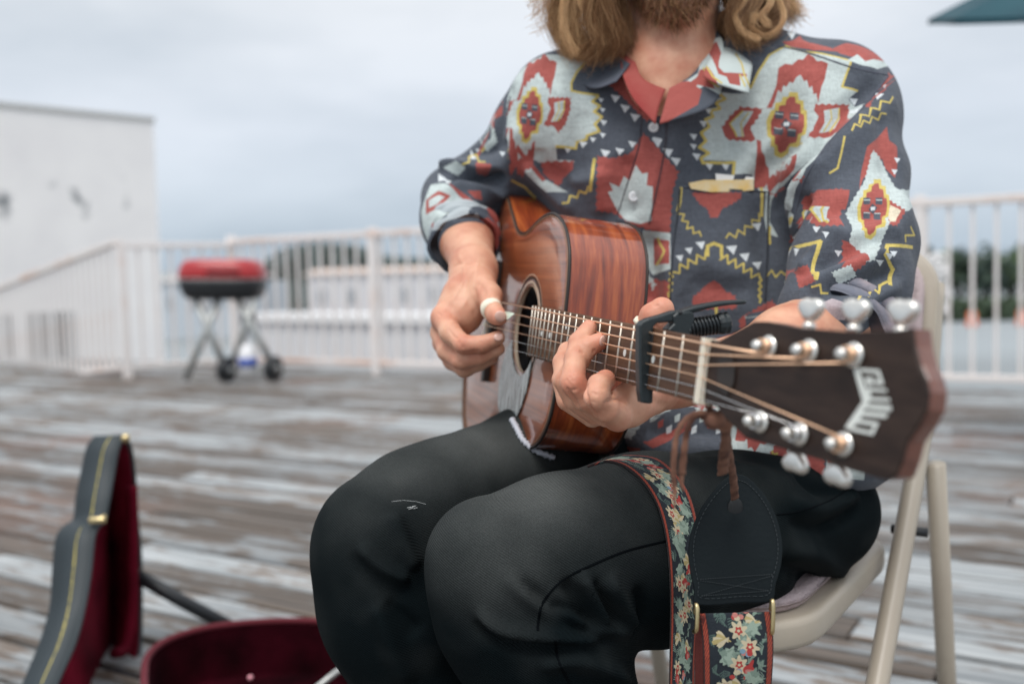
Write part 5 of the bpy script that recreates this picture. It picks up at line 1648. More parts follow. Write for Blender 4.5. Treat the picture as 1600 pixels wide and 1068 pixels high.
# ---- left chest (image right)
poly([Z2(*q_) for q_ in [(560, 440), (600, 360), (655, 275), (740, 228), (830, 262), (960, 278), (1065, 305), (1040, 380), (1015, 440), (1100, 462), (1055, 500), (1090, 540), (1035, 560), (1085, 585), (1030, 640), (1045, 680), (960, 720), (900, 790), (840, 850), (790, 950), (760, 1068), (700, 1200), (640, 1180), (620, 1068), (600, 960), (565, 880), (478, 882), (472, 812), (310, 812), (345, 772), (295, 745), (330, 715), (305, 670), (345, 640), (325, 600), (365, 580), (352, 550), (400, 540), (380, 500), (430, 490), (405, 465), (470, 475), (545, 470)]], LT)
medallion(Z2, 'T')
pline([Z2(*q_) for q_ in [(655, 278), (600, 362), (560, 445)]], 7, YL)
pline([Z2(*q_) for q_ in [(655, 278), (740, 232), (830, 262), (960, 280), (1068, 308), (1022, 440), (1100, 460)]], 6, YL)
pline([Z2(*q_) for q_ in [(400, 475), (432, 500), (385, 520), (405, 550), (355, 560), (372, 590), (330, 605), (352, 640), (310, 672), (335, 712), (300, 745), (350, 775), (308, 800), (320, 825), (478, 820), (472, 880)]], 9, YL)
for (x, y, s) in ((320, 625, 20), (270, 690, 20), (270, 740, 18), (285, 790, 22), (350, 842, 20), (432, 842, 20), (130, 590, 26), (210, 555, 18), (85, 720, 28), (140, 770, 28), (180, 815, 26), (1080, 512, 22), (1072, 580, 20), (765, 178, 22), (345, 560, 18)):
    poly([Z2(x - s, y - s * .7), Z2(x + s, y - s * .5), Z2(x + s * .2, y + s)], WH)
# yoke and shoulder
poly([Z2(*q_) for q_ in [(720, 212), (775, 205), (810, 180), (850, 215), (900, 225), (960, 240), (1010, 262), (880, 256), (820, 244), (740, 226)]], RD)
poly([Z2(*q_) for q_ in [(975, 245), (1040, 218), (1120, 235), (1190, 270), (1250, 330), (1200, 345), (1120, 300), (1060, 285), (1010, 270)]], RD)
poly([Z2(*q_) for q_ in [(1050, 305), (1120, 330), (1200, 350), (1260, 345), (1180, 300), (1140, 310), (1100, 275)]], LT)
# ---- right chest (image left)
mr_ = lambda x, y: (827 + (x - 740) / 3.237 * 0.66, 180 + (y - 632) / 3.237 * 0.86)
Z1 = lambda x, y: (640 + x / 3.56, y / 3.56)
poly([Z1(*q_) for q_ in [(520, 545), (560, 420), (600, 340), (680, 290), (760, 260), (830, 268), (900, 330), (985, 345), (940, 400), (905, 450), (900, 500), (1050, 540), (1010, 570), (1055, 590), (1020, 620), (1075, 650), (1035, 700), (1050, 740), (985, 760), (930, 800), (930, 830), (815, 820), (820, 890), (915, 895), (915, 905), (720, 905), (700, 890), (660, 900), (760, 1000), (880, 1068), (760, 1068), (640, 960), (560, 890), (545, 780), (530, 700), (505, 620)]], LT)
medallion(mr_, 'T')
pline([Z1(*q_) for q_ in [(975, 350), (930, 400), (900, 460), (900, 505), (1050, 530)]], 7, YL)
pline([Z1(*q_) for q_ in [(1050, 535), (1015, 565), (1060, 590), (1025, 620), (1070, 650), (1030, 690), (1055, 730), (985, 755), (985, 775), (930, 790), (925, 825), (815, 815)]], 8, YL)
poly(jag([Z1(*q_) for q_ in [(720, 895), (912, 890), (910, 940), (870, 980), (830, 1050), (780, 1000), (740, 960)]], 12, 3), RD)
poly([Z1(*q_) for q_ in [(600, 800), (640, 860), (700, 930), (760, 1000), (740, 1010), (640, 900), (590, 830)]], RD)
poly([Z1(*q_) for q_ in [(465, 900), (545, 835), (545, 960)]], RD)
pline([Z1(*q_) for q_ in [(545, 830), (550, 940), (640, 1040), (700, 1100)]], 6, YL)
for (x, y, s) in ((1080, 680, 20), (1075, 750, 18), (1020, 775, 18), (965, 800, 24), (880, 835, 18), (1145, 545, 28), (1200, 600, 28), (1255, 650, 28), (1090, 850, 28), (1170, 840, 26), (1240, 800, 24), (1065, 555, 16), (1375, 780, 24), (1075, 610, 16)):
    poly([Z1(x - s, y - s * .7), Z1(x + s, y - s * .3), Z1(x - s * .1, y + s)], WH)
pline([Z1(*q_) for q_ in [(1028, 885), (1010, 1010), (1005, 1060)]], 10, YL)
pline(zig([Z1(1000, 1050), Z1(900, 1100), Z1(850, 1130)], 8, 4), 6, YL)
# ---- front centre: red diamonds with pale stepped hearts
poly(jag([(972, 70), (1005, 62), (1090, 100), (1120, 120), (1070, 160), (1010, 192), (975, 155), (945, 128)], 10, 2.5), RD)
poly(jag([(1005, 206), (1030, 232), (1062, 268), (1052, 300), (1048, 370), (1010, 360), (985, 352), (960, 335), (930, 330), (932, 242), (958, 246), (985, 238)], 11, 3), RD)
poly([(993, 258), (1003, 272), (1012, 270), (1010, 290), (1020, 292), (1018, 345), (1000, 350), (978, 345), (965, 330), (950, 300), (958, 298), (952, 285), (968, 292), (975, 275), (984, 282)], LT)
poly([(1005, 360), (1048, 364), (1048, 420), (1020, 430), (1003, 400)], LT)
poly([(1022, 372), (1046, 376), (1046, 412), (1022, 414)], RD)
pline([(1028, 372), (1038, 392), (1026, 414)], 6, YL)
poly(jag([(1000, 430), (1052, 440), (1056, 520), (1030, 560), (1000, 560)], 12, 3), RD)
poly([(1080, 540), (1150, 520), (1160, 600), (1090, 640)], RD)
# ---- pocket zone on the left chest
PK = [(1060, 288), (1200, 294), (1204, 440), (1196, 500), (1045, 480), (1050, 380)]
Z8 = lambda x, y: (1000 + x / 3.478, 300 + y / 3.478)
poly([(1058, 300), (1196, 300), (1200, 500), (1046, 500)], CH_)
poly(jag([Z8(*q_) for q_ in [(268, 0), (550, 0), (545, 40), (500, 70), (440, 100), (420, 140), (375, 140), (360, 95), (320, 70)]], 9, 2.5), RD)
pline([Z8(*q_) for q_ in [(222, -20), (215, 60), (205, 100)]], 10, YL)
pline([Z8(*q_) for q_ in [(660, -20), (660, 60), (658, 130)]], 10, YL)
pline(zig([Z8(*q_) for q_ in [(215, 110), (260, 190), (330, 240)]], 6, 4), 5, YL)
pline(zig([Z8(*q_) for q_ in [(655, 130), (560, 215), (465, 250)]], 7, 5), 5, YL)
pline([Z8(*q_) for q_ in [(365, 345), (365, 295), (400, 280), (440, 295), (442, 350)]], 11, YL)
pline(zig([Z8(*q_) for q_ in [(365, 335), (270, 385), (180, 435)]], 7.5, 6), 6, YL)
pline(zig([Z8(*q_) for q_ in [(442, 350), (550, 405), (655, 475)]], 7.5, 6), 6, YL)
pline(zig([Z8(*q_) for q_ in [(170, 440), (160, 570)]], 5, 2), 8, YL)
pline(zig([Z8(*q_) for q_ in [(652, 460), (648, 600)]], 5, 2), 8, YL)
for (x, y, s) in ((325, 290, 26), (262, 320, 22), (212, 360, 22), (495, 315, 30), (565, 355, 28), (632, 400, 26), (630, 190, 26)):
    poly([Z8(x - s, y - s * .6), Z8(x + s, y - s * .8), Z8(x + s * .4, y + s * .9)], WH)
poly(jag([Z8(*q_) for q_ in [(280, 600), (290, 560), (330, 530), (365, 500), (400, 480), (430, 500), (455, 530), (520, 560), (530, 640), (300, 640)]], 9, 3), RD)
poly(jag([Z8(*q_) for q_ in [(530, 700), (560, 670), (640, 620), (720, 580), (760, 640), (760, 720), (540, 760)]], 10, 3), RD)
pline([Z8(410, 620), Z8(415, 680)], 9, YL)
pline(zig([Z8(690, 440), Z8(790, 450)], 8, 5), 5, YL)
pline([Z8(705, 190), Z8(705, 280)], 8, YL)
# ---- hem below the guitar
poly([(1004, 690), (1060, 668), (1085, 668), (1020, 700)], RD)
poly([(1010, 640), (1050, 650), (1060, 668), (1010, 690)], CH_)
for k in range(10):
    x = 1015 + k * 13
    poly([(x, 650 + (k % 3) * 9), (x + 9, 645 + (k % 3) * 9), (x + 8, 657 + (k % 3) * 9), (x, 660 + (k % 3) * 9)], (LT, RD, WH)[k % 3])
poly([(1135, 660), (1240, 690), (1260, 745), (1130, 705)], LT)
poly(jag([(1160, 672), (1230, 690), (1235, 728), (1190, 712)], 9, 3), RD)
pline(zig([(1165, 690), (1215, 708)], 6, 4), 6, YL)
poly(jag([(1255, 700), (1290, 712), (1290, 745), (1250, 738)], 9, 3), RD)
poly([(1290, 700), (1350, 720), (1350, 750), (1290, 742)], LT)
poly([(850, 700), (1000, 700), (1000, 760), (850, 760)], RD)
poly([(880, 690), (910, 700), (900, 720), (870, 712)], LT)
poly([(930, 690), (950, 700), (945, 715), (925, 712)], LT)
# ---- cloth hidden behind the guitar and the fretting arm carries the same medallions
for (cx2, cy2, s2, r2) in ((1205, 600, 0.95, 0.1), (1325, 640, 0.8, -0.1), (1120, 590, 0.5, 0.3), (930, 470, 0.9, 0.0), (1000, 600, 0.7, 0.2)):
    fm_ = lambda x, y: (cx2 + ((x - 740) * math.cos(r2) - (y - 632) * math.sin(r2)) / 3.237 * s2, cy2 + ((x - 740) * math.sin(r2) + (y - 632) * math.cos(r2)) / 3.237 * s2)
    poly(jag([fm_(*q_) for q_ in [(560, 440), (740, 240), (960, 280), (1020, 440), (1090, 540), (960, 720), (840, 850), (760, 1040), (640, 1040), (560, 880), (470, 812), (330, 745), (345, 600), (400, 480)]], 11, 3), LT)
    medallion(fm_, 'T')
# ---- near sleeve (image right)
ms_ = lambda x, y: (1364 + ((x - 740) * 0.92 + (y - 632) * 0.05) / 3.237 * 0.86, 327 + ((y - 632) - (x - 740) * 0.10) / 3.237 * 0.90)
sl_ = [ms_(*q_) for q_ in [(690, 470), (740, 330), (765, 300), (800, 340), (860, 470), (900, 530), (1060, 560), (1040, 640), (860, 700), (800, 800), (740, 920), (640, 930), (560, 850), (600, 720), (560, 640), (600, 580)]]
poly([Z2(*q_) for q_ in [(1110, 960), (1115, 900), (1150, 740), (1200, 700), (1250, 640), (1260, 710), (1300, 740), (1300, 860), (1290, 900), (1240, 850), (1225, 800), (1200, 840), (1170, 850), (1160, 890), (1130, 900)]], RD, 'S')
poly(jag(sl_, 9, 2), LT, 'S')
poly(jag([Z8(*q_) for q_ in [(875, 60), (900, 20), (960, -10), (1100, -25), (1110, 60), (1090, 150), (1110, 185), (960, 190), (900, 150)]], 10, 3), RD, 'S')
poly([Z8(*q_) for q_ in [(925, 95), (985, 25), (1050, 15), (1045, 60), (1020, 100), (1030, 160), (980, 160)]], LT, 'S')
pline([Z8(*q_) for q_ in [(985, 20), (928, 95), (980, 160)]], 5, YL, 'S')
pline([Z8(*q_) for q_ in [(1045, 10), (985, 95), (1020, 165)]], 5, YL, 'S')
poly(jag([Z8(*q_) for q_ in [(1095, 260), (1130, 270), (1170, 300), (1220, 330), (1250, 370), (1200, 420), (1150, 440), (1095, 410)]], 10, 3), RD, 'S')
poly(jag([Z8(*q_) for q_ in [(1345, 30), (1440, 90), (1440, 120), (1400, 190), (1350, 180)]], 9, 3), RD, 'S')
poly([Z8(*q_) for q_ in [(1360, 70), (1420, 100), (1390, 160), (1360, 160)]], (0.62, 0.55, 0.42), 'S')
medallion(ms_, 'S', wings='', lower=False, upper=False)
pline([Z8(*q_) for q_ in [(862, 295), (980, 268), (955, 470)]], 11, YL, 'S')
pline([Z8(*q_) for q_ in [(1480, 300), (1345, 290), (1335, 340), (1375, 420), (1360, 500)]], 10, YL, 'S')
pline(zig([Z8(1180, 565), Z8(1320, 520), Z8(1345, 485)], 9, 6), 6, YL, 'S')
pline(zig([Z8(945, 500), Z8(1020, 550)], 9, 5), 6, YL, 'S')
pline(zig([Z8(1490, 200), Z8(1445, 270)], 8, 6), 6, YL, 'S')
pline(zig([Z2(1100, 610), Z2(1280, 490)], 9, 5), 6, YL, 'S')
pline([Z2(*q_) for q_ in [(1035, 690), (1000, 850), (960, 875)]], 6, YL, 'S')
poly([Z2(*q_) for q_ in [(860, 990), (900, 960), (1060, 960), (1040, 1060), (830, 1060)]], RD, 'S')
for (x, y, s) in ((845, 325, 22), (1215, 480 - 1000, 1), (1380, 335, 20)):
    if y > 0: poly([Z8(x - s, y - s * .7), Z8(x + s, y - s * .7), Z8(x, y + s)], WH, 'S')
poly([Z2(1190, 470), Z2(1235, 475), Z2(1200, 505)], WH, 'S')
poly([(1265, 480), (1300, 466), (1330, 480), (1320, 500), (1270, 500)], (0.42, 0.36, 0.38), 'S')
poly([(1240, 488), (1262, 470), (1268, 482), (1250, 500)], LT, 'S')
poly([(1340, 478), (1390, 470), (1392, 492), (1350, 500)], (0.22, 0.25, 0.32), 'S')
# extra woven details filling the sleeves
for (x, y, a_, b2_) in ((1300, 130, 1, 0), (1330, 200, 1, 0)):
    pline(zig([(x, y), (x + 55, y - 22)], 7, 4), 5, YL, 'S')
for (x, y, s) in ((1262, 345, 6), (1276, 357, 6), (1290, 366, 6), (1310, 395, 6), (1402, 250, 5), (1398, 268, 5), (1330, 150, 5), (1345, 160, 5), (1375, 410, 6), (1390, 400, 6), (1330, 445, 6), (1350, 440, 6)):
    poly([(x - s, y - s * .7), (x + s, y - s * .5), (x, y + s)], WH, 'S')
poly(jag([(1330, 120), (1372, 132), (1360, 170), (1335, 160)], 7, 2), RD, 'S')
poly(jag([(1240, 420), (1262, 412), (1275, 440), (1248, 452)], 7, 2), RD, 'S')
poly(jag([(1298, 425), (1330, 412), (1340, 432), (1310, 446)], 7, 2), LT, 'S')
# ---- far sleeve (image left)
poly(jag([(745, 205), (770, 190), (778, 222), (760, 240)], 6, 2), LT, 'S')
poly(jag([(760, 160), (785, 140), (786, 180), (772, 188)], 6, 2), RD, 'S')
poly(jag([(690, 262), (712, 250), (730, 262), (716, 276)], 6, 2), LT, 'S')
poly(jag([(742, 252), (770, 256), (762, 276), (744, 272)], 6, 2), RD, 'S')
for (x, y, s) in ((735, 228, 5), (748, 236, 5), (785, 240, 5), (700, 285, 5)):
    poly([(x - s, y - s * .7), (x + s, y - s * .5), (x, y + s)], WH, 'S')
poly([Z1(*q_) for q_ in [(350, 770), (420, 660), (440, 640), (400, 720), (360, 790)]], RD, 'S')
pline([Z1(405, 735), Z1(403, 840)], 8, YL, 'S')
pline([Z1(470, 560), Z1(400, 680)], 4, LT, 'S')
pline(zig([Z1(280, 830), Z1(420, 900)], 8, 4), 6, YL, 'S')
poly([Z1(160, 965), Z1(210, 1000), Z1(160, 1010)], WH, 'S')
Z3 = lambda x, y: (640 + x / 3.338, 280 + y / 3.338)
poly([Z3(*q_) for q_ in [(60, 170), (110, 30), (180, 20), (300, 60), (330, 130), (290, 200), (170, 230), (100, 380), (70, 260)]], LT, 'S')
poly([Z3(*q_) for q_ in [(85, 110), (150, 60), (215, 85), (150, 150), (85, 185)]], RD, 'S')
poly([Z3(*q_) for q_ in [(100, 110), (150, 82), (185, 92), (140, 132), (100, 150)]], LT, 'S')
pline(zig([Z3(150, 230), Z3(230, 160), Z3(330, 150)], 8, 2), 5, YL, 'S')
poly([Z3(*q_) for q_ in [(140, 230), (230, 165), (350, 165), (380, 240), (330, 215), (180, 240), (150, 290)]], CH_, 'S')
poly([Z3(*q_) for q_ in [(185, 20), (330, 50), (420, 60), (420, 140), (340, 110), (240, 60)]], CH_, 'S')
poly([Z3(*q_) for q_ in [(200, 20), (290, 80), (330, 110), (380, 150), (340, 150), (260, 90)]], RD, 'S')
poly([Z3(*q_) for q_ in [(300, 60), (370, 60), (380, 110), (340, 100)]], RD, 'S')
# worn weave: slight mottling of the print
for im in (imgT, imgS):
    nz_ = NPR.rand(RES // 2, RES // 2).astype(np.float32).repeat(2, 0).repeat(2, 1)
    rowv = NPR.rand(RES, 1).astype(np.float32); colv = NPR.rand(1, RES).astype(np.float32)
    slub = NPR.rand(RES, RES // 16).astype(np.float32).repeat(16, 1); slub2 = NPR.rand(RES // 16, RES).astype(np.float32).repeat(16, 0)
    k_ = 0.70 + 0.18 * nz_ + 0.26 * slub + 0.20 * slub2 + 0.10 * (rowv - 0.5)
    im *= k_[:, :, None]
    im += 0.012 * (slub2 * slub)[:, :, None] * np.array([1.0, 1.05, 1.1], np.float32)
def cloth_image(name, im):
    I_ = bpy.data.images.new(name, RES, RES, float_buffer=True)
    buf = np.ones((RES, RES, 4), np.float32); buf[:, :, :3] = im
    I_.colorspace_settings.name = 'Linear Rec.709'
    I_.pixels.foreach_set(buf.ravel()); I_.update()
    return I_
def weave_mat(name, img, rough=0.85, bscale=900, strength=0.5):
    m = mat(name, (0.1, 0.1, 0.1), rough, spec=0.25, sheen=0.08)
    t, b = nodes(m)
    ti = t.nodes.new('ShaderNodeTexImage'); ti.image = img; ti.extension = 'EXTEND'; ti.interpolation = 'Linear'
    t.links.new(ti.outputs[0], b.inputs['Base Color'])
    tcn = t.nodes.new('ShaderNodeTexCoord')
    n1 = t.nodes.new('ShaderNodeTexNoise'); n1.inputs['Scale'].default_value = bscale; n1.inputs['Detail'].default_value = 2
    n2 = t.nodes.new('ShaderNodeTexNoise'); n2.inputs['Scale'].default_value = 55; n2.inputs['Detail'].default_value = 4; n2.inputs['Distortion'].default_value = 0.8
    b1 = t.nodes.new('ShaderNodeBump'); b1.inputs['Strength'].default_value = strength; b1.inputs['Distance'].default_value = 0.0006
    b2 = t.nodes.new('ShaderNodeBump'); b2.inputs['Strength'].default_value = 0.55; b2.inputs['Distance'].default_value = 0.0035
    t.links.new(tcn.outputs['Object'], n1.inputs['Vector']); t.links.new(tcn.outputs['Object'], n2.inputs['Vector'])
    t.links.new(n1.outputs['Fac'], b1.inputs['Height']); t.links.new(n2.outputs['Fac'], b2.inputs['Height'])
    t.links.new(b2.outputs[0], b1.inputs['Normal']); t.links.new(b1.outputs[0], b.inputs['Normal'])
    return m
M_CLT = weave_mat("shirt_front_print", cloth_image("shirt_front_cloth", imgT))
M_CLS = weave_mat("shirt_sleeve_print", cloth_image("shirt_sleeve_cloth", imgS))
shirt = npobj('shirt', V, F, [M_CLT, M_CLS], man, UVs, MI)
cs = Caster(V, F)
def solid(name, col, **k): return mat(name, col, 0.85, spec=0.25, bump=0.4, bscale=700, bdist=0.0006, **k)
M_CHAR = solid("charcoal_cloth", CH_, var=(0.10, 0.105, 0.135), vscale=25)
M_REDC = solid("red_cloth", RD, var=(0.30, 0.05, 0.045), vscale=25)
M_PALE = solid("pale_cloth", LT, var=(0.42, 0.46, 0.47), vscale=25)
M_YELC = solid("yellow_stripe", YL)
def patch(pl, name, m, th, parent, off=0.0008, nsub=10, par_obj=None):
    """piece of cloth lying on the shirt: pl = (left edge list, right edge list) of photo points"""
    A = catmull([Vector((x, y, 0)) for x, y in pl[0]], 6); B = catmull([Vector((x, y, 0)) for x, y in pl[1]], 6)
    v = []; f = []
    n_ = len(A)
    for i in range(n_):
        for j in range(nsub + 1):
            q_ = A[i].lerp(B[i], j / nsub)
            w = cs(q_.x, q_.y)
            v.append(w + (CAM - w).normalized() * (off + th * (1 if 0 < j < nsub and 0 < i < n_ - 1 else 0)))
    for i in range(n_ - 1):
        for j in range(nsub):
            f.append((i * (nsub + 1) + j, i * (nsub + 1) + j + 1, (i + 1) * (nsub + 1) + j + 1, (i + 1) * (nsub + 1) + j))
    return v, f
# collar: two sheets with real thickness, printed from the same cloth
def sheet(rows, name, m, parent, th=0.0016, uvf=None, sub=6):
    """rows: list of polylines (world points), lofted and thickened"""
    R = [catmull(r_, sub) for r_ in rows]
    cols = list(zip(*R))
    cols = [catmull(list(c), 4) for c in cols]
    n_, k_ = len(cols), len(cols[0])
    v = [p for c in cols for p in c]
    f = [(i * k_ + j, (i + 1) * k_ + j, (i + 1) * k_ + j + 1, i * k_ + j + 1) for i in range(n_ - 1) for j in range(k_ - 1)]
    o = wobj(name, v, f, m, parent, True)
    s_ = o.modifiers.new('t', 'SOLIDIFY'); s_.thickness = th; s_.offset = 0
    return o, v
def with_uv(o, v):
    uv = cloth_uv(np.array([tuple(p) for p in v]))
    l_ = o.data.uv_layers.new(name='UVMap')
    idx = np.zeros(len(o.data.loops), dtype=np.int32); o.data.loops.foreach_get('vertex_index', idx)
    l_.data.foreach_set('uv', uv[idx].astype(np.float32).ravel())
# collar cloth image of its own
imgC = np.empty((RES, RES, 3), np.float32); imgC[:] = CH_
def cpoly(pl, col, d=1.15):
    w = np.array([tuple(P(x, y, d)) for x, y in pl]); fillpoly(imgC, cloth_uv(w) * RES, col)
def cline(pl, wd, col, d=1.15):
    w = np.array([tuple(P(x, y, d)) for x, y in pl]); line(imgC, cloth_uv(w) * RES, wd, col)
cpoly([Z2(*q_) for q_ in [(310, 350), (330, 260), (400, 130), (470, 120), (600, 200), (600, 520), (450, 520), (330, 430), (200, 500), (180, 440)]], LT)
cpoly([Z2(*q_) for q_ in [(380, 200), (430, 150), (440, 230), (410, 300), (400, 340), (420, 375), (545, 368), (545, 385), (500, 390), (495, 450), (440, 440), (430, 400), (390, 385), (385, 300)]], RD)
cpoly([Z2(*q_) for q_ in [(320, 330), (350, 330), (370, 400), (380, 450), (300, 420), (300, 380)]], RD)
cpoly([Z2(*q_) for q_ in [(180, 470), (300, 375), (330, 330), (330, 400), (260, 450)]], RD)
cpoly([(1030, 128), (1080, 122), (1098, 140), (1090, 165), (1030, 200)], RD)
cline([Z2(*q_) for q_ in [(340, 320), (360, 400), (400, 440)]], 6, YL)
cline([Z2(*q_) for q_ in [(520, 230), (535, 300), (530, 380), (548, 460)]], 7, YL)
cline([Z2(*q_) for q_ in [(505, 380), (520, 450)]], 6, YL)
M_COL = weave_mat("collar_print", cloth_image("collar_cloth", imgC))
ccl = bpy.data.objects.new('collar', None); COL.objects.link(ccl); ccl.parent = shirt; ccl.location = wm(shirt).inverted() @ P(1050, 100, 1.2)
# image-right leaf
o, v_ = sheet([[P(1150, 40, 1.28), P(1128, 62, 1.22), P(1110, 90, 1.175), P(1098, 118, 1.145)],
           [P(1165, 52, 1.275), P(1150, 78, 1.20), P(1132, 104, 1.155), P(1118, 130, 1.135)],
           [P(1180, 72, 1.265), P(1176, 102, 1.185), P(1172, 126, 1.15), P(1170, 146, 1.135)]], 'collar_leaf', M_COL, shirt)
with_uv(o, v_)
# image-left leaf
o, v_ = sheet([[P(935, 60, 1.30), P(950, 75, 1.25), P(966, 88, 1.21), P(984, 100, 1.185)],
           [P(915, 75, 1.30), P(928, 98, 1.245), P(950, 116, 1.20), P(975, 112, 1.175)],
           [P(903, 92, 1.30), P(900, 122, 1.235), P(928, 138, 1.19), P(962, 128, 1.165)]], 'collar_leaf', M_CHAR, shirt)
# inner stand behind the neck, both sides of the opening
o, v_ = sheet([[P(1120, 48, 1.215), P(1101, 90, 1.182), P(1078, 120, 1.168), P(1046, 138, 1.163)],
       [P(1126, 58, 1.20), P(1114, 112, 1.166), P(1090, 148, 1.153), P(1038, 166, 1.152)],
       [P(1130, 66, 1.195), P(1130, 128, 1.156), P(1108, 168, 1.143), P(1030, 194, 1.144)]], 'collar_stand', M_COL, shirt)
with_uv(o, v_)
sheet([[P(984, 62, 1.23), P(993, 98, 1.19), P(1006, 124, 1.172), P(1040, 140, 1.166)],
       [P(974, 74, 1.22), P(982, 112, 1.18), P(998, 144, 1.160), P(1030, 166, 1.156)],
       [P(968, 84, 1.215), P(974, 120, 1.172), P(992, 158, 1.152), P(1024, 194, 1.147)]], 'collar_stand', M_REDC, shirt)
bpy.data.objects.remove(ccl)
# placket: raised strip down the front
pv, pf = patch(([(1002, 168), (1000, 215), (985, 270), (966, 320), (962, 345)], [(1040, 178), (1040, 215), (1030, 270), (1020, 320), (1012, 360)]), 'placket', None, 0.0016, shirt, 0.0004, 10)
o = wobj('placket', pv, pf, M_CLT, shirt, True); with_uv(o, pv)
for pl in ([(1003, 180), (999, 225), (984, 275), (965, 335)], [(1041, 190), (1040, 225), (1030, 280), (1014, 350)]):
    seam(pl, cs, 'placket_seam', mat('placket_thread', (0.05, 0.04, 0.05), 0.9), 0.0008, shirt, 0.0018, 0.5)
# pocket with open top
pv, pf = patch(([(1062, 290), (1058, 340), (1050, 400), (1046, 470), (1046, 520)], [(1204, 296), (1203, 340), (1202, 400), (1198, 470), (1194, 520)]), 'pocket', None, 0.0022, shirt, 0.0006, 22)
M_HEMD = mat('pocket_hem_cloth', (0.028, 0.032, 0.042), 0.9)
pc = wobj('pocket', pv, pf, M_CLT, shirt, True); with_uv(pc, pv)
cs2 = Caster(np.array([tuple(p) for p in pv]), np.array(pf))
for pl in ([(1063, 294), (1059, 340), (1051, 400), (1047, 470)], [(1201, 298), (1200, 340), (1199, 400), (1195, 470)], [(1198, 300), (1130, 296), (1066, 294)]):
    seam(pl, lambda x, y: cs2(x, y, 1.17), 'pocket_hem', M_HEMD, 0.0013, pc, 0.0, 0.6)
pb2 = thing('folded_paper', 'yellow and white folded papers sticking out of the shirt pocket', 'paper', P(1125, 288, 1.16))
qd = (cs(1125, 300) - CAM).dot(FW)
MB().prism([P(x, y, qd - 0.004) for x, y in ((1076, 286), (1100, 281), (1140, 281), (1178, 280), (1178, 297), (1150, 300), (1110, 300), (1080, 295))], FW * 0.0012, 0.0003, 1).build('sheet', mat("cream_paper", (0.72, 0.62, 0.42), 0.7, var=(0.75, 0.5, 0.15), vscale=60), pb2)
MB().prism([P(x, y, qd - 0.002) for x, y in ((1118, 271), (1178, 277), (1178, 292), (1120, 290))], FW * 0.0012, 0.0003, 1).build('sheet', mat("white_paper", (0.82, 0.82, 0.80), 0.7), pb2)
# buttons
M_BTN = mat("pearl_button", (0.80, 0.82, 0.83), 0.2, coat=0.5)
for (x, y) in ((1021, 199), (990, 307)):
    c = cs(x, y); nn2 = (CAM - c).normalized()
    b0 = c + nn2 * 0.0022
    MB().lathe(b0, nn2, [(0, 0.0060), (0.0012, 0.0062), (0.0022, 0.0055), (0.0018, 0.0040)], 24).build('button', M_BTN, shirt, True)
    hm = MB()
    for a in range(4):
        e1 = nn2.orthogonal().normalized(); e2 = nn2.cross(e1)
        hm.ball(b0 + nn2 * 0.0019 + e1 * (0.0014 * (1 if a & 1 else -1)) + e2 * (0.0014 * (1 if a & 2 else -1)), 0.0006, nu=8, nv=5)
    hm.build('button_holes', M_THREAD, shirt, True)
# shoulder yoke seams and sleeve seam ridge
seam([(1205, 70), (1260, 82), (1330, 105), (1388, 118)], cs, 'yoke_seam', M_CHAR, 0.0012, shirt)
seam([(1388, 118), (1345, 172), (1296, 222), (1258, 280), (1240, 345)], cs, 'armhole_seam', M_CHAR, 0.0013, shirt)
seam([(798, 150), (794, 170), (791, 212), (797, 256)], cs, 'armhole_seam', M_CHAR, 0.0013, shirt)
# rolled cuffs: fat bands round the forearms
def cuff(cen, axis, r0, ln, m, turns=3, fl=1.0):
    axis = axis.normalized()
    a = axis.orthogonal().normalized(); b = axis.cross(a)
    m1 = MB(); n_ = 48
    prof = []
    for k in range(turns):
        for j in range(7):
            ph = math.pi * j / 6
            prof.append((ln * (k + (1 - math.cos(ph)) / 2) / turns, r0 + 0.0045 * math.sin(ph) - 0.0012 * k))
    k0 = 0
    for (h_, r_) in prof:
        for j in range(n_):
            th = 2 * math.pi * j / n_
            w = 0.0020 * math.sin(3 * th + h_ * 90) + 0.0012 * math.sin(7 * th + h_ * 160)
            m1.v.append(cen + axis * (h_ + 0.004 * math.sin(2 * th)) + (a * math.cos(th) + b * math.sin(th)) * (r_ + w))
    for i in range(len(prof) - 1):
        for j in range(n_):
            j2 = (j + 1) % n_
            m1.f.append((i * n_ + j, i * n_ + j2, (i + 1) * n_ + j2, (i + 1) * n_ + j))
    # closed ends
    for e_, rev in ((0, True), (len(prof) - 1, False)):
        c = len(m1.v); m1.v.append(cen + axis * prof[e_][0])
        for j in range(n_):
            j2 = (j + 1) % n_
            q_ = (e_ * n_ + j, e_ * n_ + j2, c)
            m1.f.append(q_ if rev else q_[::-1])
    return m1
wrR = P(738, 428, 1.17)
def striped(name, c1, c2, c3, sc):
    m = mat(name, c1, 0.85, spec=0.25)
    t, b = nodes(m)
    tcn = t.nodes.new('ShaderNodeTexCoord'); n1 = t.nodes.new('ShaderNodeTexVoronoi'); n1.inputs['Scale'].default_value = sc; n1.distance = 'MANHATTAN'
    r_ = t.nodes.new('ShaderNodeValToRGB'); r_.color_ramp.interpolation = 'CONSTANT'
    r_.color_ramp.elements[0].color = (*c1, 1); r_.color_ramp.elements[1].position = 0.45; r_.color_ramp.elements[1].color = (*c2, 1)
    e_ = r_.color_ramp.elements.new(0.7); e_.color = (*c3, 1)
    s_ = t.nodes.new('ShaderNodeSeparateColor')
    t.links.new(tcn.outputs['Object'], n1.inputs['Vector']); t.links.new(n1.outputs['Color'], s_.inputs[0]); t.links.new(s_.outputs[0], r_.inputs[0]); t.links.new(r_.outputs[0], b.inputs['Base Color'])
    return m
M_CUF1 = striped("cuff_print", (0.40, 0.44, 0.46), RD, CH_, 26)
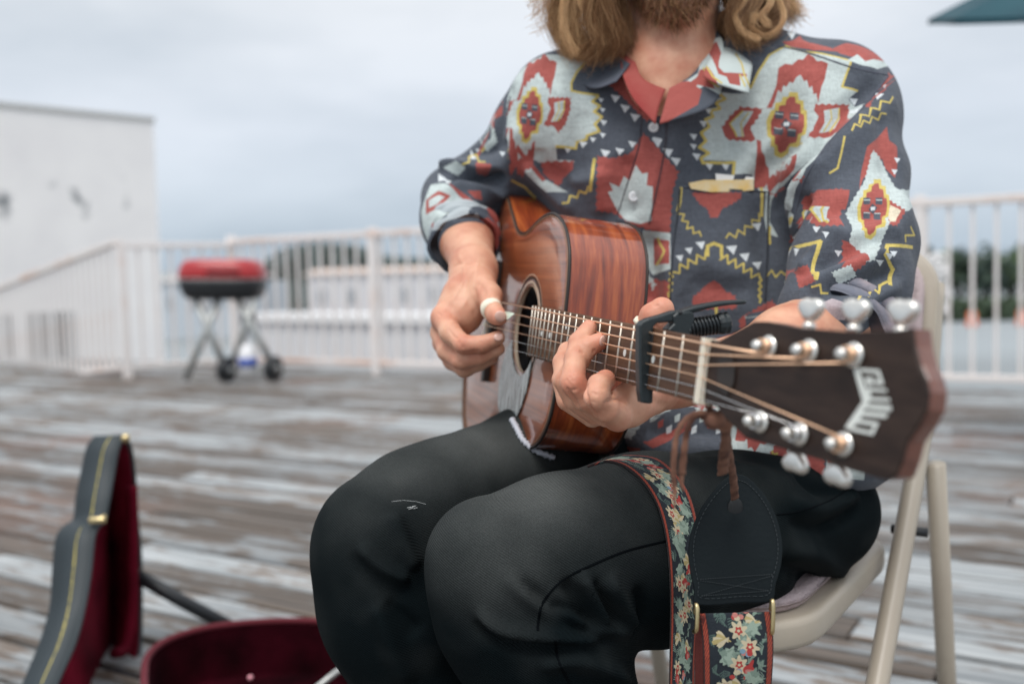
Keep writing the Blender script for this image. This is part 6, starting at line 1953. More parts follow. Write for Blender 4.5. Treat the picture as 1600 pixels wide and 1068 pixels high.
c1_ = P(722, 362, 1.292)
cuff(c1_, (wrR - c1_) , 0.0435, 0.045, M_CUF1).build('cuff', M_CUF1, shirt, True)
c2_ = P(1322, 486, 1.040); ax2 = C3(-0.50, -0.58, -0.6)
M_CUF2 = mat("cuff_inside", (0.16, 0.17, 0.21), 0.85, var=(0.40, 0.33, 0.35), vscale=14, vpos=(0.42, 0.55), bump=0.4, bscale=500)
cuff(c2_, ax2, 0.0500, 0.032, M_CUF2, 2).build('cuff', M_CUF2, shirt, True)
# frayed white hem hanging out beside the guitar
M_HEM = mat("hem_fray", (0.48, 0.49, 0.54), 0.95, bump=0.6, bscale=300)
hp_ = [cj(p.x, p.y) + (CAM - cj(p.x, p.y)).normalized() * 0.004 for p in catmull([Vector((800, 655, 0)), Vector((808, 670, 0)), Vector((818, 688, 0)), Vector((838, 704, 0)), Vector((866, 715, 0))], 8)]
hm = MB(); rr_ = [0.0020 + 0.0022 * math.sin(i * 1.3) ** 2 for i in range(len(hp_))]
hm.tube(hp_, rr_, 9); hm.build('shirt_tail_hem', M_HEM, shirt, True)

# ---- skin
M_SKIN = mat("skin", (0.54, 0.285, 0.185), 0.48, sss=0.10, spec=0.45)
t, b = nodes(M_SKIN)
tcn = t.nodes.new('ShaderNodeTexCoord')
n1 = t.nodes.new('ShaderNodeTexNoise'); n1.inputs['Scale'].default_value = 38; n1.inputs['Detail'].default_value = 4
r1_ = t.nodes.new('ShaderNodeValToRGB'); r1_.color_ramp.elements[0].position = 0.33; r1_.color_ramp.elements[0].color = (0.52, 0.215, 0.135, 1); r1_.color_ramp.elements[1].position = 0.66; r1_.color_ramp.elements[1].color = (0.67, 0.375, 0.250, 1)
n2 = t.nodes.new('ShaderNodeTexVoronoi'); n2.inputs['Scale'].default_value = 900
n3 = t.nodes.new('ShaderNodeTexNoise'); n3.inputs['Scale'].default_value = 160; n3.inputs['Detail'].default_value = 5
b1 = t.nodes.new('ShaderNodeBump'); b1.inputs['Strength'].default_value = 0.25; b1.inputs['Distance'].default_value = 0.0005
b2 = t.nodes.new('ShaderNodeBump'); b2.inputs['Strength'].default_value = 0.35; b2.inputs['Distance'].default_value = 0.0012
t.links.new(tcn.outputs['Object'], n1.inputs['Vector']); t.links.new(tcn.outputs['Object'], n2.inputs['Vector']); t.links.new(tcn.outputs['Object'], n3.inputs['Vector'])
t.links.new(n1.outputs['Fac'], r1_.inputs[0])
atr = t.nodes.new('ShaderNodeAttribute'); atr.attribute_name = 'flush'
mxs = t.nodes.new('ShaderNodeMixRGB'); mxs.inputs[2].default_value = (0.55, 0.16, 0.10, 1)
t.links.new(atr.outputs['Fac'], mxs.inputs[0]); t.links.new(r1_.outputs[0], mxs.inputs[1]); t.links.new(mxs.outputs[0], b.inputs['Base Color'])
t.links.new(n2.outputs['Distance'], b1.inputs['Height']); t.links.new(n3.outputs['Fac'], b2.inputs['Height']); t.links.new(b2.outputs[0], b1.inputs['Normal']); t.links.new(b1.outputs[0], b.inputs['Normal'])

parts = []
flush_pts = []
def C(pl, k=0.004, op='+', S=None): S.chain([(P(x, y, d), r) for x, y, d, r in pl], k, op)

# fretting hand + forearm (image right)
lo, hi = bb([P(870, 500, 0.93), P(1060, 690, 0.72), P(1045, 460, 0.86), P(1345, 455, 1.06)], 0.045)
lo2, hi2 = bb([P(862, 490, 0.95), P(1085, 690, 0.74), P(1050, 455, 0.88)], 0.03)
S = SDF(lo2, hi2, 0.0011)
def K(*pl, k=0.004): S.chain([(P(x, y, d), r) for x, y, d, r in pl], k)
# palm: from the wrist to the row of knuckles
K((1120, 586, 0.925, 0.026), (1066, 586, 0.890, 0.0255), (1020, 598, 0.865, 0.0215), k=0.012)
S.chain([(P(1030, 598, 0.872), 0.0205), (P(985, 632, 0.832), 0.0150), (P(965, 650, 0.818), 0.0128)], 0.010)
S.chain([(P(1022, 606, 0.885), 0.019), (P(952, 642, 0.862), 0.0135)], 0.008)
S.chain([(P(1010, 615, 0.87), 0.018), (P(985, 632, 0.835), 0.015)], 0.010)
# index finger: knuckle - joint - tip curled up to the edge of the fretboard
K((964, 650, 0.812, 0.0118), (947, 638, 0.795, 0.0102), (932, 619, 0.784, 0.0098), k=0.003)
K((932, 620, 0.784, 0.0098), (937, 601, 0.792, 0.0092), (946, 593, 0.805, 0.0084), k=0.002)
# middle finger
K((948, 646, 0.842, 0.0116), (915, 622, 0.824, 0.0106), (895, 598, 0.818, 0.0104), k=0.0025)
K((895, 598, 0.818, 0.0104), (899, 560, 0.834, 0.0094), (905, 535, 0.848, 0.0088), k=0.002)
K((905, 535, 0.848, 0.0090), (920, 512, 0.860, 0.0072), k=0.003)
# ring finger
K((932, 646, 0.862, 0.0108), (898, 622, 0.850, 0.0100), (882, 596, 0.845, 0.0096), k=0.002)
K((884, 594, 0.845, 0.0094), (905, 562, 0.838, 0.0088), (918, 544, 0.840, 0.0083), k=0.002)
K((916, 543, 0.840, 0.0083), (938, 533, 0.842, 0.0074), k=0.002)
# little finger
K((925, 650, 0.885, 0.0100), (886, 625, 0.882, 0.0090), (877, 594, 0.885, 0.0086), k=0.002)
K((880, 592, 0.885, 0.0087), (878, 565, 0.898, 0.0082), (886, 548, 0.908, 0.0076), k=0.003)
K((886, 548, 0.908, 0.0076), (900, 540, 0.915, 0.0068), k=0.003)
# thumb behind the neck, tip showing above it
K((1050, 605, 0.885, 0.017), (1022, 560, 0.865, 0.0135), (1012, 515, 0.845, 0.0118), k=0.008)
K((1012, 515, 0.845, 0.0118), (1022, 495, 0.838, 0.0122), (1034, 484, 0.836, 0.0108), k=0.003)
Vh, Fh = S.mesh(2)
Nh = vnorm(Vh, Fh)
ch_ = Caster(Vh, Fh)
hf = [([(905, 548), (913, 552)], 0.0016, -0.0010), ([(884, 590), (892, 602), (898, 612)], 0.0018, -0.0009), ([(888, 586), (897, 598)], 0.0014, -0.0007),
      ([(955, 612), (960, 622), (957, 628)], 0.0022, -0.0018), ([(950, 600), (957, 612)], 0.0022, -0.0016), ([(924, 612), (934, 618)], 0.0016, -0.0006),
      ([(918, 600), (917, 622), (928, 642), (942, 660)], 0.0018, -0.0032), ([(886, 604), (900, 628), (920, 650), (938, 664)], 0.0018, -0.0028),
      ([(965, 620), (978, 632), (985, 645)], 0.0022, -0.0010), ([(930, 545), (926, 552)], 0.0015, -0.0010), ([(1005, 615), (1025, 628), (1040, 636)], 0.0040, -0.0012),
      ([(995, 600), (985, 618), (978, 640)], 0.004, 0.0010),
      ([(950, 596), (958, 606), (957, 616)], 0.0018, -0.0022), ([(957, 616), (953, 626), (944, 632)], 0.0018, -0.0012),
      ([(888, 583), (900, 582)], 0.0011, -0.0006), ([(884, 606), (894, 610), (902, 606)], 0.0012, -0.0006),
      ([(928, 608), (936, 606), (944, 608)], 0.0011, -0.0005), ([(924, 626), (932, 630)], 0.0011, -0.0005),
      ([(1000, 610), (1015, 612), (1030, 606)], 0.0018, -0.0009), ([(990, 622), (1000, 616), (1006, 608)], 0.0018, -0.0008),
      ([(1020, 478), (1030, 476)], 0.0012, -0.0005), ([(1010, 500), (1020, 506), (1028, 512)], 0.0014, -0.0008)]
Vh = folds(Vh, Fh, ch_, hf, Nh) + Nh * (fbm(Vh, 90, 2, 2) * 0.00035)[:, None]
parts.append((Vh, Fh))
flush_pts += [(P(944, 590, 0.80), 0.010, .5), (P(931, 620, 0.784), 0.010, .45), (P(895, 598, 0.818), 0.012, .45), (P(937, 533, 0.842), 0.010, .7), (P(920, 512, 0.86), 0.010, .4), (P(1034, 484, 0.836), 0.018, .45), (P(962, 660, 0.81), 0.014, .35)]
# forearm to the near sleeve
lo, hi = bb([P(1110, 610, 0.92), P(1345, 470, 1.06)], 0.05)
S = SDF(lo, hi, 0.0022)
K((1085, 586, 0.90, 0.0255), (1140, 580, 0.935, 0.0285), (1230, 538, 0.99, 0.036), (1310, 496, 1.04, 0.041), (1345, 450, 1.06, 0.04), k=0.015)
parts.append(S.mesh(2))

# strumming hand + forearm (image left)
lo2, hi2 = bb([P(668, 440, 1.20), P(800, 600, 1.08), P(730, 360, 1.28)], 0.03)
S = SDF(lo2, hi2, 0.0013)
K((716, 330, 1.33, 0.038), (727, 372, 1.27, 0.0345), (740, 418, 1.185, 0.0255), (741, 440, 1.165, 0.0245), k=0.012)
S.cone(P(739, 425, 1.18), 0.0245, P(722, 490, 1.135), 0.0245, 0.012)
S.cone(P(722, 470, 1.145), 0.024, P(696, 500, 1.135), 0.0165, 0.012)
S.cone(P(728, 470, 1.155), 0.024, P(700, 530, 1.155), 0.0155, 0.012)
S.cone(P(745, 450, 1.15), 0.022, P(752, 470, 1.13), 0.016, 0.010)
# thumb
K((748, 440, 1.145, 0.018), (765, 462, 1.110, 0.0128), (768, 482, 1.088, 0.0108), k=0.008)
K((768, 480, 1.088, 0.0106), (775, 492, 1.072, 0.0102), (781, 496, 1.064, 0.0085), k=0.003)
# index
K((692, 495, 1.125, 0.0138), (704, 520, 1.098, 0.0112), (724, 538, 1.082, 0.0106), k=0.006)
K((724, 538, 1.082, 0.0104), (752, 538, 1.078, 0.0094), (778, 528, 1.078, 0.0078), k=0.003)
# middle
K((690, 520, 1.145, 0.0135), (700, 548, 1.118, 0.0115), (720, 562, 1.10, 0.0108), k=0.006)
K((720, 562, 1.10, 0.0106), (750, 556, 1.092, 0.0098), (778, 545, 1.09, 0.0078), k=0.003)
# ring and little tucked under
K((692, 535, 1.165, 0.0128), (708, 562, 1.14, 0.0112), (726, 575, 1.12, 0.0104), k=0.005)
K((726, 575, 1.12, 0.0102), (748, 566, 1.115, 0.0095), (768, 558, 1.11, 0.008), k=0.003)
K((700, 540, 1.18, 0.0115), (716, 566, 1.16, 0.0098), (730, 574, 1.145, 0.0092), (750, 564, 1.14, 0.008), k=0.004)
Vh, Fh = S.mesh(2)
Nh = vnorm(Vh, Fh); ch_ = Caster(Vh, Fh)
Vh = folds(Vh, Fh, ch_, [([(716, 532), (726, 545)], 0.002, -0.001), ([(708, 556), (722, 568)], 0.002, -0.001), ([(745, 440), (755, 452), (758, 465)], 0.004, -0.0015), ([(700, 535), (720, 552), (750, 548)], 0.0024, -0.0014), ([(745, 415), (720, 412), (708, 418)], 0.0025, -0.0010),
   ([(728, 430), (712, 460), (688, 490)], 0.0030, 0.0012), ([(738, 435), (728, 470), (700, 510)], 0.0026, 0.0010), ([(750, 400), (742, 430), (735, 462)], 0.0022, 0.0009),
   ([(715, 395), (725, 420), (722, 450)], 0.0020, 0.0009), ([(683, 488), (690, 494), (686, 502)], 0.0014, -0.0008), ([(700, 512), (708, 524), (716, 530)], 0.0016, -0.0008),
   ([(760, 466), (768, 464), (775, 468)], 0.0012, -0.0007), ([(750, 532), (752, 545)], 0.0012, -0.0008), ([(746, 550), (748, 562)], 0.0012, -0.0008),
   ([(740, 448), (746, 470), (740, 495)], 0.003, -0.0014)], Nh)
parts.append((Vh, Fh))
flush_pts += [(P(692, 500, 1.12), 0.016, .4), (P(724, 540, 1.08), 0.012, .45), (P(720, 562, 1.10), 0.012, .4), (P(781, 496, 1.064), 0.010, .6), (P(692, 525, 1.14), .014, .3)]

# head, neck and upper chest
HC = P(1050, -75, 1.235)
lo, hi = bb([P(1050, -210, 1.2), P(1050, 200, 1.2), P(900, 0, 1.3), P(1200, 0, 1.1)], 0.03)
S = SDF(lo, hi, 0.003)
hx_, hu_, hf_ = RT, UP, FW
S.ell(HC + UP * 0.03, (0.076, 0.10, 0.095), AX, 0.0)
S.ell(HC + UP * -0.035 - FW * 0.02, (0.058, 0.085, 0.072), AX, 0.03)
S.ell(HC + UP * -0.085 - FW * 0.055, (0.028, 0.026, 0.026), AX, 0.03)
S.cone(HC + UP * 0.02 - FW * 0.088, 0.008, HC - UP * 0.022 - FW * 0.106, 0.013, 0.01)     # nose
for s_ in (-1, 1):
    S.ell(HC + RT * (s_ * 0.030) + UP * 0.018 - FW * 0.088, (0.014, 0.008, 0.012), AX, 0.008, '-')
    S.ell(HC + RT * (s_ * 0.030) + UP * 0.018 - FW * 0.074, (0.012, 0.012, 0.012), AX, 0.002)
    S.ell(HC + RT * (s_ * 0.078) + UP * 0.005 + FW * 0.01, (0.010, 0.030, 0.018), AX, 0.006)
    S.cone(HC + RT * (s_ * 0.045) + UP * 0.038 - FW * 0.078, 0.008, HC + RT * (s_ * 0.015) + UP * 0.036 - FW * 0.09, 0.008, 0.01)
S.cone(HC - UP * 0.050 - FW * 0.086 - RT * 0.018, 0.006, HC - UP * 0.050 - FW * 0.086 + RT * 0.018, 0.006, 0.006)
S.cone(HC - UP * 0.061 - FW * 0.084 - RT * 0.014, 0.007, HC - UP * 0.061 - FW * 0.084 + RT * 0.014, 0.007, 0.006)
S.cone(P(1050, 20, 1.25), 0.054, P(1045, 120, 1.235), 0.056, 0.02)
S.cone(P(1045, 110, 1.235), 0.050, P(1038, 190, 1.285), 0.045, 0.03)
S.cone(P(1045, 140, 1.25), 0.055, P(1180, 190, 1.27), 0.045, 0.04)
S.cone(P(1045, 140, 1.25), 0.055, P(920, 190, 1.29), 0.045, 0.04)
for s_ in (-1, 1):
    S.cone(P(1050 + s_ * 48, 30, 1.225), 0.010, P(1040 + s_ * 12, 150, 1.185), 0.007, 0.02)
Vh, Fh = S.mesh(2)
parts.append((Vh, Fh))
VV = []; FF = []; k_ = 0
for (a, b_) in parts:
    VV.append(a); FF.append(b_ + k_); k_ += len(a)
VV = np.concatenate(VV); FF = np.concatenate(FF)
body = npobj('body', VV, FF, M_SKIN, man)
fl = np.zeros(len(VV))
for p, r_, am in flush_pts:
    fl = np.maximum(fl, min(0.9, am * 1.25) * np.exp(-(np.linalg.norm(VV - np.array(tuple(p)), axis=1) / r_) ** 2))
a_ = body.data.attributes.new('flush', 'FLOAT', 'POINT'); a_.data.foreach_set('value', fl.astype(np.float32))
# eyes (outside the frame) and nails
for s_ in (-1, 1):
    MB().ball(HC + RT * (s_ * 0.030) + UP * 0.018 - FW * 0.0765, 0.0115, nu=16, nv=10).build('eye', mat("eye_white", (0.8, 0.8, 0.8), 0.1) if s_ < 0 else bpy.data.materials['eye_white'], body, True)
M_NAIL = mat("fingernail", (0.68, 0.42, 0.34), 0.25, coat=0.3)
def nail(px, py, d, nx, ny, nz_, lx, ly, lz, w=0.0062, l=0.0068):
    """nail: centre, outward normal, lengthwise axis, all given in camera-aligned metres"""
    c = P(px, py, d); nn3 = C3(nx, ny, nz_).normalized(); la = C3(lx, ly, lz); la = (la - nn3 * la.dot(nn3)).normalized(); wa = nn3.cross(la)
    m1 = MB(); m1.ball(c, w, l, 0.0016, (wa, la, nn3), 16, 8)
    return m1.build('fingernail', M_NAIL, body, True)
nail(942.5, 532, 0.835, 0.75, -0.2, -0.65, 0.8, 0.4, 0.0, 0.0048, 0.0052)
nail(782, 494, 1.0555, 0.2, -0.25, -1.0, 0.7, -0.5, 0, 0.0058, 0.0066)
nail(779, 526, 1.0705, 0.2, 0.35, -1.0, 1, 0.3, 0, 0.0048, 0.0056)
# white tape round the strumming thumb, pale tube painting a highlight on the fretting thumb
M_TAPE_GLINT = mat("white_tape_and_glint", (0.78, 0.72, 0.58), 0.8, bump=0.4, bscale=500)
ta = MB(); ta.tube([P(766.5, 478, 1.090), P(768, 483, 1.086), P(770, 487, 1.081)], [0.0116, 0.0122, 0.0114], 20); 
ta.build('thumb_tape_glint', M_TAPE_GLINT, body, True)
ta = MB(); ta.tube([P(1000, 507, 0.842), P(1004, 502, 0.8405)], [0.0072, 0.007], 16); ta.build('thumb_tape_glint', M_TAPE_GLINT, body, True)
# guitar pick between thumb and finger
pk_ = thing('guitar_pick', 'small pale green pick pinched in the strumming hand', 'pick', P(795, 492, 1.06))
MB().prism(catmull([P(784, 487, 1.062), P(803, 489, 1.058), P(800, 493, 1.058), P(790, 500, 1.060), P(782, 498, 1.063)], 4, True), FW * 0.001, 0.0002, 1).build('pick', mat("pale_green_plastic", (0.62, 0.70, 0.58), 0.3), pk_)

# ---- hair and beard: many fine strands
M_HAIR = mat("blond_brown_hair", (0.16, 0.075, 0.03), 0.42, spec=0.5, sheen=0.0)
t, b = nodes(M_HAIR)
at2 = t.nodes.new('ShaderNodeAttribute'); at2.attribute_name = 'tone'
rh = t.nodes.new('ShaderNodeValToRGB'); rh.color_ramp.elements[0].color = (0.050, 0.022, 0.010, 1); rh.color_ramp.elements[1].color = (0.72, 0.46, 0.24, 1)
e_ = rh.color_ramp.elements.new(0.5); e_.color = (0.26, 0.125, 0.05, 1)
t.links.new(at2.outputs['Fac'], rh.inputs[0]); t.links.new(rh.outputs[0], b.inputs['Base Color'])
b.inputs['Anisotropic'].default_value = 0.5
def strands(name, paths, m, parent, nside=3):
    """paths: list of (points array (k,3), r0, r1, tone)"""
    VV = []; FF = []; TT = []; base = 0
    for pts, r0, r1, tone in paths:
        k = len(pts)
        t_ = np.gradient(pts, axis=0); t_ /= np.linalg.norm(t_, axis=1)[:, None] + 1e-9
        ref = np.array([0.31, 0.77, 0.55])
        a = np.cross(t_, ref); a /= np.linalg.norm(a, axis=1)[:, None] + 1e-9
        c = np.cross(t_, a)
        r_ = np.linspace(r0, r1, k)[:, None]
        rings = [pts + (a * math.cos(2 * math.pi * j / nside) + c * math.sin(2 * math.pi * j / nside)) * r_ for j in range(nside)]
        v = np.stack(rings, 1).reshape(-1, 3)
        i = np.arange(k - 1)[:, None]; j = np.arange(nside)[None, :]; j2 = (j + 1) % nside
        f = np.stack([i * nside + j, i * nside + j2, (i + 1) * nside + j2, (i + 1) * nside + j], -1).reshape(-1, 4)
        VV.append(v); FF.append(f + base); TT.append(np.full(len(v), tone)); base += len(v)
    VV = np.concatenate(VV); FF = np.concatenate(FF); TT = np.concatenate(TT)
    o = npobj(name, VV, FF, m, parent)
    a_ = o.data.attributes.new('tone', 'FLOAT', 'POINT'); a_.data.foreach_set('value', TT.astype(np.float32))
    return o
def lock(paths, ctrl, n_, spread, tone, wave=0.004, r=0.00022, rs=None, tip=0.4):
    c = np.array([tuple(p) for p in catmull([P(*q_) for q_ in ctrl], 7)])
    k = len(c); u = np.linspace(0, 1, k)
    for s_ in range(n_):
        off = rs.normal(0, 1, 3) * spread
        ph = rs.rand() * 6.28; fr = rs.uniform(1.0, 2.2)
        w = wave * rs.uniform(0.3, 1.2)
        prof = (1 - u * (1 - tip))[:, None]
        drift = rs.normal(0, 1, 3) * spread * 1.1
        wv_ = np.stack([np.sin(ph + u * fr * 6.28), 0.6 * np.cos(ph * 1.3 + u * fr * 5.1), 0.4 * np.sin(ph * 2 + u * fr * 4.3)], 1) * w * u[:, None]
        pts = c + off * prof + drift * (u ** 2)[:, None] + wv_
        paths.append((pts, r, r * 0.5, float(np.clip(rs.normal(tone, 0.16), 0, 1))))
rs = np.random.RandomState(4)
hp2 = []
# image-left side of the head: falls from the crown to the shoulder
for (ctrl, n_, sp, tn_, wv_) in [
    ([(985, -210, 1.24), (935, -120, 1.22), (890, -30, 1.21), (868, 20, 1.21), (880, 60, 1.215), (905, 88, 1.22)], 260, 0.0085, 0.62, 0.004),
    ([(985, -200, 1.22), (945, -110, 1.19), (905, -20, 1.185), (895, 30, 1.185), (905, 62, 1.19), (912, 85, 1.20)], 260, 0.0080, 0.58, 0.005),
    ([(990, -200, 1.20), (955, -100, 1.165), (925, -10, 1.165), (925, 30, 1.168), (938, 62, 1.175), (925, 88, 1.19)], 240, 0.0080, 0.42, 0.006),
    ([(1000, -200, 1.19), (965, -100, 1.155), (945, -10, 1.16), (952, 30, 1.165), (962, 60, 1.175), (950, 86, 1.19)], 220, 0.0080, 0.30, 0.006),
    ([(1000, -200, 1.21), (975, -100, 1.18), (965, -10, 1.19), (975, 40, 1.195), (975, 75, 1.20)], 200, 0.0085, 0.16, 0.005),
    ([(980, -200, 1.26), (930, -100, 1.27), (885, -10, 1.27), (880, 40, 1.27), (910, 90, 1.27)], 220, 0.010, 0.22, 0.005),
    ([(985, -200, 1.27), (945, -100, 1.29), (925, 0, 1.29), (935, 60, 1.28), (960, 90, 1.27)], 200, 0.012, 0.12, 0.005),
    ([(975, -200, 1.22), (915, -110, 1.20), (868, -30, 1.20), (850, 5, 1.20), (836, 28, 1.20)], 26, 0.004, 0.85, 0.006),
    ([(975, -200, 1.22), (918, -100, 1.20), (868, -15, 1.20), (858, 30, 1.20), (838, 48, 1.20)], 14, 0.004, 0.8, 0.007),
    ([(975, -200, 1.22), (905, -110, 1.19), (868, -20, 1.19), (838, -2, 1.19), (832, 10, 1.19)], 14, 0.003, 0.8, 0.006),
    ([(940, -100, 1.18), (905, -20, 1.175), (915, 20, 1.172), (940, 52, 1.172), (948, 70, 1.175)], 50, 0.0026, 0.85, 0.003),
    ([(930, -100, 1.18), (888, -20, 1.175), (880, 30, 1.175), (885, 60, 1.175), (898, 85, 1.18)], 60, 0.003, 0.85, 0.004),
    # image-right side
    ([(1110, -210, 1.24), (1165, -110, 1.22), (1200, -30, 1.21), (1215, 10, 1.205), (1205, 40, 1.20), (1180, 62, 1.20)], 260, 0.0085, 0.45, 0.007),
    ([(1110, -200, 1.22), (1150, -110, 1.19), (1180, -20, 1.18), (1170, 18, 1.178), (1160, 42, 1.178), (1178, 62, 1.18)], 240, 0.0075, 0.42, 0.007),
    ([(1110, -200, 1.20), (1140, -100, 1.165), (1155, -10, 1.17), (1148, 25, 1.172), (1155, 55, 1.18)], 200, 0.0075, 0.30, 0.006),
    ([(1105, -200, 1.22), (1130, -100, 1.19), (1138, -5, 1.20), (1136, 40, 1.20)], 150, 0.0070, 0.12, 0.004),
    ([(1120, -210, 1.26), (1175, -110, 1.26), (1220, -30, 1.25), (1228, 10, 1.245), (1235, 30, 1.24)], 200, 0.009, 0.50, 0.007),
    ([(1115, -200, 1.28), (1165, -100, 1.29), (1195, 0, 1.28), (1195, 50, 1.27)], 200, 0.012, 0.14, 0.005),
    ([(1125, -210, 1.24), (1190, -110, 1.23), (1235, -30, 1.22), (1232, -5, 1.22), (1250, 20, 1.22)], 50, 0.004, 0.75, 0.008),
    ([(1120, -150, 1.2), (1180, -60, 1.18), (1215, -5, 1.178), (1225, 30, 1.175), (1200, 55, 1.175), (1175, 45, 1.172), (1180, 22, 1.17)], 60, 0.0022, 0.85, 0.002),
    ([(1115, -150, 1.18), (1160, -60, 1.165), (1165, -5, 1.165), (1150, 25, 1.165), (1162, 52, 1.165), (1185, 62, 1.17)], 50, 0.0022, 0.78, 0.002),
    ([(1125, -150, 1.2), (1190, -60, 1.18), (1205, 0, 1.175), (1190, 25, 1.17), (1200, 40, 1.17)], 50, 0.002, 0.8, 0.003),
    # crown
    ([(1045, -250, 1.20), (990, -235, 1.19), (955, -170, 1.19), (930, -90, 1.19)], 260, 0.012, 0.5, 0.004),
    ([(1050, -250, 1.20), (1105, -235, 1.19), (1145, -170, 1.19), (1170, -90, 1.19)], 260, 0.012, 0.5, 0.004),
    ([(1045, -250, 1.26), (990, -240, 1.28), (955, -150, 1.32), (950, 0, 1.32)], 260, 0.016, 0.4, 0.004),
    ([(1050, -250, 1.26), (1105, -240, 1.28), (1145, -150, 1.32), (1150, 0, 1.32)], 260, 0.016, 0.4, 0.004),
    ([(1048, -250, 1.26), (1048, -240, 1.30), (1048, -150, 1.34), (1048, 0, 1.34)], 300, 0.02, 0.35, 0.004),
]:
    lock(hp2, ctrl, int(n_ * 1.9), sp * 0.80, tn_, wv_ * 1.35, 0.00027, rs)
hp2 = [(a_, b_, c_, min(1, t_ + 0.17)) for a_, b_, c_, t_ in hp2]
hair = strands('hair', hp2, M_HAIR, man)
# dark underside volume so that the hair is not see-through
lo, hi = bb([P(1050, -240, 1.3), P(1050, 60, 1.3), P(900, 0, 1.3), P(1200, 0, 1.2)], 0.05)
S = SDF(lo, hi, 0.005)
S.ell(HC + UP * 0.045 + FW * 0.02, (0.085, 0.10, 0.09), AX)
K((960, -150, 1.25, 0.03), (930, -20, 1.245, 0.024), (940, 45, 1.245, 0.018), k=0.02)
K((1140, -150, 1.25, 0.03), (1180, -20, 1.245, 0.022), (1172, 28, 1.24, 0.014), k=0.02)
S.ell(HC + UP * 0.0 - FW * 0.07, (0.055, 0.09, 0.05), AX, 0.01, '-')
Vx, Fx = S.mesh(1)
o = npobj('scalp_hair', Vx, Fx, mat("dark_under_hair", (0.045, 0.022, 0.012), 0.8), hair)
bp2 = []
cb = Caster(VV, FF)
NB = 2600
for k in range(NB):
    x = 1050 + rs.uniform(-66, 66); y = rs.uniform(-75, 47)
    lim = 40 - ((x - 1050) / 66) ** 2 * 52
    if y > lim + 4: continue
    if abs(x - 1050) < 22 and -52 < y < -38: continue
    p = cb(x, y, 1.2)
    d = (p - HC)
    out = C3((x - 1050) / 66 * 0.5, -0.75 - 0.3 * rs.rand(), -0.55).normalized()
    L_ = rs.uniform(0.008, 0.016)
    a0 = np.array(tuple(p)); dn_ = np.array(tuple(out)); wob = rs.normal(0, 1, 3) * 0.0022
    pts = np.array([a0, a0 + dn_ * L_ * 0.35 + wob * 0.4, a0 + dn_ * L_ * 0.7 + wob, a0 + dn_ * L_ + wob * 1.5])
    edge = abs(x - 1050) / 66
    bp2.append((pts, 0.00032, 0.00014, float(np.clip(rs.normal(0.46 - 0.25 * edge, 0.2), 0, 1))))
strands('beard', bp2, M_HAIR, man)
# ------------------------------------------------------------------ woven guitar strap with leather end and lace
SW, SHh = 1536, 256
sim = np.empty((SHh, SW, 3), np.float32); sim[:] = (0.020, 0.026, 0.034)
YY, XX = np.mgrid[0:SHh, 0:SW].astype(np.float32)
rs2 = np.random.RandomState(21)
SAGE, SAGE2, CRM, REDF, PINK, BLUE, GOLD = (0.20, 0.27, 0.22), (0.09, 0.14, 0.12), (0.58, 0.50, 0.34), (0.42, 0.05, 0.045), (0.52, 0.20, 0.17), (0.20, 0.32, 0.40), (0.45, 0.36, 0.16)
def stamp(cx_, cy_, rx_, ry_, an, col, wob=0.0, nl=5):
    dx = XX - cx_; dy = YY - cy_
    rx_ *= 1.4; ry_ *= 1.4
    lo_x, hi_x = int(max(0, cx_ - 60)), int(min(SW, cx_ + 60))
    if hi_x <= lo_x: return
    dx = dx[:, lo_x:hi_x]; dy = dy[:, lo_x:hi_x]
    u = dx * math.cos(an) + dy * math.sin(an); v = -dx * math.sin(an) + dy * math.cos(an)
    th = np.arctan2(v / ry_, u / rx_); r_ = np.sqrt((u / rx_) ** 2 + (v / ry_) ** 2)
    m_ = r_ < 1 + wob * np.cos(nl * th)
    sim[:, lo_x:hi_x][m_] = col
def stem(pts, w, col):
    for i in range(len(pts) - 1):
        (x0, y0), (x1, y1) = pts[i], pts[i + 1]
        n_ = int(max(abs(x1 - x0), abs(y1 - y0))) + 1
        for k in range(n_):
            x = x0 + (x1 - x0) * k / n_; y = y0 + (y1 - y0) * k / n_
            a, b_ = int(x), int(y)
            if 0 <= a < SW - w and 0 <= b_ < SHh - w: sim[b_:b_ + w, a:a + w] = col
for k in range(210):                      # fans of thin leaves
    x, y = rs2.uniform(0, SW), rs2.uniform(34, SHh - 34); a = rs2.rand() * 6.28
    for j in range(4):
        aa = a + j * 0.22
        stem([(x + j * 4, y), (x + j * 4 + 22 * math.cos(aa), y + 22 * math.sin(aa)), (x + j * 4 + 38 * math.cos(aa + 0.5), y + 38 * math.sin(aa + 0.5))], 3, (SAGE, SAGE2)[k % 2])
x = 10
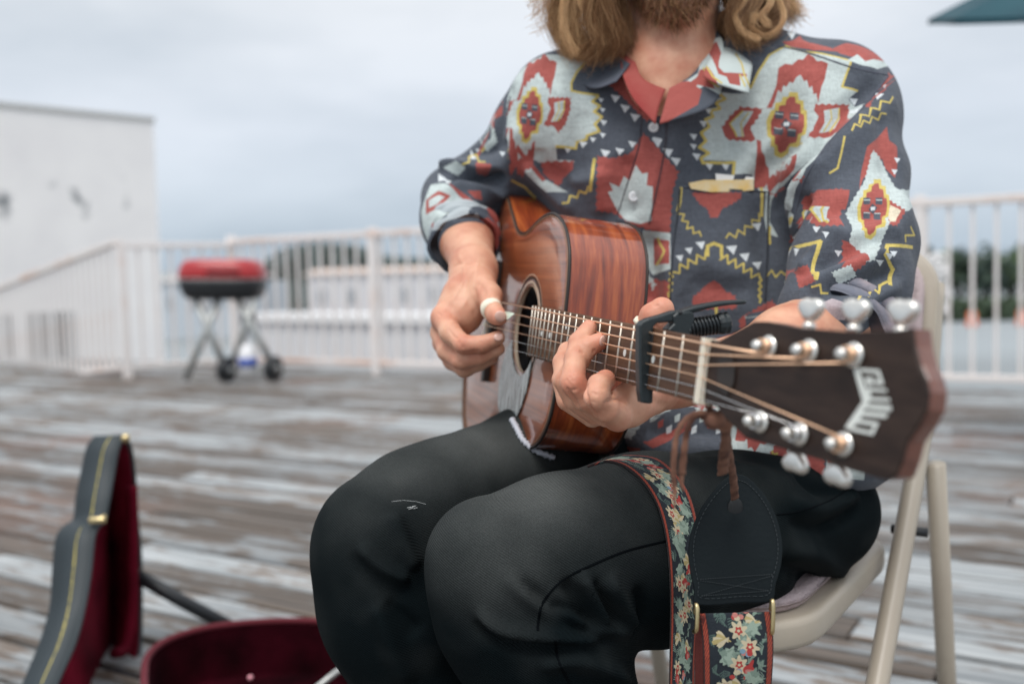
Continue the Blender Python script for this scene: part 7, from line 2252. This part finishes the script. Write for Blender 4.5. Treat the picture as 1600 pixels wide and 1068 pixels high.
while x < SW - 10:
    y = SHh / 2 + rs2.uniform(-62, 62)
    typ = rs2.randint(0, 6)
    if typ <= 1:
        for j in range(4): stamp(x + rs2.uniform(-14, 14), y + rs2.uniform(-14, 14), 22, 11, rs2.rand() * 3.1, (SAGE, (0.30, 0.38, 0.31))[j % 2], 0.22, 5)
    elif typ == 2:
        stamp(x, y, 24, 20, rs2.rand(), CRM, 0.25, 7); stamp(x, y, 11, 9, 0, REDF, 0.2, 5); stamp(x, y, 4, 4, 0, CRM)
    elif typ == 3:
        stamp(x, y, 26, 12, rs2.rand() * 3, REDF, 0.25, 4); stamp(x + 6, y + 4, 14, 6, rs2.rand() * 3, PINK, 0.2, 3)
    elif typ == 4:
        for j in range(5): stamp(x + rs2.uniform(-17, 17), y + rs2.uniform(-15, 15), 7.5, 7.5, 0, (CRM, REDF, BLUE, PINK)[rs2.randint(0, 4)])
    else:
        for j in range(5): stamp(x + j * 7, y + rs2.uniform(-12, 12), 20, 6, 0.7 + j * 0.4, (CRM, GOLD)[j % 2], 0.2, 3)
    x += rs2.uniform(16, 30)
bor = np.minimum(YY, SHh - 1 - YY)
braid = ((XX * 0.55 + (YY % 64) * 1.3) % 11) < 5.5
m_ = bor < 24
sim[m_] = (0.035, 0.02, 0.02)
m_ = (bor > 3) & (bor < 21)
sim[m_ & braid] = (0.42, 0.085, 0.045); sim[m_ & ~braid] = (0.20, 0.035, 0.03)
sim *= (0.80 + 0.35 * ((XX.astype(int) // 2 + YY.astype(int) // 2) % 2) * 0.5 + 0.15 * rs2.rand(SHh, SW))[:, :, None].astype(np.float32)
I_ = bpy.data.images.new("strap_weave", SW, SHh, float_buffer=True)
I_.colorspace_settings.name = 'Linear Rec.709'
buf = np.ones((SHh, SW, 4), np.float32); buf[:, :, :3] = sim
I_.pixels.foreach_set(buf.ravel()); I_.update()
M_STRAP = weave_mat("woven_floral_strap", I_, 0.8, 1200, 0.8)
for n_x in M_STRAP.node_tree.nodes:
    if n_x.type == 'TEX_IMAGE': n_x.extension = 'REPEAT'
strap = thing('guitar_strap', 'floral woven guitar strap with black leather end lying over the near thigh', 'strap', P(1060, 900, 0.86))
def ribbon(A, B, name, th, parent, u0=0.0, sc=1.0, m=None):
    """A,B world edge curves -> textured ribbon with thickness"""
    n_ = len(A); v = []; f = []; uv = []
    ln = 0.0
    for i in range(n_):
        if i: ln += ((A[i] + B[i]) / 2 - (A[i - 1] + B[i - 1]) / 2).length
        for j in range(7):
            v.append(A[i].lerp(B[i], j / 6)); uv.append((u0 + ln * sc, j / 6))
    for i in range(n_ - 1):
        for j in range(6):
            f.append((i * 7 + j, i * 7 + j + 1, (i + 1) * 7 + j + 1, (i + 1) * 7 + j))
    o = wobj(name, v, f, m or M_STRAP, parent, True)
    l_ = o.data.uv_layers.new(name='UVMap')
    idx = np.zeros(len(o.data.loops), dtype=np.int32); o.data.loops.foreach_get('vertex_index', idx)
    l_.data.foreach_set('uv', np.array(uv)[idx].astype(np.float32).ravel())
    s_ = o.modifiers.new('t', 'SOLIDIFY'); s_.thickness = th; s_.offset = 0
    return o
# band over the thigh: left edge and right edge traced on the jeans, then hanging free
Le = [(918, 729), (945, 720), (975, 727), (1005, 752), (1028, 790), (1041, 840), (1047, 900), (1048, 960), (1047, 1020), (1046, 1080), (1046, 1200)]
Re = [(955, 712), (985, 708), (1020, 714), (1052, 736), (1075, 768), (1088, 810), (1092, 860), (1090, 920), (1088, 980), (1085, 1030), (1084, 1080), (1084, 1200)]
Re = Re[:1] + Re[2:]
A = []; B = []
for (e_, out) in ((Le, A), (Re, B)):
    pts = catmull([Vector((x, y, 0)) for x, y in e_], 8)
    last = None
    for p in pts:
        if p.y < 955:
            w = cj(p.x, p.y, 0.88); dd_ = (w - CAM).dot(FW)
            if last is not None: dd_ = min(dd_, last + 0.02)
            last = dd_
        else:
            dd_ = last
        out.append(P(p.x, p.y, dd_ - 0.0035))
# equalise depth noise
def smooth_curve(Cv, it=4):
    for _ in range(it):
        Cv = [Cv[0]] + [(Cv[i - 1] + Cv[i] * 2 + Cv[i + 1]) / 4 for i in range(1, len(Cv) - 1)] + [Cv[-1]]
    return Cv
A = smooth_curve(A); B = smooth_curve(B)
off_ = [(CAM - p).normalized() * 0.002 for p in A]
A = [p + q_ for p, q_ in zip(A, off_)]; B = [p + (CAM - p).normalized() * 0.002 for p in B]
ribbon(A, B, 'woven_band', 0.0022, strap, 0.03, 1.0 / 0.30)
# leather end
LD = 0.800
M_LEA = mat("black_leather", (0.0035, 0.0065, 0.0085), 0.68, spec=0.15, bump=0.5, bscale=260, bdist=0.0008, var=(0.006, 0.010, 0.012), vscale=14)
lz = lambda x, y: (1000 + x / 2.495, 640 + y / 2.495)
def ld(x, y):
    # the leather leans against the hip: upper tip nearer the guitar, lower end nearer the camera
    return 0.80 + 0.035 * (960 - y) / 220
lp = [(375, 250), (420, 262), (470, 310), (510, 370), (540, 440), (556, 520), (552, 600), (530, 680), (512, 745), (400, 752), (225, 760), (213, 700), (196, 620), (190, 540), (205, 460), (240, 380), (290, 310), (335, 265)]
lp_px = catmull([Vector((*lz(x, y), 0)) for x, y in lp], 4, True)
lpw = [P(p.x, p.y, ld(p.x, p.y)) for p in lp_px]
n_l = (lpw[20] - lpw[0]).cross(lpw[50] - lpw[0]).normalized()
if n_l.dot(FW) > 0: n_l = -n_l
lea = MB().prism(lpw, -n_l * 0.0035, 0.0012, 3).build('leather_end', M_LEA, strap)
def inner(px_list, s_):
    c = sum(px_list, Vector()) / len(px_list)
    return [c + (p - c) * s_ for p in px_list]
M_STI = mat("dark_stitches", (0.016, 0.023, 0.027), 0.7)
st = MB()
ip = inner(lp_px, 0.90)
ipw = [P(p.x, p.y, ld(p.x, p.y) - 0.0006) for p in ip]
for a, b_ in zip(ipw, ipw[1:] + ipw[:1]):
    L_ = (b_ - a).length; n_ = max(1, int(L_ / 0.0032))
    for k in range(n_):
        st.tube([a.lerp(b_, k / n_), a.lerp(b_, (k + 0.6) / n_)], 0.0004, 5)
def lw(x, y): q_ = lz(x, y); return P(q_[0], q_[1], ld(*q_) - 0.0006)
for pa_, pb2_ in (((235, 660), (520, 640)), ((240, 725), (505, 705)), ((235, 665), (505, 705)), ((240, 725), (520, 645))):
    a, b_ = lw(*pa_), lw(*pb2_)
    for k in range(30): st.tube([a.lerp(b_, k / 30), a.lerp(b_, (k + .6) / 30)], 0.0004, 5)
st.build('stitching', M_STI, lea)
# slot where the lace passes
MB().ball(lw(372, 382), 0.0065, 0.0085, 0.0012, (RT, UP, FW), 16, 8).build('slot', mat("slot_dark", (0.004, 0.005, 0.006), 0.6), lea, True)
# brass slider wire and the second fall of webbing
for (x, y0, y1) in ((1087.5, 944, 982), (1206, 938, 985)):
    q_ = catmull([P(x - 1, y0 + 14, 0.801), P(x, y0, 0.797), P(x + 2, y0 + 8, 0.794), P(x + 1, y1, 0.794), P(x - 3, y1 + 4, 0.800)], 5)
    MB().tube(q_, 0.0019, 10).build('brass_loop', M_BRASS, strap, True)
ea = catmull([P(1092, 958, 0.800), P(1098, 1000, 0.797), P(1100, 1060, 0.80), P(1102, 1180, 0.82)], 8)
eb = catmull([P(1203, 955, 0.802), P(1208, 1000, 0.795), P(1206, 1060, 0.795), P(1196, 1180, 0.81)], 8)
ribbon(ea, eb, 'woven_band', 0.0024, strap, 0.45, 1.0 / 0.30)
ea = catmull([P(1091, 962, 0.800), P(1088, 1000, 0.808), P(1087, 1060, 0.815), P(1088, 1180, 0.83)], 8)
eb = catmull([P(1100, 962, 0.797), P(1100, 1000, 0.799), P(1100, 1060, 0.805), P(1102, 1180, 0.82)], 8)
ribbon(ea, eb, 'red_webbing', 0.0022, strap, 0, 1, mat("oxblood_webbing", (0.11, 0.018, 0.014), 0.7, bump=0.5, bscale=400))
# lace tied round the nut
M_LACE = mat("brown_suede_lace", (0.085, 0.034, 0.022), 0.9, var=(0.26, 0.125, 0.080), vscale=70, bump=0.5, bscale=260, bdist=0.0008)
lace = []
def lacep(pl, w0, up=None, fl=0.28):
    m1 = MB(); c_ = catmull([P(*q_) for q_ in pl], 7)
    nn_c = len(c_) - 1
    w0 = [w0 * (0.80 + 0.30 * math.sin(3.0 * i / nn_c + w0 * 900) - 0.28 * (i / nn_c) ** 3 + 0.06 * math.sin(i * 1.9)) for i in range(nn_c + 1)]
    m1.tube(c_, w0, 12, flat=fl, up=up or -FW)
    return m1.build('lace', M_LACE, strap, True)
zl = lambda x, y: (1000 + x / 4.108, 560 + y / 4.108)
lacep([(*zl(430, 20), 0.655), (*zl(435, 120), 0.652), (*zl(438, 250), 0.654), (*zl(450, 340), 0.660), (*zl(490, 400), 0.664)], 0.0042)
lacep([(*zl(440, -70), 0.668), (*zl(425, -40), 0.655), (*zl(430, 20), 0.652)], 0.0040)
lacep([(*zl(480, 400), 0.655), (*zl(400, 350), 0.650), (*zl(300, 385), 0.648), (*zl(240, 480), 0.648), (*zl(220, 620), 0.650), (*zl(215, 740), 0.652)], 0.0038)
lacep([(*zl(470, 410), 0.660), (*zl(370, 365), 0.657), (*zl(310, 440), 0.656), (*zl(285, 580), 0.656), (*zl(268, 745), 0.658)], 0.0040)
lacep([(*zl(215, 730), 0.652), (*zl(222, 850), 0.653), (*zl(222, 970), 0.654)], 0.0018)
lacep([(*zl(268, 740), 0.658), (*zl(268, 810), 0.658), (*zl(285, 850), 0.658)], 0.0014)
lacep([(*zl(520, 380), 0.662), (*zl(545, 480), 0.672), (*zl(540, 600), 0.70), (*zl(530, 740), 0.73)], 0.0050)
lacep([(*zl(560, 400), 0.664), (*zl(570, 520), 0.69), (*zl(580, 640), 0.74), (*zl(600, 780), 0.78), (*zl(610, 900), 0.812)], 0.0046)
m1 = MB(); m1.ball(P(*zl(480, 395), 0.654), 0.0075, 0.0065, 0.006, (RT, UP, FW), 14, 10); m1.ball(P(*zl(540, 395), 0.660), 0.007, 0.008, 0.006, (RT, UP, FW), 14, 10)
m1.build('lace_knot', M_LACE, strap, True)
